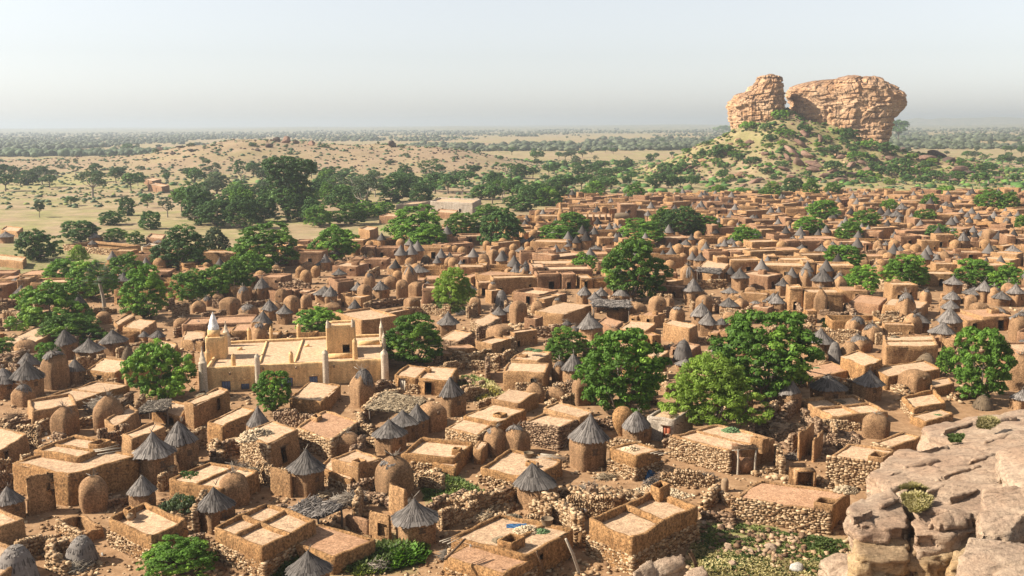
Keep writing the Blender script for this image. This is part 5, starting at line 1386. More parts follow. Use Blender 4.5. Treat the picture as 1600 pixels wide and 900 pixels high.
# ------------------------------------------------------------------ the great rock
def great_rock_mass(root, off, rows, top, Yc, depth, seed, name):
    def WZ(px, py):
        d = ray(px, py); t = Yc/d[1]; return d[0]*t, CH+d[2]*t
    rz = []; xl = []; xr = []
    for y, a, b in rows:
        X0, z = WZ(a, y); X1, _ = WZ(b, y); rz.append(z); xl.append(X0); xr.append(X1)
    rz = np.array(rz)[::-1]; xl = np.array(xl)[::-1]; xr = np.array(xr)[::-1]
    tp = [WZ(a, b) for a, b in top]; tx = np.array([p[0] for p in tp]); tz = np.array([p[1] for p in tp])
    z0 = rz[0]-14; zt = tz.max()+1
    nt, nv, ncap = 620, 210, 26
    th = np.linspace(0, 2*np.pi, nt, endpoint=False); wmax = (xr-xl).max()/2
    def shape(th, z, k=1.0):
        l, r_ = np.interp(z, rz, xl), np.interp(z, rz, xr); c, a = (l+r_)/2, (r_-l)/2*k; b = depth*(0.55+0.45*a/wmax)*k if np.ndim(a) == 0 else depth*(0.55+0.45*a/wmax)
        co, si = np.cos(th), np.sin(th); e = 3.2; q = (np.abs(co)**e+np.abs(si)**e)**(-1/e)
        return c+a*q*co, Yc+b*q*si*k**0, c
    T, Zz = np.meshgrid(th, np.linspace(z0, zt, nv), indexing='ij')
    X, Y, c = shape(T, Zz)
    Z = np.minimum(Zz, np.interp(X, tx, tz))
    nx, ny = np.cos(T), np.sin(T)
    warp = 1.8*fbm(X/14, Y/14, Z/10, 3, seed)
    zz = Z + warp*1.4
    zz = zz + 1.1*np.sin(zz*0.37+seed); bed = np.floor(zz/2.3); fr = zz/2.3-bed
    tj = T*7 + 2.2*vnoise(X/13, Y/13, Z/30, seed+4) + 0.5*(bed % 3); bj = np.floor(tj).astype(np.int64); fj = tj-bj
    d = 0.95*_hash(bed.astype(np.int64), bj, np.zeros_like(bed, np.int64), seed) * sstep(0, .2, fr)*sstep(1, .8, fr)
    d = d - 1.1*sstep(.16, 0, fr)*(vnoise(X/8, Y/8, bed, seed+11) > -.2) - 1.3*sstep(.10, 0, fj)*(vnoise(bed, tj, 0, seed+12) > -.3)
    d = d + 3.0*vnoise(X/15, Y/15, Z/60, seed+1) + 1.3*fbm(X/6, Y/6, Z/22, 3, seed+1) + 0.8*fbm(X/2.2, Y/2.2, Z/1.8, 3, seed+2) - 2.2*np.abs(vnoise(X/5.5, Y/5.5, Z/60, seed+3))**.5*0.5
    d = d - 1.3*sstep(.55, .9, np.abs(vnoise(X/4, Y/4, Z/18, seed+5)))
    capb = sstep(-7.5, -5.5, Z - np.interp(X, tx, tz)); d = d + capb*1.2*np.abs(fbm(X/2.4, Y/2.4, Z/1.2, 3, seed+8)) + capb*.4
    X = X + nx*d; Y = Y + ny*d*1.1; Yn = Y - 0.38*(X - (xl.min()+xr.max())/2); X = X*Yn/Y; Z = CH + (Z-CH)*Yn/Y; Y = Yn; Z = Z + 0.5*fbm(X/4, Y/4, Z/4, 3, seed+6)*sstep(z0, z0+8, Z)
    rings = [np.stack([X[:, j], Y[:, j], Z[:, j]], -1) for j in range(nv)]
    last = rings[-1]; cx, cy = last[:, 0].mean(), last[:, 1].mean()
    for k in range(1, ncap+1):
        s = 1-k/ncap; x = cx+(last[:, 0]-cx)*s; y = cy+(last[:, 1]-cy)*s
        z = np.interp(x, tx, tz) + (1-s)*0.8 + 0.8*fbm(x/4, y/4, 0, 4, seed+7); w_ = sstep(1, .8, s); z = last[:, 2]*(1-w_) + z*w_
        rings.append(np.stack([x, y, z], -1))
    V = np.stack(rings, 1).reshape(-1, 3)
    MB().add(V, grid_faces(nt, len(rings), True)).obj(name, 'rock', root, False, off)

def rock_meshes():
    out = []
    for i in range(7):
        r = np.random.default_rng(900+i); V = ICO3.copy()*np.array([1, r.uniform(.6, .95), r.uniform(.45, .8)])
        for _ in range(16):       # cut flat faces
            n = r.normal(size=3); n /= np.linalg.norm(n); dd = r.uniform(.36, .68); k = V@n; V = V - np.maximum(k-dd, 0)[:, None]*n*0.98
        V += (0.035*fbm(V[:, 0]*3, V[:, 1]*3, V[:, 2]*3+i, 3, 80))[:, None]*V
        out.append(V)
    return out
ROCKV = rock_meshes(); ROCKM = {}
def rock(P, w, h, mat='rock_near', var=None, name='boulder', label=None, look='boulder', key='boulder', rz=None, tilt=(0, 0), group=None, sub=True, dy=None):
    var = int(rng.integers(7)) if var is None else var
    k = (var, mat)
    if k not in ROCKM: ROCKM[k] = newmesh('boulder', ROCKV[var], [ICO3T], mat, False)
    o = bpy.data.objects.new(name, ROCKM[k]); COL.objects.link(o); o.location = (P[0], P[1], P[2]+h*.28)
    o.scale = (w*.55, (dy or w*.75)*.55, h*.75); o.rotation_euler = (tilt[0], tilt[1], rng.uniform(0, 6.28) if rz is None else rz)
    tag(o, label, 'rock' if 'boulder' not in name else 'boulder', group)
    if label is None: want_label(o, look, key, (P[0], P[1], P[2]+h*.4))
    return o

def build_rocks_far():
    p = GT(1300, 232); off = np.array([ROCK_C[0]+4, 590, float(terr(ROCK_C[0], 590))]); root = empty('great_rock', off)
    great_rock_mass(root, off, [(122, 1285, 1368), (128, 1258, 1378), (135, 1238, 1391), (142, 1230, 1400), (150, 1230, 1407), (160, 1235, 1410), (172, 1237, 1408), (180, 1237, 1399), (190, 1236, 1391), (200, 1237, 1389), (212, 1240, 1388), (224, 1250, 1385), (240, 1252, 1383)],
        [(1226, 146), (1231, 138), (1238, 133), (1250, 130), (1270, 126), (1292, 125), (1308, 128), (1318, 122), (1326, 120), (1336, 124), (1352, 121), (1364, 122), (1376, 127), (1390, 135), (1400, 142), (1412, 156)], 600, 19, 10, 'main_cliff')
    great_rock_mass(root, off, [(120, 1189, 1213), (130, 1181, 1217), (140, 1168, 1220), (150, 1152, 1222), (158, 1143, 1224), (168, 1140, 1224), (180, 1140, 1221), (192, 1142, 1216), (204, 1144, 1212), (215, 1144, 1212)],
        [(1137, 163), (1142, 155), (1150, 150), (1158, 146), (1171, 143), (1175, 135), (1183, 128), (1188, 121), (1200, 118), (1213, 121), (1219, 135), (1224, 152), (1227, 165)], 604, 13, 40, 'side_tower')
    tag(root, 'huge tan sandstone rock with a side tower and dark overhanging cap', 'rock formation'); LM.append(('the great rock', 1290, 170))
    hr = 'rocks on the hill below the great rock'
    r = np.random.default_rng(5)
    # red gully slabs
    for (x, y, w, h, rot) in [(1252, 222, 26, 16, .6), (1240, 236, 34, 18, .8), (1262, 240, 30, 14, .5), (1275, 255, 30, 14, .3), (1248, 252, 36, 15, .9), (1268, 262, 28, 12, .2), (1290, 272, 34, 12, .1), (1232, 246, 22, 14, 1.0), (1283, 217, 16, 12, 1.2), (1259, 208, 18, 12, .9), (1313, 278, 26, 10, 0), (1300, 265, 18, 9, 0), (1270, 276, 22, 9, 0), (1226, 262, 22, 10, .4), (1285, 230, 14, 9, 0)]:
        P = GT(x, y+h*.4); k = mpp(P); rock(P, w*k*1.25, h*k*.75, 'rock_red', None, 'rock_slab', None, 'red-brown rock slab', 'slab', tilt=(r.uniform(-.3, .3), rot*.8), rz=r.uniform(-.4, .4), group=hr)
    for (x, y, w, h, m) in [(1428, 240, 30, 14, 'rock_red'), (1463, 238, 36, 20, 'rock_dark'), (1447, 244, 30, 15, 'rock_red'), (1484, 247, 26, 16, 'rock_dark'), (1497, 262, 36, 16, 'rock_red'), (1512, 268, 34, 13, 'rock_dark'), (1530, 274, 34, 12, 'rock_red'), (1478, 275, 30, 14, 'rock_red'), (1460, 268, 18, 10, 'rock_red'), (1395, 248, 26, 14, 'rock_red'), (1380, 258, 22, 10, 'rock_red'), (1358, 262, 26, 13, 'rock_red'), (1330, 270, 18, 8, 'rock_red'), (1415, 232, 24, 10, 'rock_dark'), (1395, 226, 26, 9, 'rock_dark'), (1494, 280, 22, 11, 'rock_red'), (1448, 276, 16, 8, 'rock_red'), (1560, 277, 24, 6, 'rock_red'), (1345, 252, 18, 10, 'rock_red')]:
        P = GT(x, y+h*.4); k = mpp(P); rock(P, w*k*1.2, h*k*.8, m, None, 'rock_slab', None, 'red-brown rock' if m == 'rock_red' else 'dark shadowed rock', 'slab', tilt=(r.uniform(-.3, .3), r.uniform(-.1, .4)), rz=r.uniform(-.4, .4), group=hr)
    for (x, y, w, h) in [(1130, 240, 22, 5), (1098, 250, 24, 5), (1075, 262, 26, 5), (1030, 272, 24, 5), (1075, 300, 22, 6), (1158, 272, 24, 6), (1180, 283, 30, 7), (1160, 290, 22, 5), (1115, 292, 26, 6), (1212, 290, 30, 8), (1152, 218, 16, 5), (1172, 222, 18, 6), (1195, 240, 20, 6), (1315, 245, 20, 6), (1330, 258, 22, 8), (1140, 225, 16, 5), (1085, 275, 16, 4), (1200, 268, 16, 5), (1235, 276, 20, 6), (1080, 245, 14, 4)]:
        P = GT(x, y+2); k = mpp(P); rock(P, w*k, h*k*1.3, 'rock_red' if x % 3 else 'rock', None, 'rock_slab', None, 'flat pale rock', 'slab', tilt=(0, -.25), rz=r.uniform(-.3, .3), group=hr)
    for i in range(70):
        P = GT(r.uniform(1040, 1540), r.uniform(200, 290))
        if math.hypot(P[0]-ROCK_C[0]-22, P[1]-ROCK_C[1]) > 122 or P[1] > 590: continue
        k = mpp(P); w = r.uniform(4, 11)*k; rock(P, w, w*.5, r.choice(['rock_red', 'rock', 'rock_red']), None, 'rock_slab', None, 'small hillside rock', 'slab', group=hr)
    for (x, yt, w, h, m) in [(438, 209, 22, 9, 'rock_dark'), (452, 208, 24, 10, 'rock_red'), (466, 210, 14, 7, 'rock_dark'), (430, 212, 12, 7, 'rock_dark'), (616, 209, 20, 7, 'rock_dark'), (421, 223, 24, 7, 'rock_dark'), (492, 213, 16, 4, 'rock_red'), (402, 230, 14, 5, 'rock_dark'), (255, 228, 24, 6, 'rock_dark'), (283, 226, 22, 5, 'rock_dark'), (300, 232, 16, 5, 'rock_dark'), (270, 236, 20, 5, 'rock_dark'), (228, 247, 14, 4, 'rock_dark'), (555, 257, 9, 4, 'rock_dark'), (4, 264, 12, 5, 'rock_dark')]:
        X = (x-800)/FPX*690; Y = 690; 
        Z = float(terr(X, Y)); q = GT(x, yt+h) ; P = q if q[1] < 720 else np.array([X, Y, Z]); k = mpp(P)
        zt = zat(P, x, yt)-P[2]; rock(P, w*k, min(max(zt*1.1, 1.5), w*k*.62), m, None, 'ridge_boulder', None, 'dark boulder on the low ridge' if m == 'rock_dark' else 'reddish boulder on the low ridge', 'ridge')

# ------------------------------------------------------------------ near rock outcrop (bottom right)
def slab_block(root, off, pts, zbot, mat, seed, voxel=0.3, name='rock_slab', amp=0.25, strat=0.12, flare=0.15):
    """pts: (px, py, z) outline of the top face; the block goes down to zbot; remeshed and weathered"""
    T = np.array([G(x, y, z) for x, y, z in pts]); c = T.mean(0)
    B_ = T.copy(); B_[:, :2] = c[:2] + (T[:, :2]-c[:2])*(1+flare); B_[:, 2] = zbot
    n = len(T); bm = bmesh.new()
    vt = [bm.verts.new(v) for v in T]; vb = [bm.verts.new(v) for v in B_]; ct = bm.verts.new(c+np.array([0, 0, .1])); cb = bm.verts.new((c[0], c[1], zbot))
    for i in range(n):
        j = (i+1) % n
        bm.faces.new((vt[i], vt[j], ct)); bm.faces.new((vb[j], vb[i], cb)); bm.faces.new((vt[i], vb[i], vb[j])); bm.faces.new((vt[i], vb[j], vt[j]))
    bmesh.ops.recalc_face_normals(bm, faces=bm.faces)
    me = bpy.data.meshes.new('tmp'); bm.to_mesh(me); bm.free()
    o = bpy.data.objects.new('tmp', me); COL.objects.link(o)
    md = o.modifiers.new('r', 'REMESH'); md.mode = 'VOXEL'; md.voxel_size = voxel; md.adaptivity = 0
    dg = bpy.context.evaluated_depsgraph_get(); ev = o.evaluated_get(dg); m2 = bpy.data.meshes.new_from_object(ev)
    bpy.data.objects.remove(o); bpy.data.meshes.remove(me)
    nv = len(m2.vertices); V = np.zeros(nv*3, np.float32); m2.vertices.foreach_get('co', V); V = V.reshape(-1, 3).astype(float)
    N = np.zeros(nv*3, np.float32); m2.vertices.foreach_get('normal', N); N = N.reshape(-1, 3)
    x, y, z = V.T; side = 1-np.clip(N[:, 2], 0, 1)
    zz = z + 0.35*fbm(x/2.5, y/2.5, z/2.5, 3, seed)
    bed = np.floor(zz/0.8); jx = np.floor((x*0.8+0.3*y + 0.5*vnoise(x/2, y/2, z, seed+3))/1.5 + 0.5*(bed % 2))
    d = amp*1.3*_hash(bed.astype(np.int64), jx.astype(np.int64), np.zeros(nv, np.int64), seed)*side
    fr = zz/0.8-bed; jf = (x*0.8+0.3*y + 0.5*vnoise(x/2, y/2, z, seed+3))/1.5 + 0.5*(bed % 2); jf = jf-np.floor(jf)
    groove = np.maximum(sstep(.12, 0, fr)+sstep(.88, 1, fr), sstep(.08, 0, jf)+sstep(.92, 1, jf))
    d = d - 0.28*groove*side*(fbm(x/1.5, y/1.5, z/1.5, 2, seed+9) > -.25)
    d = d + amp*fbm(x/1.6, y/1.6, z/1.6, 4, seed+1)*(0.35+0.65*side)
    d = d + 0.07*fbm(x*2.2, y*2.2, z*2.2, 3, seed+12)
    # shallow bedding steps and cracks on the top face
    st = x*0.25 + y*0.5 + 0.9*fbm(x/3.5, y/3.5, 0, 3, seed+4)
    d = d + (1-side)*strat*(0.6*vnoise(st*1.3, 0, 0, seed+5) + 0.8*fbm(x/3.0, y/1.2, 0, 4, seed+15))
    ck = np.abs(vnoise(x/2.4, y/2.4, 0, seed+6)); d = d - (1-side)*0.16*sstep(.07, 0, ck)
    V = V + N*d[:, None]
    Vc = (V-off).astype(np.float32); m2.vertices.foreach_set('co', Vc.ravel()); m2.update()
    m2.polygons.foreach_set('use_smooth', np.ones(len(m2.polygons), bool))
    m2.materials.clear(); m2.materials.append(M[mat]); m2.name = name
    o = bpy.data.objects.new(name, m2); COL.objects.link(o); o.parent = root
    return o

def build_outcrop():
    off = G(1450, 800, 0); root = empty('rock_outcrop', off)
    sb = lambda p, zb, m, s, **k: slab_block(root, off, p, zb, m, s, **k)
    sb([(1328, 789, 5.6), (1345, 777, 5.6), (1392, 762, 5.8), (1413, 782, 5.5), (1421, 806, 5.3), (1413, 822, 5.1), (1385, 824, 5.1), (1345, 820, 5.2), (1326, 806, 5.3)], -1, 'rock_near', 1, voxel=.17, amp=.3, flare=.02)
    sb([(1424, 815, 5.0), (1438, 800, 5.2), (1478, 797, 5.2), (1525, 795, 5.3), (1528, 812, 5.0), (1500, 832, 4.8), (1470, 838, 4.7), (1428, 836, 4.8)], -1, 'rock_near', 2, voxel=.17, amp=.3, flare=.05)
    sb([(1422, 838, 4.2), (1475, 842, 4.0), (1485, 862, 3.6), (1452, 880, 3.2), (1420, 868, 3.5)], -1, 'rock_ochre', 7, voxel=.17, amp=.3, flare=.1)
    sb([(1333, 838, 4.3), (1372, 830, 4.5), (1418, 840, 4.3), (1420, 872, 3.6), (1380, 880, 3.4), (1336, 874, 3.6)], -1, 'rock_ochre', 12, voxel=.17, amp=.35, flare=.08)
    sb([(1357, 747, 5.2), (1388, 713, 5.2), (1412, 701, 5.2), (1455, 703, 5.3), (1480, 694, 5.4), (1540, 684, 5.8), (1600, 672, 6.2), (1690, 660, 6.5), (1690, 790, 6.2), (1535, 800, 5.7), (1440, 801, 5.3), (1412, 778, 5.3), (1385, 760, 5.3)], -1, 'rock_near', 3, voxel=.26, amp=.22, strat=.28, flare=.03)
    sb([(1446, 668, 3.6), (1492, 655, 3.6), (1530, 649, 3.8), (1600, 640, 4.0), (1690, 632, 4.3), (1690, 668, 5.2), (1600, 678, 5.0), (1500, 693, 4.6), (1452, 684, 4.2)], -1, 'rock_near', 4, voxel=.28, amp=.3, strat=.25)
    sb([(1490, 838, 4.2), (1528, 806, 4.8), (1540, 840, 4.3), (1512, 880, 3.6), (1482, 892, 3.2)], -1, 'rock_ochre', 5, voxel=.18, amp=.3)
    sb([(1556, 700, 7.4), (1600, 692, 7.7), (1690, 690, 8), (1690, 765, 7.5), (1600, 760, 7.2), (1566, 740, 6.8)], 4, 'rock_near', 8, voxel=.22, amp=.16)
    sb([(1456, 806, 5.7), (1490, 795, 5.8), (1522, 800, 5.6), (1518, 812, 5.4), (1470, 820, 5.3)], 4.6, 'rock_near', 10, voxel=.14, amp=.14)
    rr_ = np.random.default_rng(3)
    for i, (x, y, w, h_, z) in enumerate([(1400, 738, 46, 10, 5.5), (1438, 722, 60, 12, 5.6), (1500, 735, 70, 14, 5.9), (1470, 760, 64, 12, 5.75), (1540, 712, 60, 12, 6.05), (1585, 735, 50, 16, 6.3), (1400, 760, 34, 8, 5.5), (1505, 770, 50, 12, 5.85), (1570, 680, 60, 8, 6.1), (1455, 700, 50, 7, 5.6), (1500, 665, 50, 8, 4.5), (1560, 655, 70, 9, 4.75), (1350, 800, 36, 9, 5.75), (1390, 780, 40, 9, 5.9), (1470, 812, 40, 8, 5.35)]):
        a = np.linspace(0, 2*np.pi, 7, endpoint=False)+rr_.uniform(0, .8); q = rr_.uniform(.7, 1.15, 7)
        sb([(x+w*.5*q[j]*math.cos(a[j])+h_*.8*math.sin(a[j]), y-h_*.5*q[j]*math.sin(a[j])-w*.10*math.cos(a[j]), z) for j in range(7)], z-.75, 'rock_near', 60+i, voxel=.15, amp=.10, strat=.10, flare=.12)
    tag(root, 'broad pinkish grey sandstone outcrop with cracked slabs filling the bottom right corner', 'rock outcrop'); LM.append(('the rock outcrop', 1450, 790))
    for pts, zb, nm, lab, s, m in [
        ([(1535, 762, 8.6), (1600, 757, 8.8), (1700, 755, 9), (1700, 815, 8.2), (1600, 800, 8.2), (1572, 838, 7.2), (1534, 836, 7.2)], 3.5, 'boulder', 'big tilted boulder with a shaded notch at the right edge, on top of the outcrop', 20, 'rock_near'),
        ([(1512, 838, 7.6), (1600, 848, 7.6), (1720, 856, 7.6), (1720, 960, 6.5), (1500, 960, 6.0), (1497, 880, 6.9)], -1, 'boulder', 'flat-faced pale grey boulder in the very bottom right corner', 21, 'rock_near'),
        ([(988, 893, 1.5), (1010, 872, 1.7), (1068, 865, 1.7), (1073, 876, 1.4), (1042, 898, .9), (1000, 912, .8)], -.5, 'boulder', 'flat pinkish slab boulder leaning beside the sharp-cornered house, bottom middle', 22, 'rock_near'),
        ([(1280, 873, 1.6), (1310, 862, 1.9), (1335, 864, 2.0), (1335, 905, 1.2), (1300, 905, 1.0)], -.5, 'boulder', 'low pinkish boulder wedged against the outcrop foot by the grass', 23, 'rock_near'),
        ([(1072, 890, 1.2), (1098, 880, 1.4), (1108, 895, 1.1), (1090, 915, .8), (1070, 910, .8)], -.5, 'boulder', 'rough brownish boulder at the bottom edge right of the flat slab boulder', 24, 'rock_near')]:
        c = np.mean([G(*p) for p in pts], 0); c[2] = zb; r2 = empty('boulder', c)
        b = slab_block(r2, c, pts, zb, m, s, voxel=.14, name='stone_body', amp=.13, strat=.05); tag(r2, lab, 'boulder')
    for (x, y, w, h, m, lab) in [(1137, 858, 17, 15, 'rock_near', 'tall narrow boulder standing on the grass right of the sharp-cornered house'), (1172, 864, 22, 8, 'rock_near', 'low pale flat stone on the grass, middle'), (1246, 893, 40, 20, 'bright_white', 'whitish boulder on the grass left of the outcrop foot'),
        (1145, 885, 22, 14, 'rock_near', 'flat pinkish rock on the grass below the tall narrow boulder'), (1122, 874, 9, 8, 'rock_near', 'small knobbly stone left of the tall narrow boulder'), (1186, 862, 13, 9, 'rock_near', 'pale stone touching the low flat stone'), (1207, 858, 26, 10, 'rock_near', 'pale weathered rock at the grass edge near the long stone house'),
        (1100, 820, 14, 10, 'rock_near', 'pale rock beside the corner of the sharp-cornered house wall'), (606, 852, 12, 7, 'bright_white', 'white stone beside the dark-capped square tower'), (735, 855, 7, 6, 'bright_white', 'round white stone on the roof edge beside a beam'),
        (160, 868, 9, 7, 'bright_white', 'white stones between the shaggy thatch and the curved house')]:
        P = G(x, y, 3.2 if 'roof edge' in lab else 0.0); k = mpp(P); rock(P, w*k, h*k*1.1, 'white_rock' if m == 'bright_white' else m, None, 'boulder', lab)
    for i, (x, y) in enumerate([(48, 684), (55, 688), (62, 682), (68, 690), (76, 686), (84, 680), (52, 680), (72, 680), (60, 692), (80, 692), (90, 688)]):
        P = G(x, y, 0); k = mpp(P); rock(P, 8*k, 5.5*k, 'white_rock', None, 'pale_boulder', None, 'pale boulder in a dark yard', 'pale', group='pale boulders in the dark yard')
M['white_rock'] = rockmat('whitish_stone', (0.62, 0.56, 0.48), (0.68, 0.63, 0.56), (0.45, 0.38, 0.31), 3.0, .2)

# ------------------------------------------------------------------ rubble walls
def rubble_wall(pts, h=1.3, t=0.5, label=None, size=0.27, mat='stone', seed=0, world=False, end=0.6, name='rubble_wall', z0=None):
    P = [np.asarray(p, float)[:2] for p in pts] if world else [G(*p, 0)[:2] for p in pts]
    c = np.mean(P, 0); zb = float(terr(*c)) if z0 is None else z0
    core = MB(); st = MB(); r = np.random.default_rng(seed+17); tot = 0
    for i in range(len(P)-1):
        a, b = P[i], P[i+1]; d = b-a; L = np.linalg.norm(d); d = d/L; n = np.array([d[1], -d[0]]); tot += L
        hh = h*r.uniform(.85, 1.1)
        k = max(1, int(L/0.9)); 
        for j in range(k):
            q = a+d*(j+.5)*L/k; hj = hh*(0.86+0.16*float(vnoise(q[0]*.6, q[1]*.6, seed, 3)))
            if i == 0 and j == 0 or i == len(P)-2 and j == k-1: hj *= end
            boxes(core, [(*q, zb+hj/2-.3)], [(L/k+.05, t*.8, hj+.5)], math.atan2(d[1], d[0]), jit=.04, seed=j)
            q0, q1 = a+d*j*L/k, a+d*(j+1)*L/k
            stones(st, q0+n*t/2, q1+n*t/2, -.1, hj, size, .06, seed*31+j+i*7, zb=zb, batter=.04)
            stones(st, q1-n*t/2, q0-n*t/2, -.1, hj, size, .06, seed*31+j+i*7+3, zb=zb, batter=.04)
            m = int(L/k*t/size/size*1.5)+2; u = r.uniform(0, L/k, m); v = r.uniform(-t*.5, t*.5, m)
            C = np.stack([q0[0]+d[0]*u+n[0]*v, q0[1]+d[1]*u+n[1]*v, zb+hj+r.uniform(-.08, .1, m)], 1)
            boxes(st, C, np.stack([r.uniform(.6, 1.4, m)*size, r.uniform(.6, 1.2, m)*size, r.uniform(.4, .8, m)*size], 1), randrot(m, r, .35), jit=.15, seed=j)
    off = np.array([*c, zb]); root = empty(name, off)
    core.obj('wall_core', 'mud', root, False, off); st.obj('loose_masonry', mat, root, False, off, stuff=True)
    tag(root, label, 'wall')
    if label is None: want_label(root, 'low rubble stone wall', 'wall', (*c, zb+h/2))
    return root
def heap(poly, n, size, hmax, mat, label, seed, name='rubble_heap', z=0.0, cat='rubble'):
    r = np.random.default_rng(seed); W_ = np.array([G(*p, z)[:2] for p in poly]); lo, hi = W_.min(0), W_.max(0); pts = []
    while len(pts) < n:
        q = r.uniform(lo, hi, (n, 2)); m = poly_mask(q[:, 0], q[:, 1], [tuple(w) for w in W_]); pts += list(q[m])
    q = np.array(pts[:n]); c = W_.mean(0); dist = np.min([np.hypot(*(q-w).T) for w in W_], 0)
    e = np.full(n, 9e9)
    for i in range(len(W_)):
        a, b = W_[i], W_[(i+1) % len(W_)]; ab = b-a; t = np.clip(((q-a)@ab)/(ab@ab), 0, 1); e = np.minimum(e, np.hypot(*(q-(a+t[:, None]*ab)).T))
    zz = terr(q[:, 0], q[:, 1]) + z + hmax*np.minimum(e/1.5, 1)*(0.6+.4*vnoise(q[:, 0]*.7, q[:, 1]*.7, 0, seed))*r.uniform(.5, 1, n)
    m = MB(); s = size*r.uniform(.45, 1.4, n); boxes(m, np.stack([q[:, 0], q[:, 1], zz+s*.15], 1), np.stack([s*r.uniform(.8, 1.3, n), s, s*.6], 1), randrot(n, r, .5), jit=.17, seed=seed)
    o = m.obj(name, mat, None, False, np.array([*c, 0]), stuff=True); o.location = (*c, 0); tag(o, label, cat)
    if label is None: o['label'] = 'loose stones scattered between houses'
    return o

RW = [([(2, 680), (45, 667)], 1.3), ([(48, 684), (88, 668)], 1.4), ([(122, 670), (150, 664)], 1.5), ([(168, 794), (209, 788)], 1.7), ([(105, 858), (82, 866), (80, 888), (106, 898)], 1.3), ([(330, 708), (347, 722)], 1.6),
      ([(332, 720), (378, 708)], 1.4), ([(649, 755), (685, 744)], 1.3), ([(672, 806), (730, 803), (780, 793), (812, 778)], 1.5), ([(566, 778), (600, 790), (640, 804)], 1.0), ([(832, 806), (868, 815), (898, 832), (906, 856)], 2.0),
      ([(872, 778), (905, 792), (940, 806), (985, 790)], 1.4), ([(1098, 812), (1145, 818)], 1.2), ([(1178, 744), (1215, 740), (1262, 750), (1300, 762)], .6), ([(1200, 664), (1214, 648)], 1.6), ([(1222, 662), (1242, 642)], 1.9),
      ([(702, 566), (732, 574), (790, 554), (804, 545)], 1.7), ([(764, 578), (803, 556)], 1.4), ([(582, 618), (616, 611)], 1.7), ([(561, 694), (592, 700)], 1.6), ([(1489, 626), (1532, 619)], 1.2), ([(931, 668), (957, 671)], 1.9), ([(1180, 668), (1240, 676), (1300, 690)], .9),
      ([(800, 505), (830, 500), (858, 506)], 1.2), ([(560, 730), (604, 745)], 1.0), ([(1098, 800), (1120, 782), (1140, 790)], 1.2), ([(0, 742), (40, 736)], 1.2), ([(655, 720), (690, 706)], 1.1), ([(285, 800), (325, 790)], 1.2), ([(885, 690), (905, 700)], 1.3), ([(1040, 700), (1046, 690)], 1.2),
      ([(1395, 610), (1420, 620)], 1.0), ([(1470, 560), (1500, 556)], 1.3), ([(1100, 560), (1122, 572)], 1.4), ([(250, 690), (282, 700)], 1.2), ([(590, 570), (612, 560)], 1.3), ([(720, 600), (765, 615)], 1.1), ([(305, 735), (335, 742)], 1.1)]
RWL = {}
def build_walls():
    for i, (p, h) in enumerate(RW): rubble_wall(p, h, .5 if i not in (8, 10, 11) else .8, None, .28 if p[0][1] > 640 else .34, 'stone' if i % 3 else 'stone_dark', i)
    heap([(1175, 664), (1240, 668), (1292, 672), (1345, 684), (1292, 712), (1240, 706), (1190, 690)], 1500, .42, .9, 'stone_dark', 'wide heap of brown rubble stones between the long stone house and the sunken-roof house', 3)
    heap([(676, 803), (740, 800), (795, 785), (812, 792), (760, 815), (700, 822)], 700, .34, .7, 'stone', 'heap of pale rubble below the vegetable plot', 4)
    heap([(905, 775), (940, 765), (995, 772), (1000, 790), (960, 806), (920, 800)], 700, .4, 1.0, 'stone', 'mound of rubble stones left above the sharp-cornered house', 5)
    heap([(1300, 722), (1372, 728), (1378, 768), (1330, 765), (1300, 745)], 260, .4, .3, 'stone', 'spilled rubble at the foot of the house against the outcrop', 6)
    heap([(1190, 735), (1300, 752), (1330, 770), (1290, 760), (1190, 745)], 200, .4, .25, 'stone', 'line of pale stones edging the wide pinkish roof', 7)
    heap([(800, 488), (850, 485), (862, 515), (815, 525), (795, 510)], 500, .42, .4, 'stone', 'field of rubble left of the onion-hatted granary', 8)
    heap([(1095, 810), (1290, 838), (1320, 862), (1200, 880), (1090, 860)], 150, .28, .12, 'stone_dark', 'small stones strewn over the grass patch', 9)
    # stones lying in all lanes of the near village
    r = np.random.default_rng(77); n = 6500
    py = 560 + 345*r.random(n)**.8; px = r.uniform(-60, 1330, n); D = np.array([G(a, b, 0) for a, b in zip(px, py)])
    s = r.uniform(.08, .34, n)*(0.6+0.4*(vnoise(D[:, 0]/5, D[:, 1]/5, 0, 9) > 0)); m = MB()
    boxes(m, np.stack([D[:, 0], D[:, 1], terr(D[:, 0], D[:, 1])+s*.2], 1), np.stack([s*1.2, s, s*.6], 1), randrot(n, r, .5), jit=.17, seed=1)
    o = m.obj('scattered_stones', 'stone', None, False, None, stuff=True); tag(o, 'small loose stones scattered over the village lanes', 'stones')

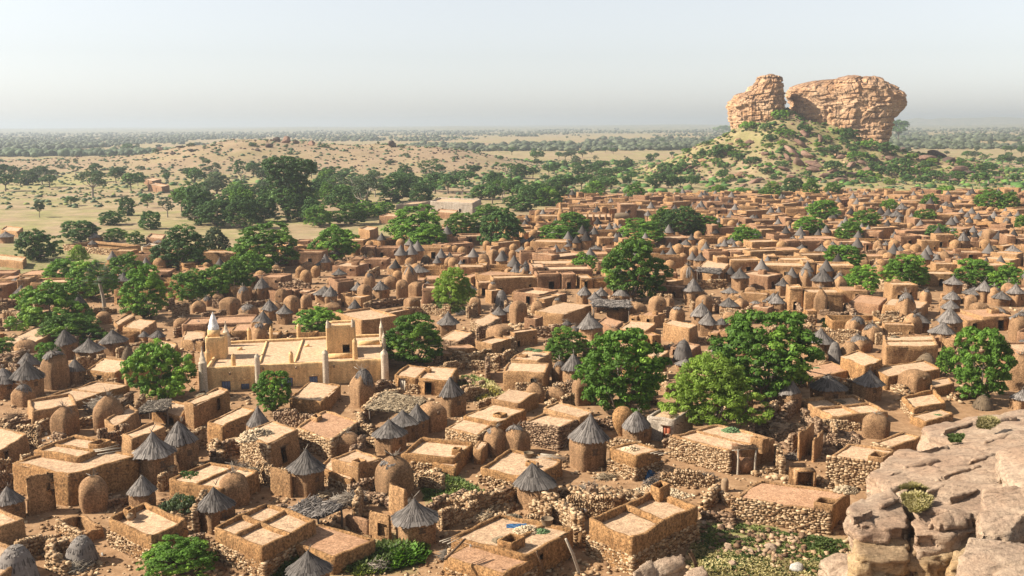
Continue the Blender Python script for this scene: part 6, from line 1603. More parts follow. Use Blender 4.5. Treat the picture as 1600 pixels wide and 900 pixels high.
# ------------------------------------------------------------------ weeds, brushwood, shelters and small things
def weeds(poly, n, h, mat, label, seed, w=.05, name='weed_patch', z=0.0, world=None, round_=0.35):
    r = np.random.default_rng(seed); W_ = np.array([G(*p, z)[:2] for p in poly]); lo, hi = W_.min(0), W_.max(0); pts = []
    while len(pts) < n:
        q = r.uniform(lo, hi, (n*2, 2)); mk = poly_mask(q[:, 0], q[:, 1], [tuple(a) for a in W_]) & (vnoise(q[:, 0]*.8, q[:, 1]*.8, 0, seed) > -.45); pts += list(q[mk])
    q = np.array(pts[:n]); k = 7
    hh = h*(0.55+0.5*vnoise(q[:, 0]*.5, q[:, 1]*.5, 0, seed+1)+.25*r.random(n)); hh = np.maximum(hh, .12*h)
    ed = np.full(n, 9e9)
    for i in range(len(W_)):
        a0, b0 = W_[i], W_[(i+1) % len(W_)]; ab = b0-a0; tt = np.clip(((q-a0)@ab)/(ab@ab), 0, 1); ed = np.minimum(ed, np.hypot(*(q-(a0+tt[:, None]*ab)).T))
    hh = hh*np.clip(ed/1.2+.12, 0, 1)
    a = r.uniform(0, 6.28, (n, k)); t = r.uniform(.1, 1, (n, k)); sp = .25*h*t
    base = np.stack([q[:, None, 0]+.5*sp*np.cos(a), q[:, None, 1]+.5*sp*np.sin(a), (terr(q[:, 0], q[:, 1])[:, None]+z+hh[:, None]*t*.6)], -1)
    d = np.stack([np.cos(a), np.sin(a), r.uniform(.2, 1.4, (n, k))], -1); d /= np.linalg.norm(d, axis=2, keepdims=True)
    L = (h*round_*r.uniform(.5, 1.1, (n, k)))[..., None]; sd = np.stack([-np.sin(a), np.cos(a), 0*a], -1)*w*1.6
    tip = base+d*L; mid = base+d*L*.5
    V = np.stack([base, mid+sd, tip, mid-sd], 2).reshape(-1, 3)
    tone = np.repeat(np.clip(.5+.6*vnoise(q[:, 0]*.6, q[:, 1]*.6, 0, seed+2)+r.uniform(-.2, .2, n), 0, 1), k*4)
    m = MB(); m.add(V, np.arange(len(V)).reshape(-1, 4), None, tone)
    c = W_.mean(0); o = m.obj(name, mat, None, False, np.array([*c, 0]), True, True); o.location = (*c, 0); tag(o, label, 'weeds'); return o

def pile_sticks(px, py, wpx, n, L, label, mat='stick', z=0.0, seed=0, hgt=.8, name='brushwood_pile'):
    P = G(px, py, z); R_ = wpx*mpp(P)/2; r = np.random.default_rng(seed); a = r.uniform(0, 6.28, n); q = R_*np.sqrt(r.random(n))*.8
    c = np.stack([q*np.cos(a), q*np.sin(a)*.6, hgt*(1-(q/R_)**2)*r.uniform(.1, 1, n)+.05], 1); b = r.normal(.5, .6, n); e = r.normal(.15, .35, n)
    d = np.stack([np.cos(b)*np.cos(e), np.sin(b)*np.cos(e), np.sin(e)], 1)*(L*r.uniform(.4, 1, n)/2)[:, None]
    m = MB(); sticks(m, c-d, c+d, r.uniform(.03, .07, n)); o = m.obj(name, mat, None, False, None, True); o.location = P; tag(o, label, 'brushwood'); return o

def thatch_slab(root, off, poly3, mat='thatch', name='thatch_roof', seed=0, n=420, L=1.4):
    """sagging flat roof of straw between four 3-D corners"""
    p = np.asarray(poly3, float); nu = 12; u, v = np.meshgrid(np.linspace(0, 1, nu), np.linspace(0, 1, nu), indexing='ij')
    P = p[0]*((1-u)*(1-v))[..., None]+p[1]*(u*(1-v))[..., None]+p[2]*(u*v)[..., None]+p[3]*((1-u)*v)[..., None]
    P[..., 2] += .12*fbm(P[..., 0], P[..., 1], 0, 3, seed); V = P.reshape(-1, 3); q = grid_faces(nu, nu); m = MB()
    m.add(np.concatenate([V, V-np.array([0, 0, .16])]), np.concatenate([q, q[:, ::-1]+nu*nu]))
    r = np.random.default_rng(seed); uu, vv = r.random(n)*1.06-.03, r.random(n)*1.06-.03
    C = p[0]*((1-uu)*(1-vv))[:, None]+p[1]*(uu*(1-vv))[:, None]+p[2]*(uu*vv)[:, None]+p[3]*((1-uu)*vv)[:, None]; C[:, 2] += .12*fbm(C[:, 0], C[:, 1], 0, 3, seed)+r.uniform(.02, .14, n)
    a = r.normal(math.atan2(*(p[3]-p[0])[1::-1]), .5, n); d = np.stack([np.cos(a), np.sin(a), r.normal(0, .08, n)], 1)*(L*r.uniform(.3, 1, n)/2)[:, None]
    sticks(m, C-d, C+d, r.uniform(.05, .12, n)); return m.obj(name, mat, root, False, off)

def shelter(corners, hz, label, mat='thatch', posts=True, name='thatch_shelter', seed=0):
    p = [G(x, y, hz) for x, y in corners]; c = np.mean(p, 0); off = np.array([c[0], c[1], 0]); root = empty(name, off)
    thatch_slab(root, off, p, mat, seed=seed)
    for q in p:
        qq = q + (c-q)*.08; m = MB(); tube(m, [(qq[0], qq[1], -.2), (qq[0]+.06, qq[1], hz*.5), (qq[0], qq[1], hz)], [.1, .09, .08], 6); m.obj('post', 'bark', root, True, off)
    tag(root, label, 'shelter'); block(c[0], c[1], 2.5); return root

def build_small():
    weeds([(655, 748), (700, 738), (750, 765), (800, 772), (808, 782), (770, 795), (700, 800), (664, 782)], 800, .7, 'weed', 'green vegetable plot with leafy weeds behind the rubble heap', 1)
    weeds([(428, 850), (470, 838), (530, 858), (600, 850), (665, 850), (670, 872), (610, 893), (520, 910), (430, 905)], 1100, 1.2, 'weed', 'tall green weeds along the bottom edge around the dark cone', 2, .06)
    weeds([(590, 868), (640, 846), (672, 858), (660, 880), (610, 892)], 700, 1.3, 'leaf', 'dark leafy clump at the foot of the dark-capped tower', 3, .08)
    weeds([(445, 850), (480, 838), (500, 850), (480, 872), (450, 880)], 350, 2.4, 'weed', 'tallest pale green stalks beside the orange roof panels', 13, .06)
    weeds([(718, 592), (768, 600), (785, 618), (760, 630), (722, 618)], 900, 1.5, 'dry', 'dry stalk patch with pods between stone walls, centre', 4, .06)
    weeds([(722, 590), (765, 598), (770, 612), (730, 612)], 300, 1.6, 'weed', 'green stalks growing inside the dry stalk patch', 5, .06)
    weeds([(1282, 500), (1310, 497), (1328, 505), (1318, 515), (1285, 512)], 500, 1.0, 'weed', 'bright green plot beside the cone granary, right of centre', 6, .1)
    weeds([(1100, 815), (1180, 822), (1300, 845), (1325, 870), (1325, 905), (1210, 905), (1090, 905), (1080, 870)], 2600, .32, 'weed', 'short green grass on the open patch left of the outcrop', 7, .05, 'grass_patch')
    weeds([(1080, 850), (1200, 870), (1320, 880), (1325, 915), (1060, 915)], 1600, .4, 'dry', 'dry yellow grass tufts along the bottom edge', 8, .04, 'grass_patch')
    weeds([(1255, 838), (1315, 846), (1325, 862), (1262, 872)], 500, .55, 'weed', 'lush grass strip at the foot of the outcrop', 9, .05, 'grass_patch')
    weeds([(1408, 765), (1425, 758), (1444, 764), (1455, 780), (1446, 796), (1428, 802), (1416, 788)], 1000, .9, 'dry', 'tuft of straw-coloured dry grass growing between the outcrop slabs', 10, .05, 'dry_bush', z=5.55)
    weeds([(1530, 655), (1550, 650), (1562, 660), (1545, 672), (1528, 668)], 350, .8, 'dry', 'yellow grass tuft on the upper rock slope', 11, .05, 'dry_bush', z=5.75)
    weeds([(1482, 682), (1505, 680), (1500, 692), (1486, 692)], 160, .7, 'weed', 'small green plant rooted in a crack of the outcrop', 12, .07, 'green_bush', z=5.6)
    weeds([(55, 425), (85, 420), (100, 432), (70, 442)], 300, 1.2, 'weed', 'low green scrub by the left village edge', 14, .2)
    weeds([(672, 462), (740, 462), (745, 488), (680, 492)], 700, .8, 'weed', 'grassy plot under the pale round acacia', 15, .1)
    pile_sticks(545, 788, 52, 330, 2.2, 'grey firewood pile left of the big domed granary', seed=1)
    pile_sticks(1046, 754, 44, 330, 2.0, 'brown brushwood heap right of the small square house', 'wood', seed=2, hgt=1.0)
    pile_sticks(1100, 752, 40, 260, 1.6, 'sparse heap of thorny grey twigs in front of the long stone house', seed=3, hgt=.6)
    pile_sticks(380, 862, 60, 420, 2.2, 'tangle of grey branches right of the bright green bush', seed=4, hgt=1.3)
    pile_sticks(118, 892, 40, 120, 1.8, 'pale driftwood-like sticks at the foot of the shaggy thatch', 'wood_pale', seed=5, hgt=.6)
    pile_sticks(168, 640, 70, 420, 2.2, 'pale dry branches heaped behind the big plain dome', 'stick', seed=6, hgt=1.4)
    pile_sticks(1240, 716, 30, 120, 1.4, 'thin pile of pale sticks beside the mud fins', 'stick', seed=7, hgt=.4)
    shelter([(457, 797), (497, 809), (536, 792), (486, 776)], 1.7, 'lean-to roofed with dark grass bundles below the pole-tipped cone granary', seed=3)
    shelter([(215, 645), (262, 640), (268, 626), (232, 628)], 1.8, 'flat brush shelter behind the wide open-fronted house', 'stick', seed=4)
    shelter([(925, 478), (985, 481), (985, 470), (925, 468)], 2.6, 'wide dark thatched meeting shelter below the tall bright central neem', seed=5)
    shelter([(1088, 424), (1125, 428), (1128, 420), (1092, 418)], 2.6, 'thatched shelter with bundles beside the box house, centre right', seed=6)
    # stone shelter with brush roof
    rubble_wall([(562, 665), (566, 690), (603, 694)], 2.0, .5, 'front wall of the brush-roofed stone shelter', seed=50); rubble_wall([(563, 664), (592, 640), (640, 632)], 2.0, .5, 'curved back wall of the brush-roofed stone shelter', seed=51)
    shelter([(573, 638), (640, 645), (668, 624), (602, 611)], 2.3, 'big shelter with a pale brush roof and black interior above the row of grey cones', 'hay', seed=7)
    # ruined walls of mud: (px polyline, height, label)
    for i, (a, b, hgt, ops, lab, th) in enumerate([((45, 806), (84, 796), 3.2, [(0, 1.5, 2.1, 1.7, 2.3)], 'freestanding ruined mud wall with a square window hole, left foreground', .4),
            ((607, 800), (632, 812), 2.4, [], 'leaning piece of mud wall in front of the big domed granary', .35), ((576, 838), (608, 848), 2.0, [(0, .9, 1.8, .3, 1.3)], 'broken mud wall with a round hole left of the dark-capped tower', .35),
            ((540, 826), (575, 836), 1.1, [], 'low reddish mud wall left of the broken wall with a hole', .4), ((1249, 720), (1272, 704), 2.6, [], 'pointed mud fin wall left of the outcrop house, larger one', .3), ((1272, 722), (1286, 708), 2.0, [], 'pointed mud fin wall left of the outcrop house, smaller one', .3),
            ((1230, 757), (1246, 759), 1.7, [], 'little mud windbreak beside the low hearth niche', .25), ((422, 772), (455, 778), 2.2, [], 'curved mud screen wall left of the pole-tipped cone granary', .3), ((1140, 738), (1158, 741), 2.3, [], 'reddish mud jamb wall of the doorway shelter', .3)]):
        A, B_ = G(*a, 0)[:2], G(*b, 0)[:2]; d = (B_-A)/np.linalg.norm(B_-A); n = np.array([d[1], -d[0]]); pp = [A, B_, B_-n*th, A-n*th]
        zb = float(terr(*A)); V, Q = wall_ring(pp, zb, hgt, ops, 60+i, ph=.05, t=th*.45, rough=.05, crumble=.45 if hgt > 1.5 else .15, rc=.1, res=.45)
        off = np.array([*((A+B_)/2), zb]); m = MB(); m.add(V, Q); root = m.obj('ruined_wall', 'mud_red' if 'reddish' in lab else 'mud', None, True, off); root.location = off; tag(root, lab, 'wall'); block(off[0], off[1]-1.5, 2.2)
    # hearth niche / animal pen box
    p = G(1256, 760, 0); root = empty('hearth_niche', p); m = MB(); boxes(m, [(-.75, 0, .7), (.75, 0, .7), (0, .45, .6)], [(.22, 1, 1.5), (.22, 1, 1.3), (1.5, .2, 1.2)], jit=.03); m.obj('side_wall', 'mud', root)
    m = MB(); sticks(m, [(-.9, -.3, 1.35), (-.9, 0, 1.38)], [(.9, -.3, 1.3), (.9, 0, 1.36)], .09); m.obj('cross_bar', 'wood_pale', root); m = MB(); boxes(m, [(0, 0, 1.45)], [(1.7, .9, .08)], jit=.02); m.obj('lid', 'mud', root)
    tag(root, 'small open-fronted mud niche with pale bars on the stone line', 'niche')
    # doorway shelter of the long stone house
    p = G(1166, 742, 0); root = empty('door_porch', p); m = MB()
    for x in (-.75, .75):
        m = MB(); tube(m, [(x, 0, -.2), (x*.97, 0, 1.2), (x*1.05, 0, 2.3)], [.1, .09, .07], 6); m.obj('post', 'wood_pale', root, True)
    m = MB(); sticks(m, [(-1.3, 0, 2.2), (-1.2, .9, 2.3)], [(1.1, 0, 2.35), (1.1, .9, 2.3)], .1); m.obj('beam', 'wood_pale', root)
    m = MB(); boxes(m, [(0, .25, .75)], [(1.3, .1, 1.5)], jit=.01); m.obj('door', 'mud_red', root)
    m = MB(); r = np.random.default_rng(8); n = 120; sticks(m, np.stack([r.uniform(-1.2, 1, n), r.uniform(-.2, 1, n), r.uniform(2.25, 2.5, n)], 1), np.stack([r.uniform(-1.3, 1.2, n), r.uniform(-.2, 1, n), r.uniform(2.25, 2.5, n)], 1), .04); m.obj('brush_roof', 'wood', root)
    tag(root, 'doorway shelter of poles and brush at the right end of the long stone house', 'porch')
    p = G(1132, 768, 0); m = MB(); tube(m, [(0, 0, -.2), (.02, 0, .9), (0, 0, 1.1)], [.34, .3, .22], 9); o = m.obj('mud_pillar', 'clay', None, True); o.location = p; tag(o, 'short upright wooden mortar post standing alone below the doorway shelter', 'post')
    # log ladders and long poles
    for i, (a, za, b, zb_, w, lab) in enumerate([((905, 895), .1, (884, 842), 3.0, .24, 'notched log ladder leaning on the pale roof house with the basket'), ((852, 903), 0, (838, 862), 2.8, .16, 'forked pole leaning left of the notched log ladder'),
            ((695, 874), 2.4, (727, 842), 3.1, .2, 'long dark beam lying across the roof corner beside the white stone'), ((1078, 862), 1.8, (1090, 892), .3, .3, 'thick split log leaning against the flat slab boulder'), ((1358, 765), 0, (1362, 745), 1.6, .15, 'short post under the rock edge beside the outcrop house')]):
        A = G(*a, za); B_ = G(*b, zb_); m = MB(); md = (A+B_)/2+np.array([.05, 0, .05]); tube(m, [A, md, B_], [w*.5, w*.45, w*.35], 7); o = m.obj('log_ladder' if i == 0 else 'pole', 'wood' if i != 0 else 'wood_pale', None, True, A); o.location = A; tag(o, lab, 'ladder' if i == 0 else 'pole')
    # roof things
    E = roof_extras
    def onroof(x, y, h0): return G(x, y, h0)
    for (x, y, z, k, lab) in [(204, 812, 3.15, 'pot', 'clay pot standing on the curved mud house roof'), (855, 820, 2.75, 'basket', 'round basket casting a shadow on the pale roof, bottom middle'), (846, 832, 2.7, 'pile_green', 'green leaf pile drying beside the round basket'),
            (801, 810, 2.75, 'pile_brown', 'brown crop pile at the back of the pale roof'), (784, 846, 2.75, 'pile_brown', 'grey-brown crop heap at the front rim of the pale roof'), (807, 823, 2.78, 'cloth', 'blue patterned cloth spread on the pale roof to dry'), (823, 831, 2.7, 'pile_hay', 'small straw patch beside the blue cloth'),
            (1143, 675, 3.4, 'pile_green', 'bright green oval of drying leaves on the long stone house roof'), (1311, 629, 2.9, 'pile_brown', 'dark crop patch drying on the sunken-roof house'), (1465, 651, 1.2, 'pile_green', 'green leaves spread on the low roof at the rock slope'),
            (1398, 528, 3.0, 'pile_brown', 'dark straw heap on the roof left of the pale-trunked tree'), (985, 705, 2.6, 'pile_hay', 'yellowish straw patch on the small square house'), (402, 681, 3.1, 'pile_hay', 'straw covering the roof of the dark-doorway house'), (385, 688, 3.1, 'pile_hay', 'straw at the left rim of the dark-doorway house roof'),
            (392, 736, 3.0, 'pile_brown', 'small brown crop ring on the pale roof near the dark bush'), (828, 547, 2.6, 'pile_green', 'leafy pile on the roof left of the small bright neem'), (840, 549, 2.6, 'pile_green', 'second leafy pile beside the first on the same roof left of the neem'), (826, 715, 2.9, 'basket', 'basket on the roof with poles above the vegetable plot'),
            (1276, 577, 2.2, 'pile_green', 'pale green patch on the long pinkish roof right of the tallest neem'), (1322, 768, 2.6, 'pile_hay', 'pale grey heap on the corner of the wide pinkish roof'), (317, 619, 3.6, 'pile_brown', 'dark brown crop mound on the slit-door house roof')]:
        for rt, poly, zb, hh in HOUSES:
            q = G(x, y, zb+hh-.2)
            if poly_mask(np.array([q[0]]), np.array([q[1]]), [tuple(p_) for p_ in poly])[0]: z = zb+hh-.3+.02; break
        P = G(x, y, z); o = E(None, P, z, k, int(x), lab); sc = {'pile_green': .8, 'pile_brown': .9, 'pile_hay': 1.2, 'pot': .7, 'basket': .9, 'cloth': .9}[k]
        o.scale = (sc*(1.6 if k != 'pot' and x in (402, 1143) else 1),)*3
    for i, (a, b, n, lab) in enumerate([((842, 712), (878, 717), 5, 'bleached poles laid across the end of the roof above the vegetable plot'), ((690, 848), (712, 838), 3, 'dark sticks lying over the broken corner of the pale roof'), ((150, 707), (190, 700), 5, 'pale sticks sticking out over the stepped roof'), ((1020, 708), (1036, 704), 3, 'short sticks on the rim of the small square house')]):
        z = [3.3, 3.2, 3.9, 2.7][i]; A, B_ = G(*a, z), G(*b, z); m = MB(); rr = np.random.default_rng(i); dd = (B_-A); nn = np.array([-dd[1], dd[0], 0])/np.linalg.norm(dd)
        sticks(m, [A*0+nn*(j*.32-.5)+rr.normal(0, .06, 3) for j in range(n)], [dd+nn*(j*.3-.5)+rr.normal(0, .08, 3) for j in range(n)], .09); o = m.obj('roof_poles', 'wood_pale', None, True); o.location = A; tag(o, lab, 'poles')
    # goat and cloth bundle in the open yards
    P = G(912, 809, 0); root = empty('goat', P, .35)
    def goat():
        bm = MB(); a = np.linspace(0, 2*np.pi, 12, endpoint=False)
        sec = [(-.48, .60, .03, .03), (-.45, .60, .12, .13), (-.3, .60, .17, .19), (0, .57, .19, .21), (.25, .60, .17, .2), (.36, .68, .12, .17), (.47, .82, .08, .11), (.53, .92, .07, .09), (.58, .97, .07, .085), (.68, .93, .05, .06), (.78, .87, .035, .04), (.80, .86, .01, .01)]
        V = np.array([[x, w*math.cos(t), z+h*math.sin(t)] for t in a for x, z, w, h in sec]); bm.add(V, grid_faces(12, len(sec), True)); return bm
    g = goat(); b = g.obj('body', 'goat_white', root, True); b.data.materials.append(M['goat_black'])
    for p_ in b.data.polygons:
        if p_.center.x < .12: p_.material_index = 1
    for x in (-.34, .28):
        for y in (-.1, .1):
            m = MB(); tube(m, [(x, y, .55), (x-.03*(x < 0), y, .3), (x, y, 0)], [.065, .035, .025], 6); m.obj('leg', 'goat_white' if x > 0 else 'goat_black', root, True)
    for s in (-1, 1):
        m = MB(); tube(m, [(.56, s*.04, 1.03), (.5, s*.07, 1.15), (.42, s*.08, 1.2)], [.02, .015, .004], 5); m.obj('horn', 'clay', root, True)
        m = MB(); tube(m, [(.57, s*.06, .99), (.55, s*.15, .95), (.54, s*.19, .9)], [.02, .035, .005], 5); m.obj('ear', 'goat_white', root, True)
    m = MB(); tube(m, [(-.47, 0, .66), (-.55, 0, .62), (-.57, 0, .52)], [.03, .02, .01], 5); m.obj('tail', 'goat_black', root, True)
    tag(root, 'goat with white head and black hindquarters in a shaded yard', 'goat')
    P = G(1017, 748, 0); root = empty('cloth_bundle', P, .1); u, v = np.meshgrid(np.linspace(-.55, .55, 16), np.linspace(-.35, .35, 12), indexing='ij')
    Z = .75*(1-(u/.62)**2)*(1-(v/.45)**2)*(1+.25*vnoise(u*6, v*6, 0, 3)); m = MB(); m.add(np.stack([u, v, Z], -1).reshape(-1, 3), grid_faces(16, 12)); m.obj('blue_cloth', 'cloth_blue', root, True)
    m = MB(); m.add(np.stack([u*.9+.85, v*.8+.1, Z*.7], -1).reshape(-1, 3), grid_faces(16, 12)); m.obj('white_cloth', 'cloth_white', root, True)
    tag(root, 'heap of blue and white cloth against the foot of the small square house', 'cloth bundle')
    for i, (x, y, w, lab) in enumerate([(1036, 772, 70, 'patch of pale chaff spread on open ground above the sharp-cornered house')]):
        heap([(985, 768), (1010, 758), (1050, 764), (1085, 776), (1050, 785), (1015, 778)], 500, .14, .06, 'hay', lab, 40, 'chaff_patch', cat='chaff')

# ------------------------------------------------------------------ the dense village behind: repeated houses
def house_proto(seed):
    """one- or two-block flat house in local metres; returns lists of (part name, material, V, Q)"""
    r = np.random.default_rng(seed); out = []; w, d, h = r.uniform(3.8, 9.2), r.uniform(3.4, 6.4), r.uniform(1.9, 3.4)
    wm = ['mud', 'mud_red', 'mud', 'mud_red', 'mud_rough'][seed % 5]; rm = 'roof_red' if seed % 3 == 0 else 'roof'
    yard = seed % 5 == 4
    if yard: h = r.uniform(1.3, 1.8)
    def blk(x0, y0, x1, y1, hh, ops=(), ph=.2):
        poly = [(x0, y0), (x1, y0), (x1, y1), (x0, y1)]
        V, Q = wall_ring(poly, 0, hh, ops, seed, ph=ph, t=.3, rough=.09, res=1.3, crumble=.12); out.append(('wall', wm, V, Q))
        V, Q = roof_grid(poly, hh-ph, .1, seed, .06, 2.0); out.append(('roof', rm, V, Q))
    ops = [(0, w*.5, w*.5+.9, 0, min(1.6, h-.4))] if seed % 2 or w < 5 or h < 2.3 else [(0, 1.2, 2.05, 0, 1.6), (0, w-1.7, w-1.25, 1.3, 1.75)]
    blk(-w/2, -d/2, w/2, d/2, h, ops, h-.15 if yard else r.choice([.1, .25, .4]))
    if seed % 3 != 2:
        a = r.uniform(2.4, 3.6); s = r.choice([-1, 1]); h2 = h+r.uniform(-.9, .8)
        x = s*(w/2+a/2+.02); blk(x-a/2, -d/2-r.uniform(-.8, 1.4), x+a/2, d/2-r.uniform(.5, 1.5), max(h2, 1.9), [(0, .9, 1.6, 0, 1.4)])
    if seed % 4 == 0:
        x = r.uniform(-w/4, w/4); poly = [(x-.7, -.6), (x+.7, -.6), (x+.7, .7), (x-.7, .7)]
        V, Q = wall_ring(poly, h-.4, .95, (), seed, ph=.15, t=.15, rough=.04, res=.7, crumble=.08, rc=.15); out.append(('roof_hatch', wm, V, Q))
    return out
HLOOK = ['reddish flat-roofed mud house', 'flat-roofed mud house with one door', 'flat-roofed mud house']
def build_fill():
    protos = [house_proto(s) for s in range(20)]; roots = []
    for s, pr in enumerate(protos): roots.append([(nm, newmesh(nm, V, [np.asarray(Q)], m, True)) for nm, m, V, Q in pr])
    wallp = []
    for s in range(10):
        st = MB(); core = MB(); L = 6.0; hh = 1.0+.15*(s % 5)
        for j in range(4):
            x0 = -3+j*1.5; hj = hh*(1+.2*math.sin(j*2+s)); boxes(core, [(x0+.75, 0, hj/2-.2)], [(1.55, .35, hj+.3)], 0, jit=.03, seed=j)
            z_ = .42 if s < 5 else .25; stones(st, (x0, -.22), (x0+1.5, -.22), -.1, hj, z_, .05, s*10+j); stones(st, (x0+1.5, .22), (x0, .22), -.1, hj, z_, .05, s*10+j+5)
            m = 9 if s < 5 else 22; r = np.random.default_rng(s*7+j); boxes(st, np.stack([x0+r.uniform(0, 1.5, m), r.uniform(-.22, .22, m), hj+r.uniform(-.08, .08, m)], 1), np.stack([r.uniform(.25, .5, m)*(1 if s < 5 else .62)]*3, 1)*[1, .8, .5], randrot(m, r, .3), jit=.15)
        wallp.append((core.mesh('wall_core', 'mud'), st.mesh('loose_masonry', 'stone' if s % 2 else 'stone_dark')))
    # yard walls and fuel heaps squeezed into the lanes of the near village
    r = np.random.default_rng(61); k = 0; tries = 0
    while k < 150 and tries < 9000:
        tries += 1; px, py = r.uniform(-30, 1420), 480+400*r.random()**1.1
        if (px > 1080 and py > 740) or (px > 1330 and py > 640) or (660 < px < 810 and 735 < py < 800) or (300 < px < 620 and 505 < py < 625): continue
        P = G(px, py, 0); L = r.uniform(.45, .95); a = r.choice([-.45, -.2, .6, .9, 1.5])+r.normal(0, .15); ok = True
        for t in (-1, 0, 1):
            if blocked(P[0]+t*3*L*math.cos(a), P[1]+t*3*L*math.sin(a), .15): ok = False
        if not ok: continue
        b_, c_ = wallp[5+int(r.integers(5))]; root = empty('rubble_wall', (P[0], P[1], float(terr(P[0], P[1]))), a); root.scale = (L, .9, r.uniform(.7, 1.25)); part('wall_core', b_, root); o = part('loose_masonry', c_, root); o['kind'] = 'stuff'
        tag(root, None, 'wall', 'low rubble yard walls'); want_label(root, 'low rubble yard wall', 'wall', (P[0], P[1], .6)); block(P[0], P[1], 1.2); k += 1
    print('near walls', k)
    k = 0; tries = 0
    while k < 44 and tries < 9000:
        tries += 1; px, py = r.uniform(-30, 1500), 455+170*r.random()
        if (px > 1080 and py > 740) or (px > 1330 and py > 620) or (660 < px < 810 and 735 < py < 800) or (300 < px < 620 and 505 < py < 625): continue
        P = G(px, py, 0)
        if blocked(P[0], P[1], 1.35): continue
        s = int(r.integers(20)); root = empty('mud_shed', (P[0], P[1], float(terr(P[0], P[1]))), r.choice([-.6, -.2, .5, .9])+r.normal(0, .1)); sc = r.uniform(.42, .55); root.scale = (sc, sc, r.uniform(.55, .85))
        for nm, me in roots[s]: part(nm, me, root)
        tag(root, None, 'shed', 'small sheds in the lanes'); want_label(root, 'small mud shed', 'shed', (P[0], P[1], 1)); block(P[0], P[1], 2); k += 1
    print('sheds', k); k = 0; tries = 0; looks = {'stick': 'heap of grey sticks', 'wood': 'heap of brown brushwood', 'thatch': 'heap of dark old thatch', 'hay': 'heap of pale straw'}
    while k < 42 and tries < 4000:
        tries += 1; px, py = r.uniform(0, 1400), 450+440*r.random()
        if (px > 1080 and py > 740) or (px > 1330 and py > 640) or (660 < px < 810 and 735 < py < 800) or (300 < px < 620 and 505 < py < 625): continue
        P = G(px, py, 0)
        if blocked(P[0], P[1], .5): continue
        mt = list(looks)[int(r.integers(4))]; o = pile_sticks(px, py, r.uniform(1.4, 3.0)/mpp(P), 110, 1.5, None, mt, seed=100+k, hgt=r.uniform(.3, .8)); want_label(o, looks[mt], 'pile', P); block(P[0], P[1], 1); k += 1
    far = {}
    def far_add(P, V, Q, m):
        far.setdefault(m, MB()).add(V, Q)
    cells = []
    Y = 104.0
    r = np.random.default_rng(21)
    while Y < 446:
        dy = 7.6 + Y*0.004; hw = Y*0.56+12
        X = -hw
        while X < hw:
            cells.append((X+r.uniform(-1.6, 1.6), Y+r.uniform(-1.6, 1.6))); X += 10.2
        Y += dy
    nh = 0; nw = 0; ng = 0
    cells.sort(key=lambda c: c[1])
    for (x, y) in cells:
        px, py = proj((x, y, 0)); 
        if not in_village(px, py, 3) or py > 575 or px < -90 or px > 1690: continue
        if 1180 < px < 1700 and py > 575: continue
        s = int(r.integers(20)); ang = 0.32*float(vnoise(x/45, y/45, 0, 90)) + r.normal(0, .07) + (math.pi/4*float(np.sign(vnoise(x/60, y/60, 3, 91))) if r.random() < .22 else 0)
        sc = r.uniform(.78, 1.1); zb = float(terr(x, y)); rad = 3.6*sc
        if not blocked(x, y, rad):
            if nh < 195:
                root = empty('mud_house', (x, y, zb), ang); root.scale = (sc, sc*r.uniform(.85, 1.1), r.uniform(.85, 1.1))
                for nm, me in roots[s]: part(nm, me, root)
                tag(root, None, 'house', 'flat-roofed houses of the village')
                want_label(root, ('reddish' if s % 5 in (1, 3) else 'ochre' if s % 5 == 4 else 'brown')+(' two-part' if s % 3 != 2 else '')+' flat-roofed mud house', 'house', (x, y, zb+2))
            else:
                c, sn = math.cos(ang)*sc, math.sin(ang)*sc
                for nm, m, V, Q in protos[s]:
                    W_ = np.stack([V[:, 0]*c-V[:, 1]*sn+x, V[:, 0]*sn+V[:, 1]*c+y, V[:, 2]+zb], 1); far_add(None, W_, Q, m)
            block(x, y, 3.3*sc); nh += 1
        # a granary or two in the yards
        for k in range(3):
            gx, gy = x+r.uniform(-6, 6), y+r.uniform(-5, -3)+r.uniform(0, 1.5); w = r.uniform(1.6, 2.6)
            ok = not blocked(gx, gy, w*.42); qx, qy = proj((gx, gy, 0))
            if ok and in_village(qx, qy, 2) and r.random() < (.75 if y > 200 else .4):
                ty = r.choice(['H', 'D', 'T', 'A', 'H', 'T', 'H', 'B'])
                if NGR < 300: granary(gx, gy, w, None, ty)
                else:
                    c_ = ty in 'HB'; V, Q = gran_body(4, dome_prof(.47, .8, 1.25, 4, 1.8, 1), 3, 9); far_add(None, V*w+[gx, gy, 0], Q, 'mud'); block(gx, gy, w*.5)
                    if c_: a_ = np.linspace(0, 6.283, 10, endpoint=False); V = np.array([[.62*q*math.cos(t), .62*q*math.sin(t), z] for t in a_ for q, z in ((1, .85), (.45, 1.3), (.02, 1.75))]); far_add(None, V*w+[gx, gy, 0], grid_faces(10, 3, True), 'thatch')
                ng += 1
        if r.random() < .5 and nw < 130:
            wx, wy = x+r.uniform(-5, 5), y-4.4
            if not blocked(wx, wy, 1.2):
                a, b = wallp[int(r.integers(5))]; root = empty('rubble_wall', (wx, wy, float(terr(wx, wy))), ang+r.choice([0, 1.57])); part('wall_core', a, root); o = part('loose_masonry', b, root); o['kind'] = 'stuff'
                tag(root, None, 'wall', 'low rubble yard walls'); want_label(root, 'low rubble yard wall', 'wall', (wx, wy, 1)); block(wx, wy, 1.5); nw += 1
    mats = list(far)
    if mats:
        for m in mats:
            o = far[m].obj('far_houses', m, None, True, None, True); tag(o, 'distant rows of '+{'mud': 'brown mud house walls', 'mud_red': 'reddish mud house walls', 'mud_pale': 'pale mud house walls', 'mud_rough': 'ochre mud house walls', 'roof': 'pale flat earth roofs', 'roof_red': 'pinkish flat earth roofs', 'thatch': 'small dark thatch cones'}[m]+' at the back of the village', 'houses')
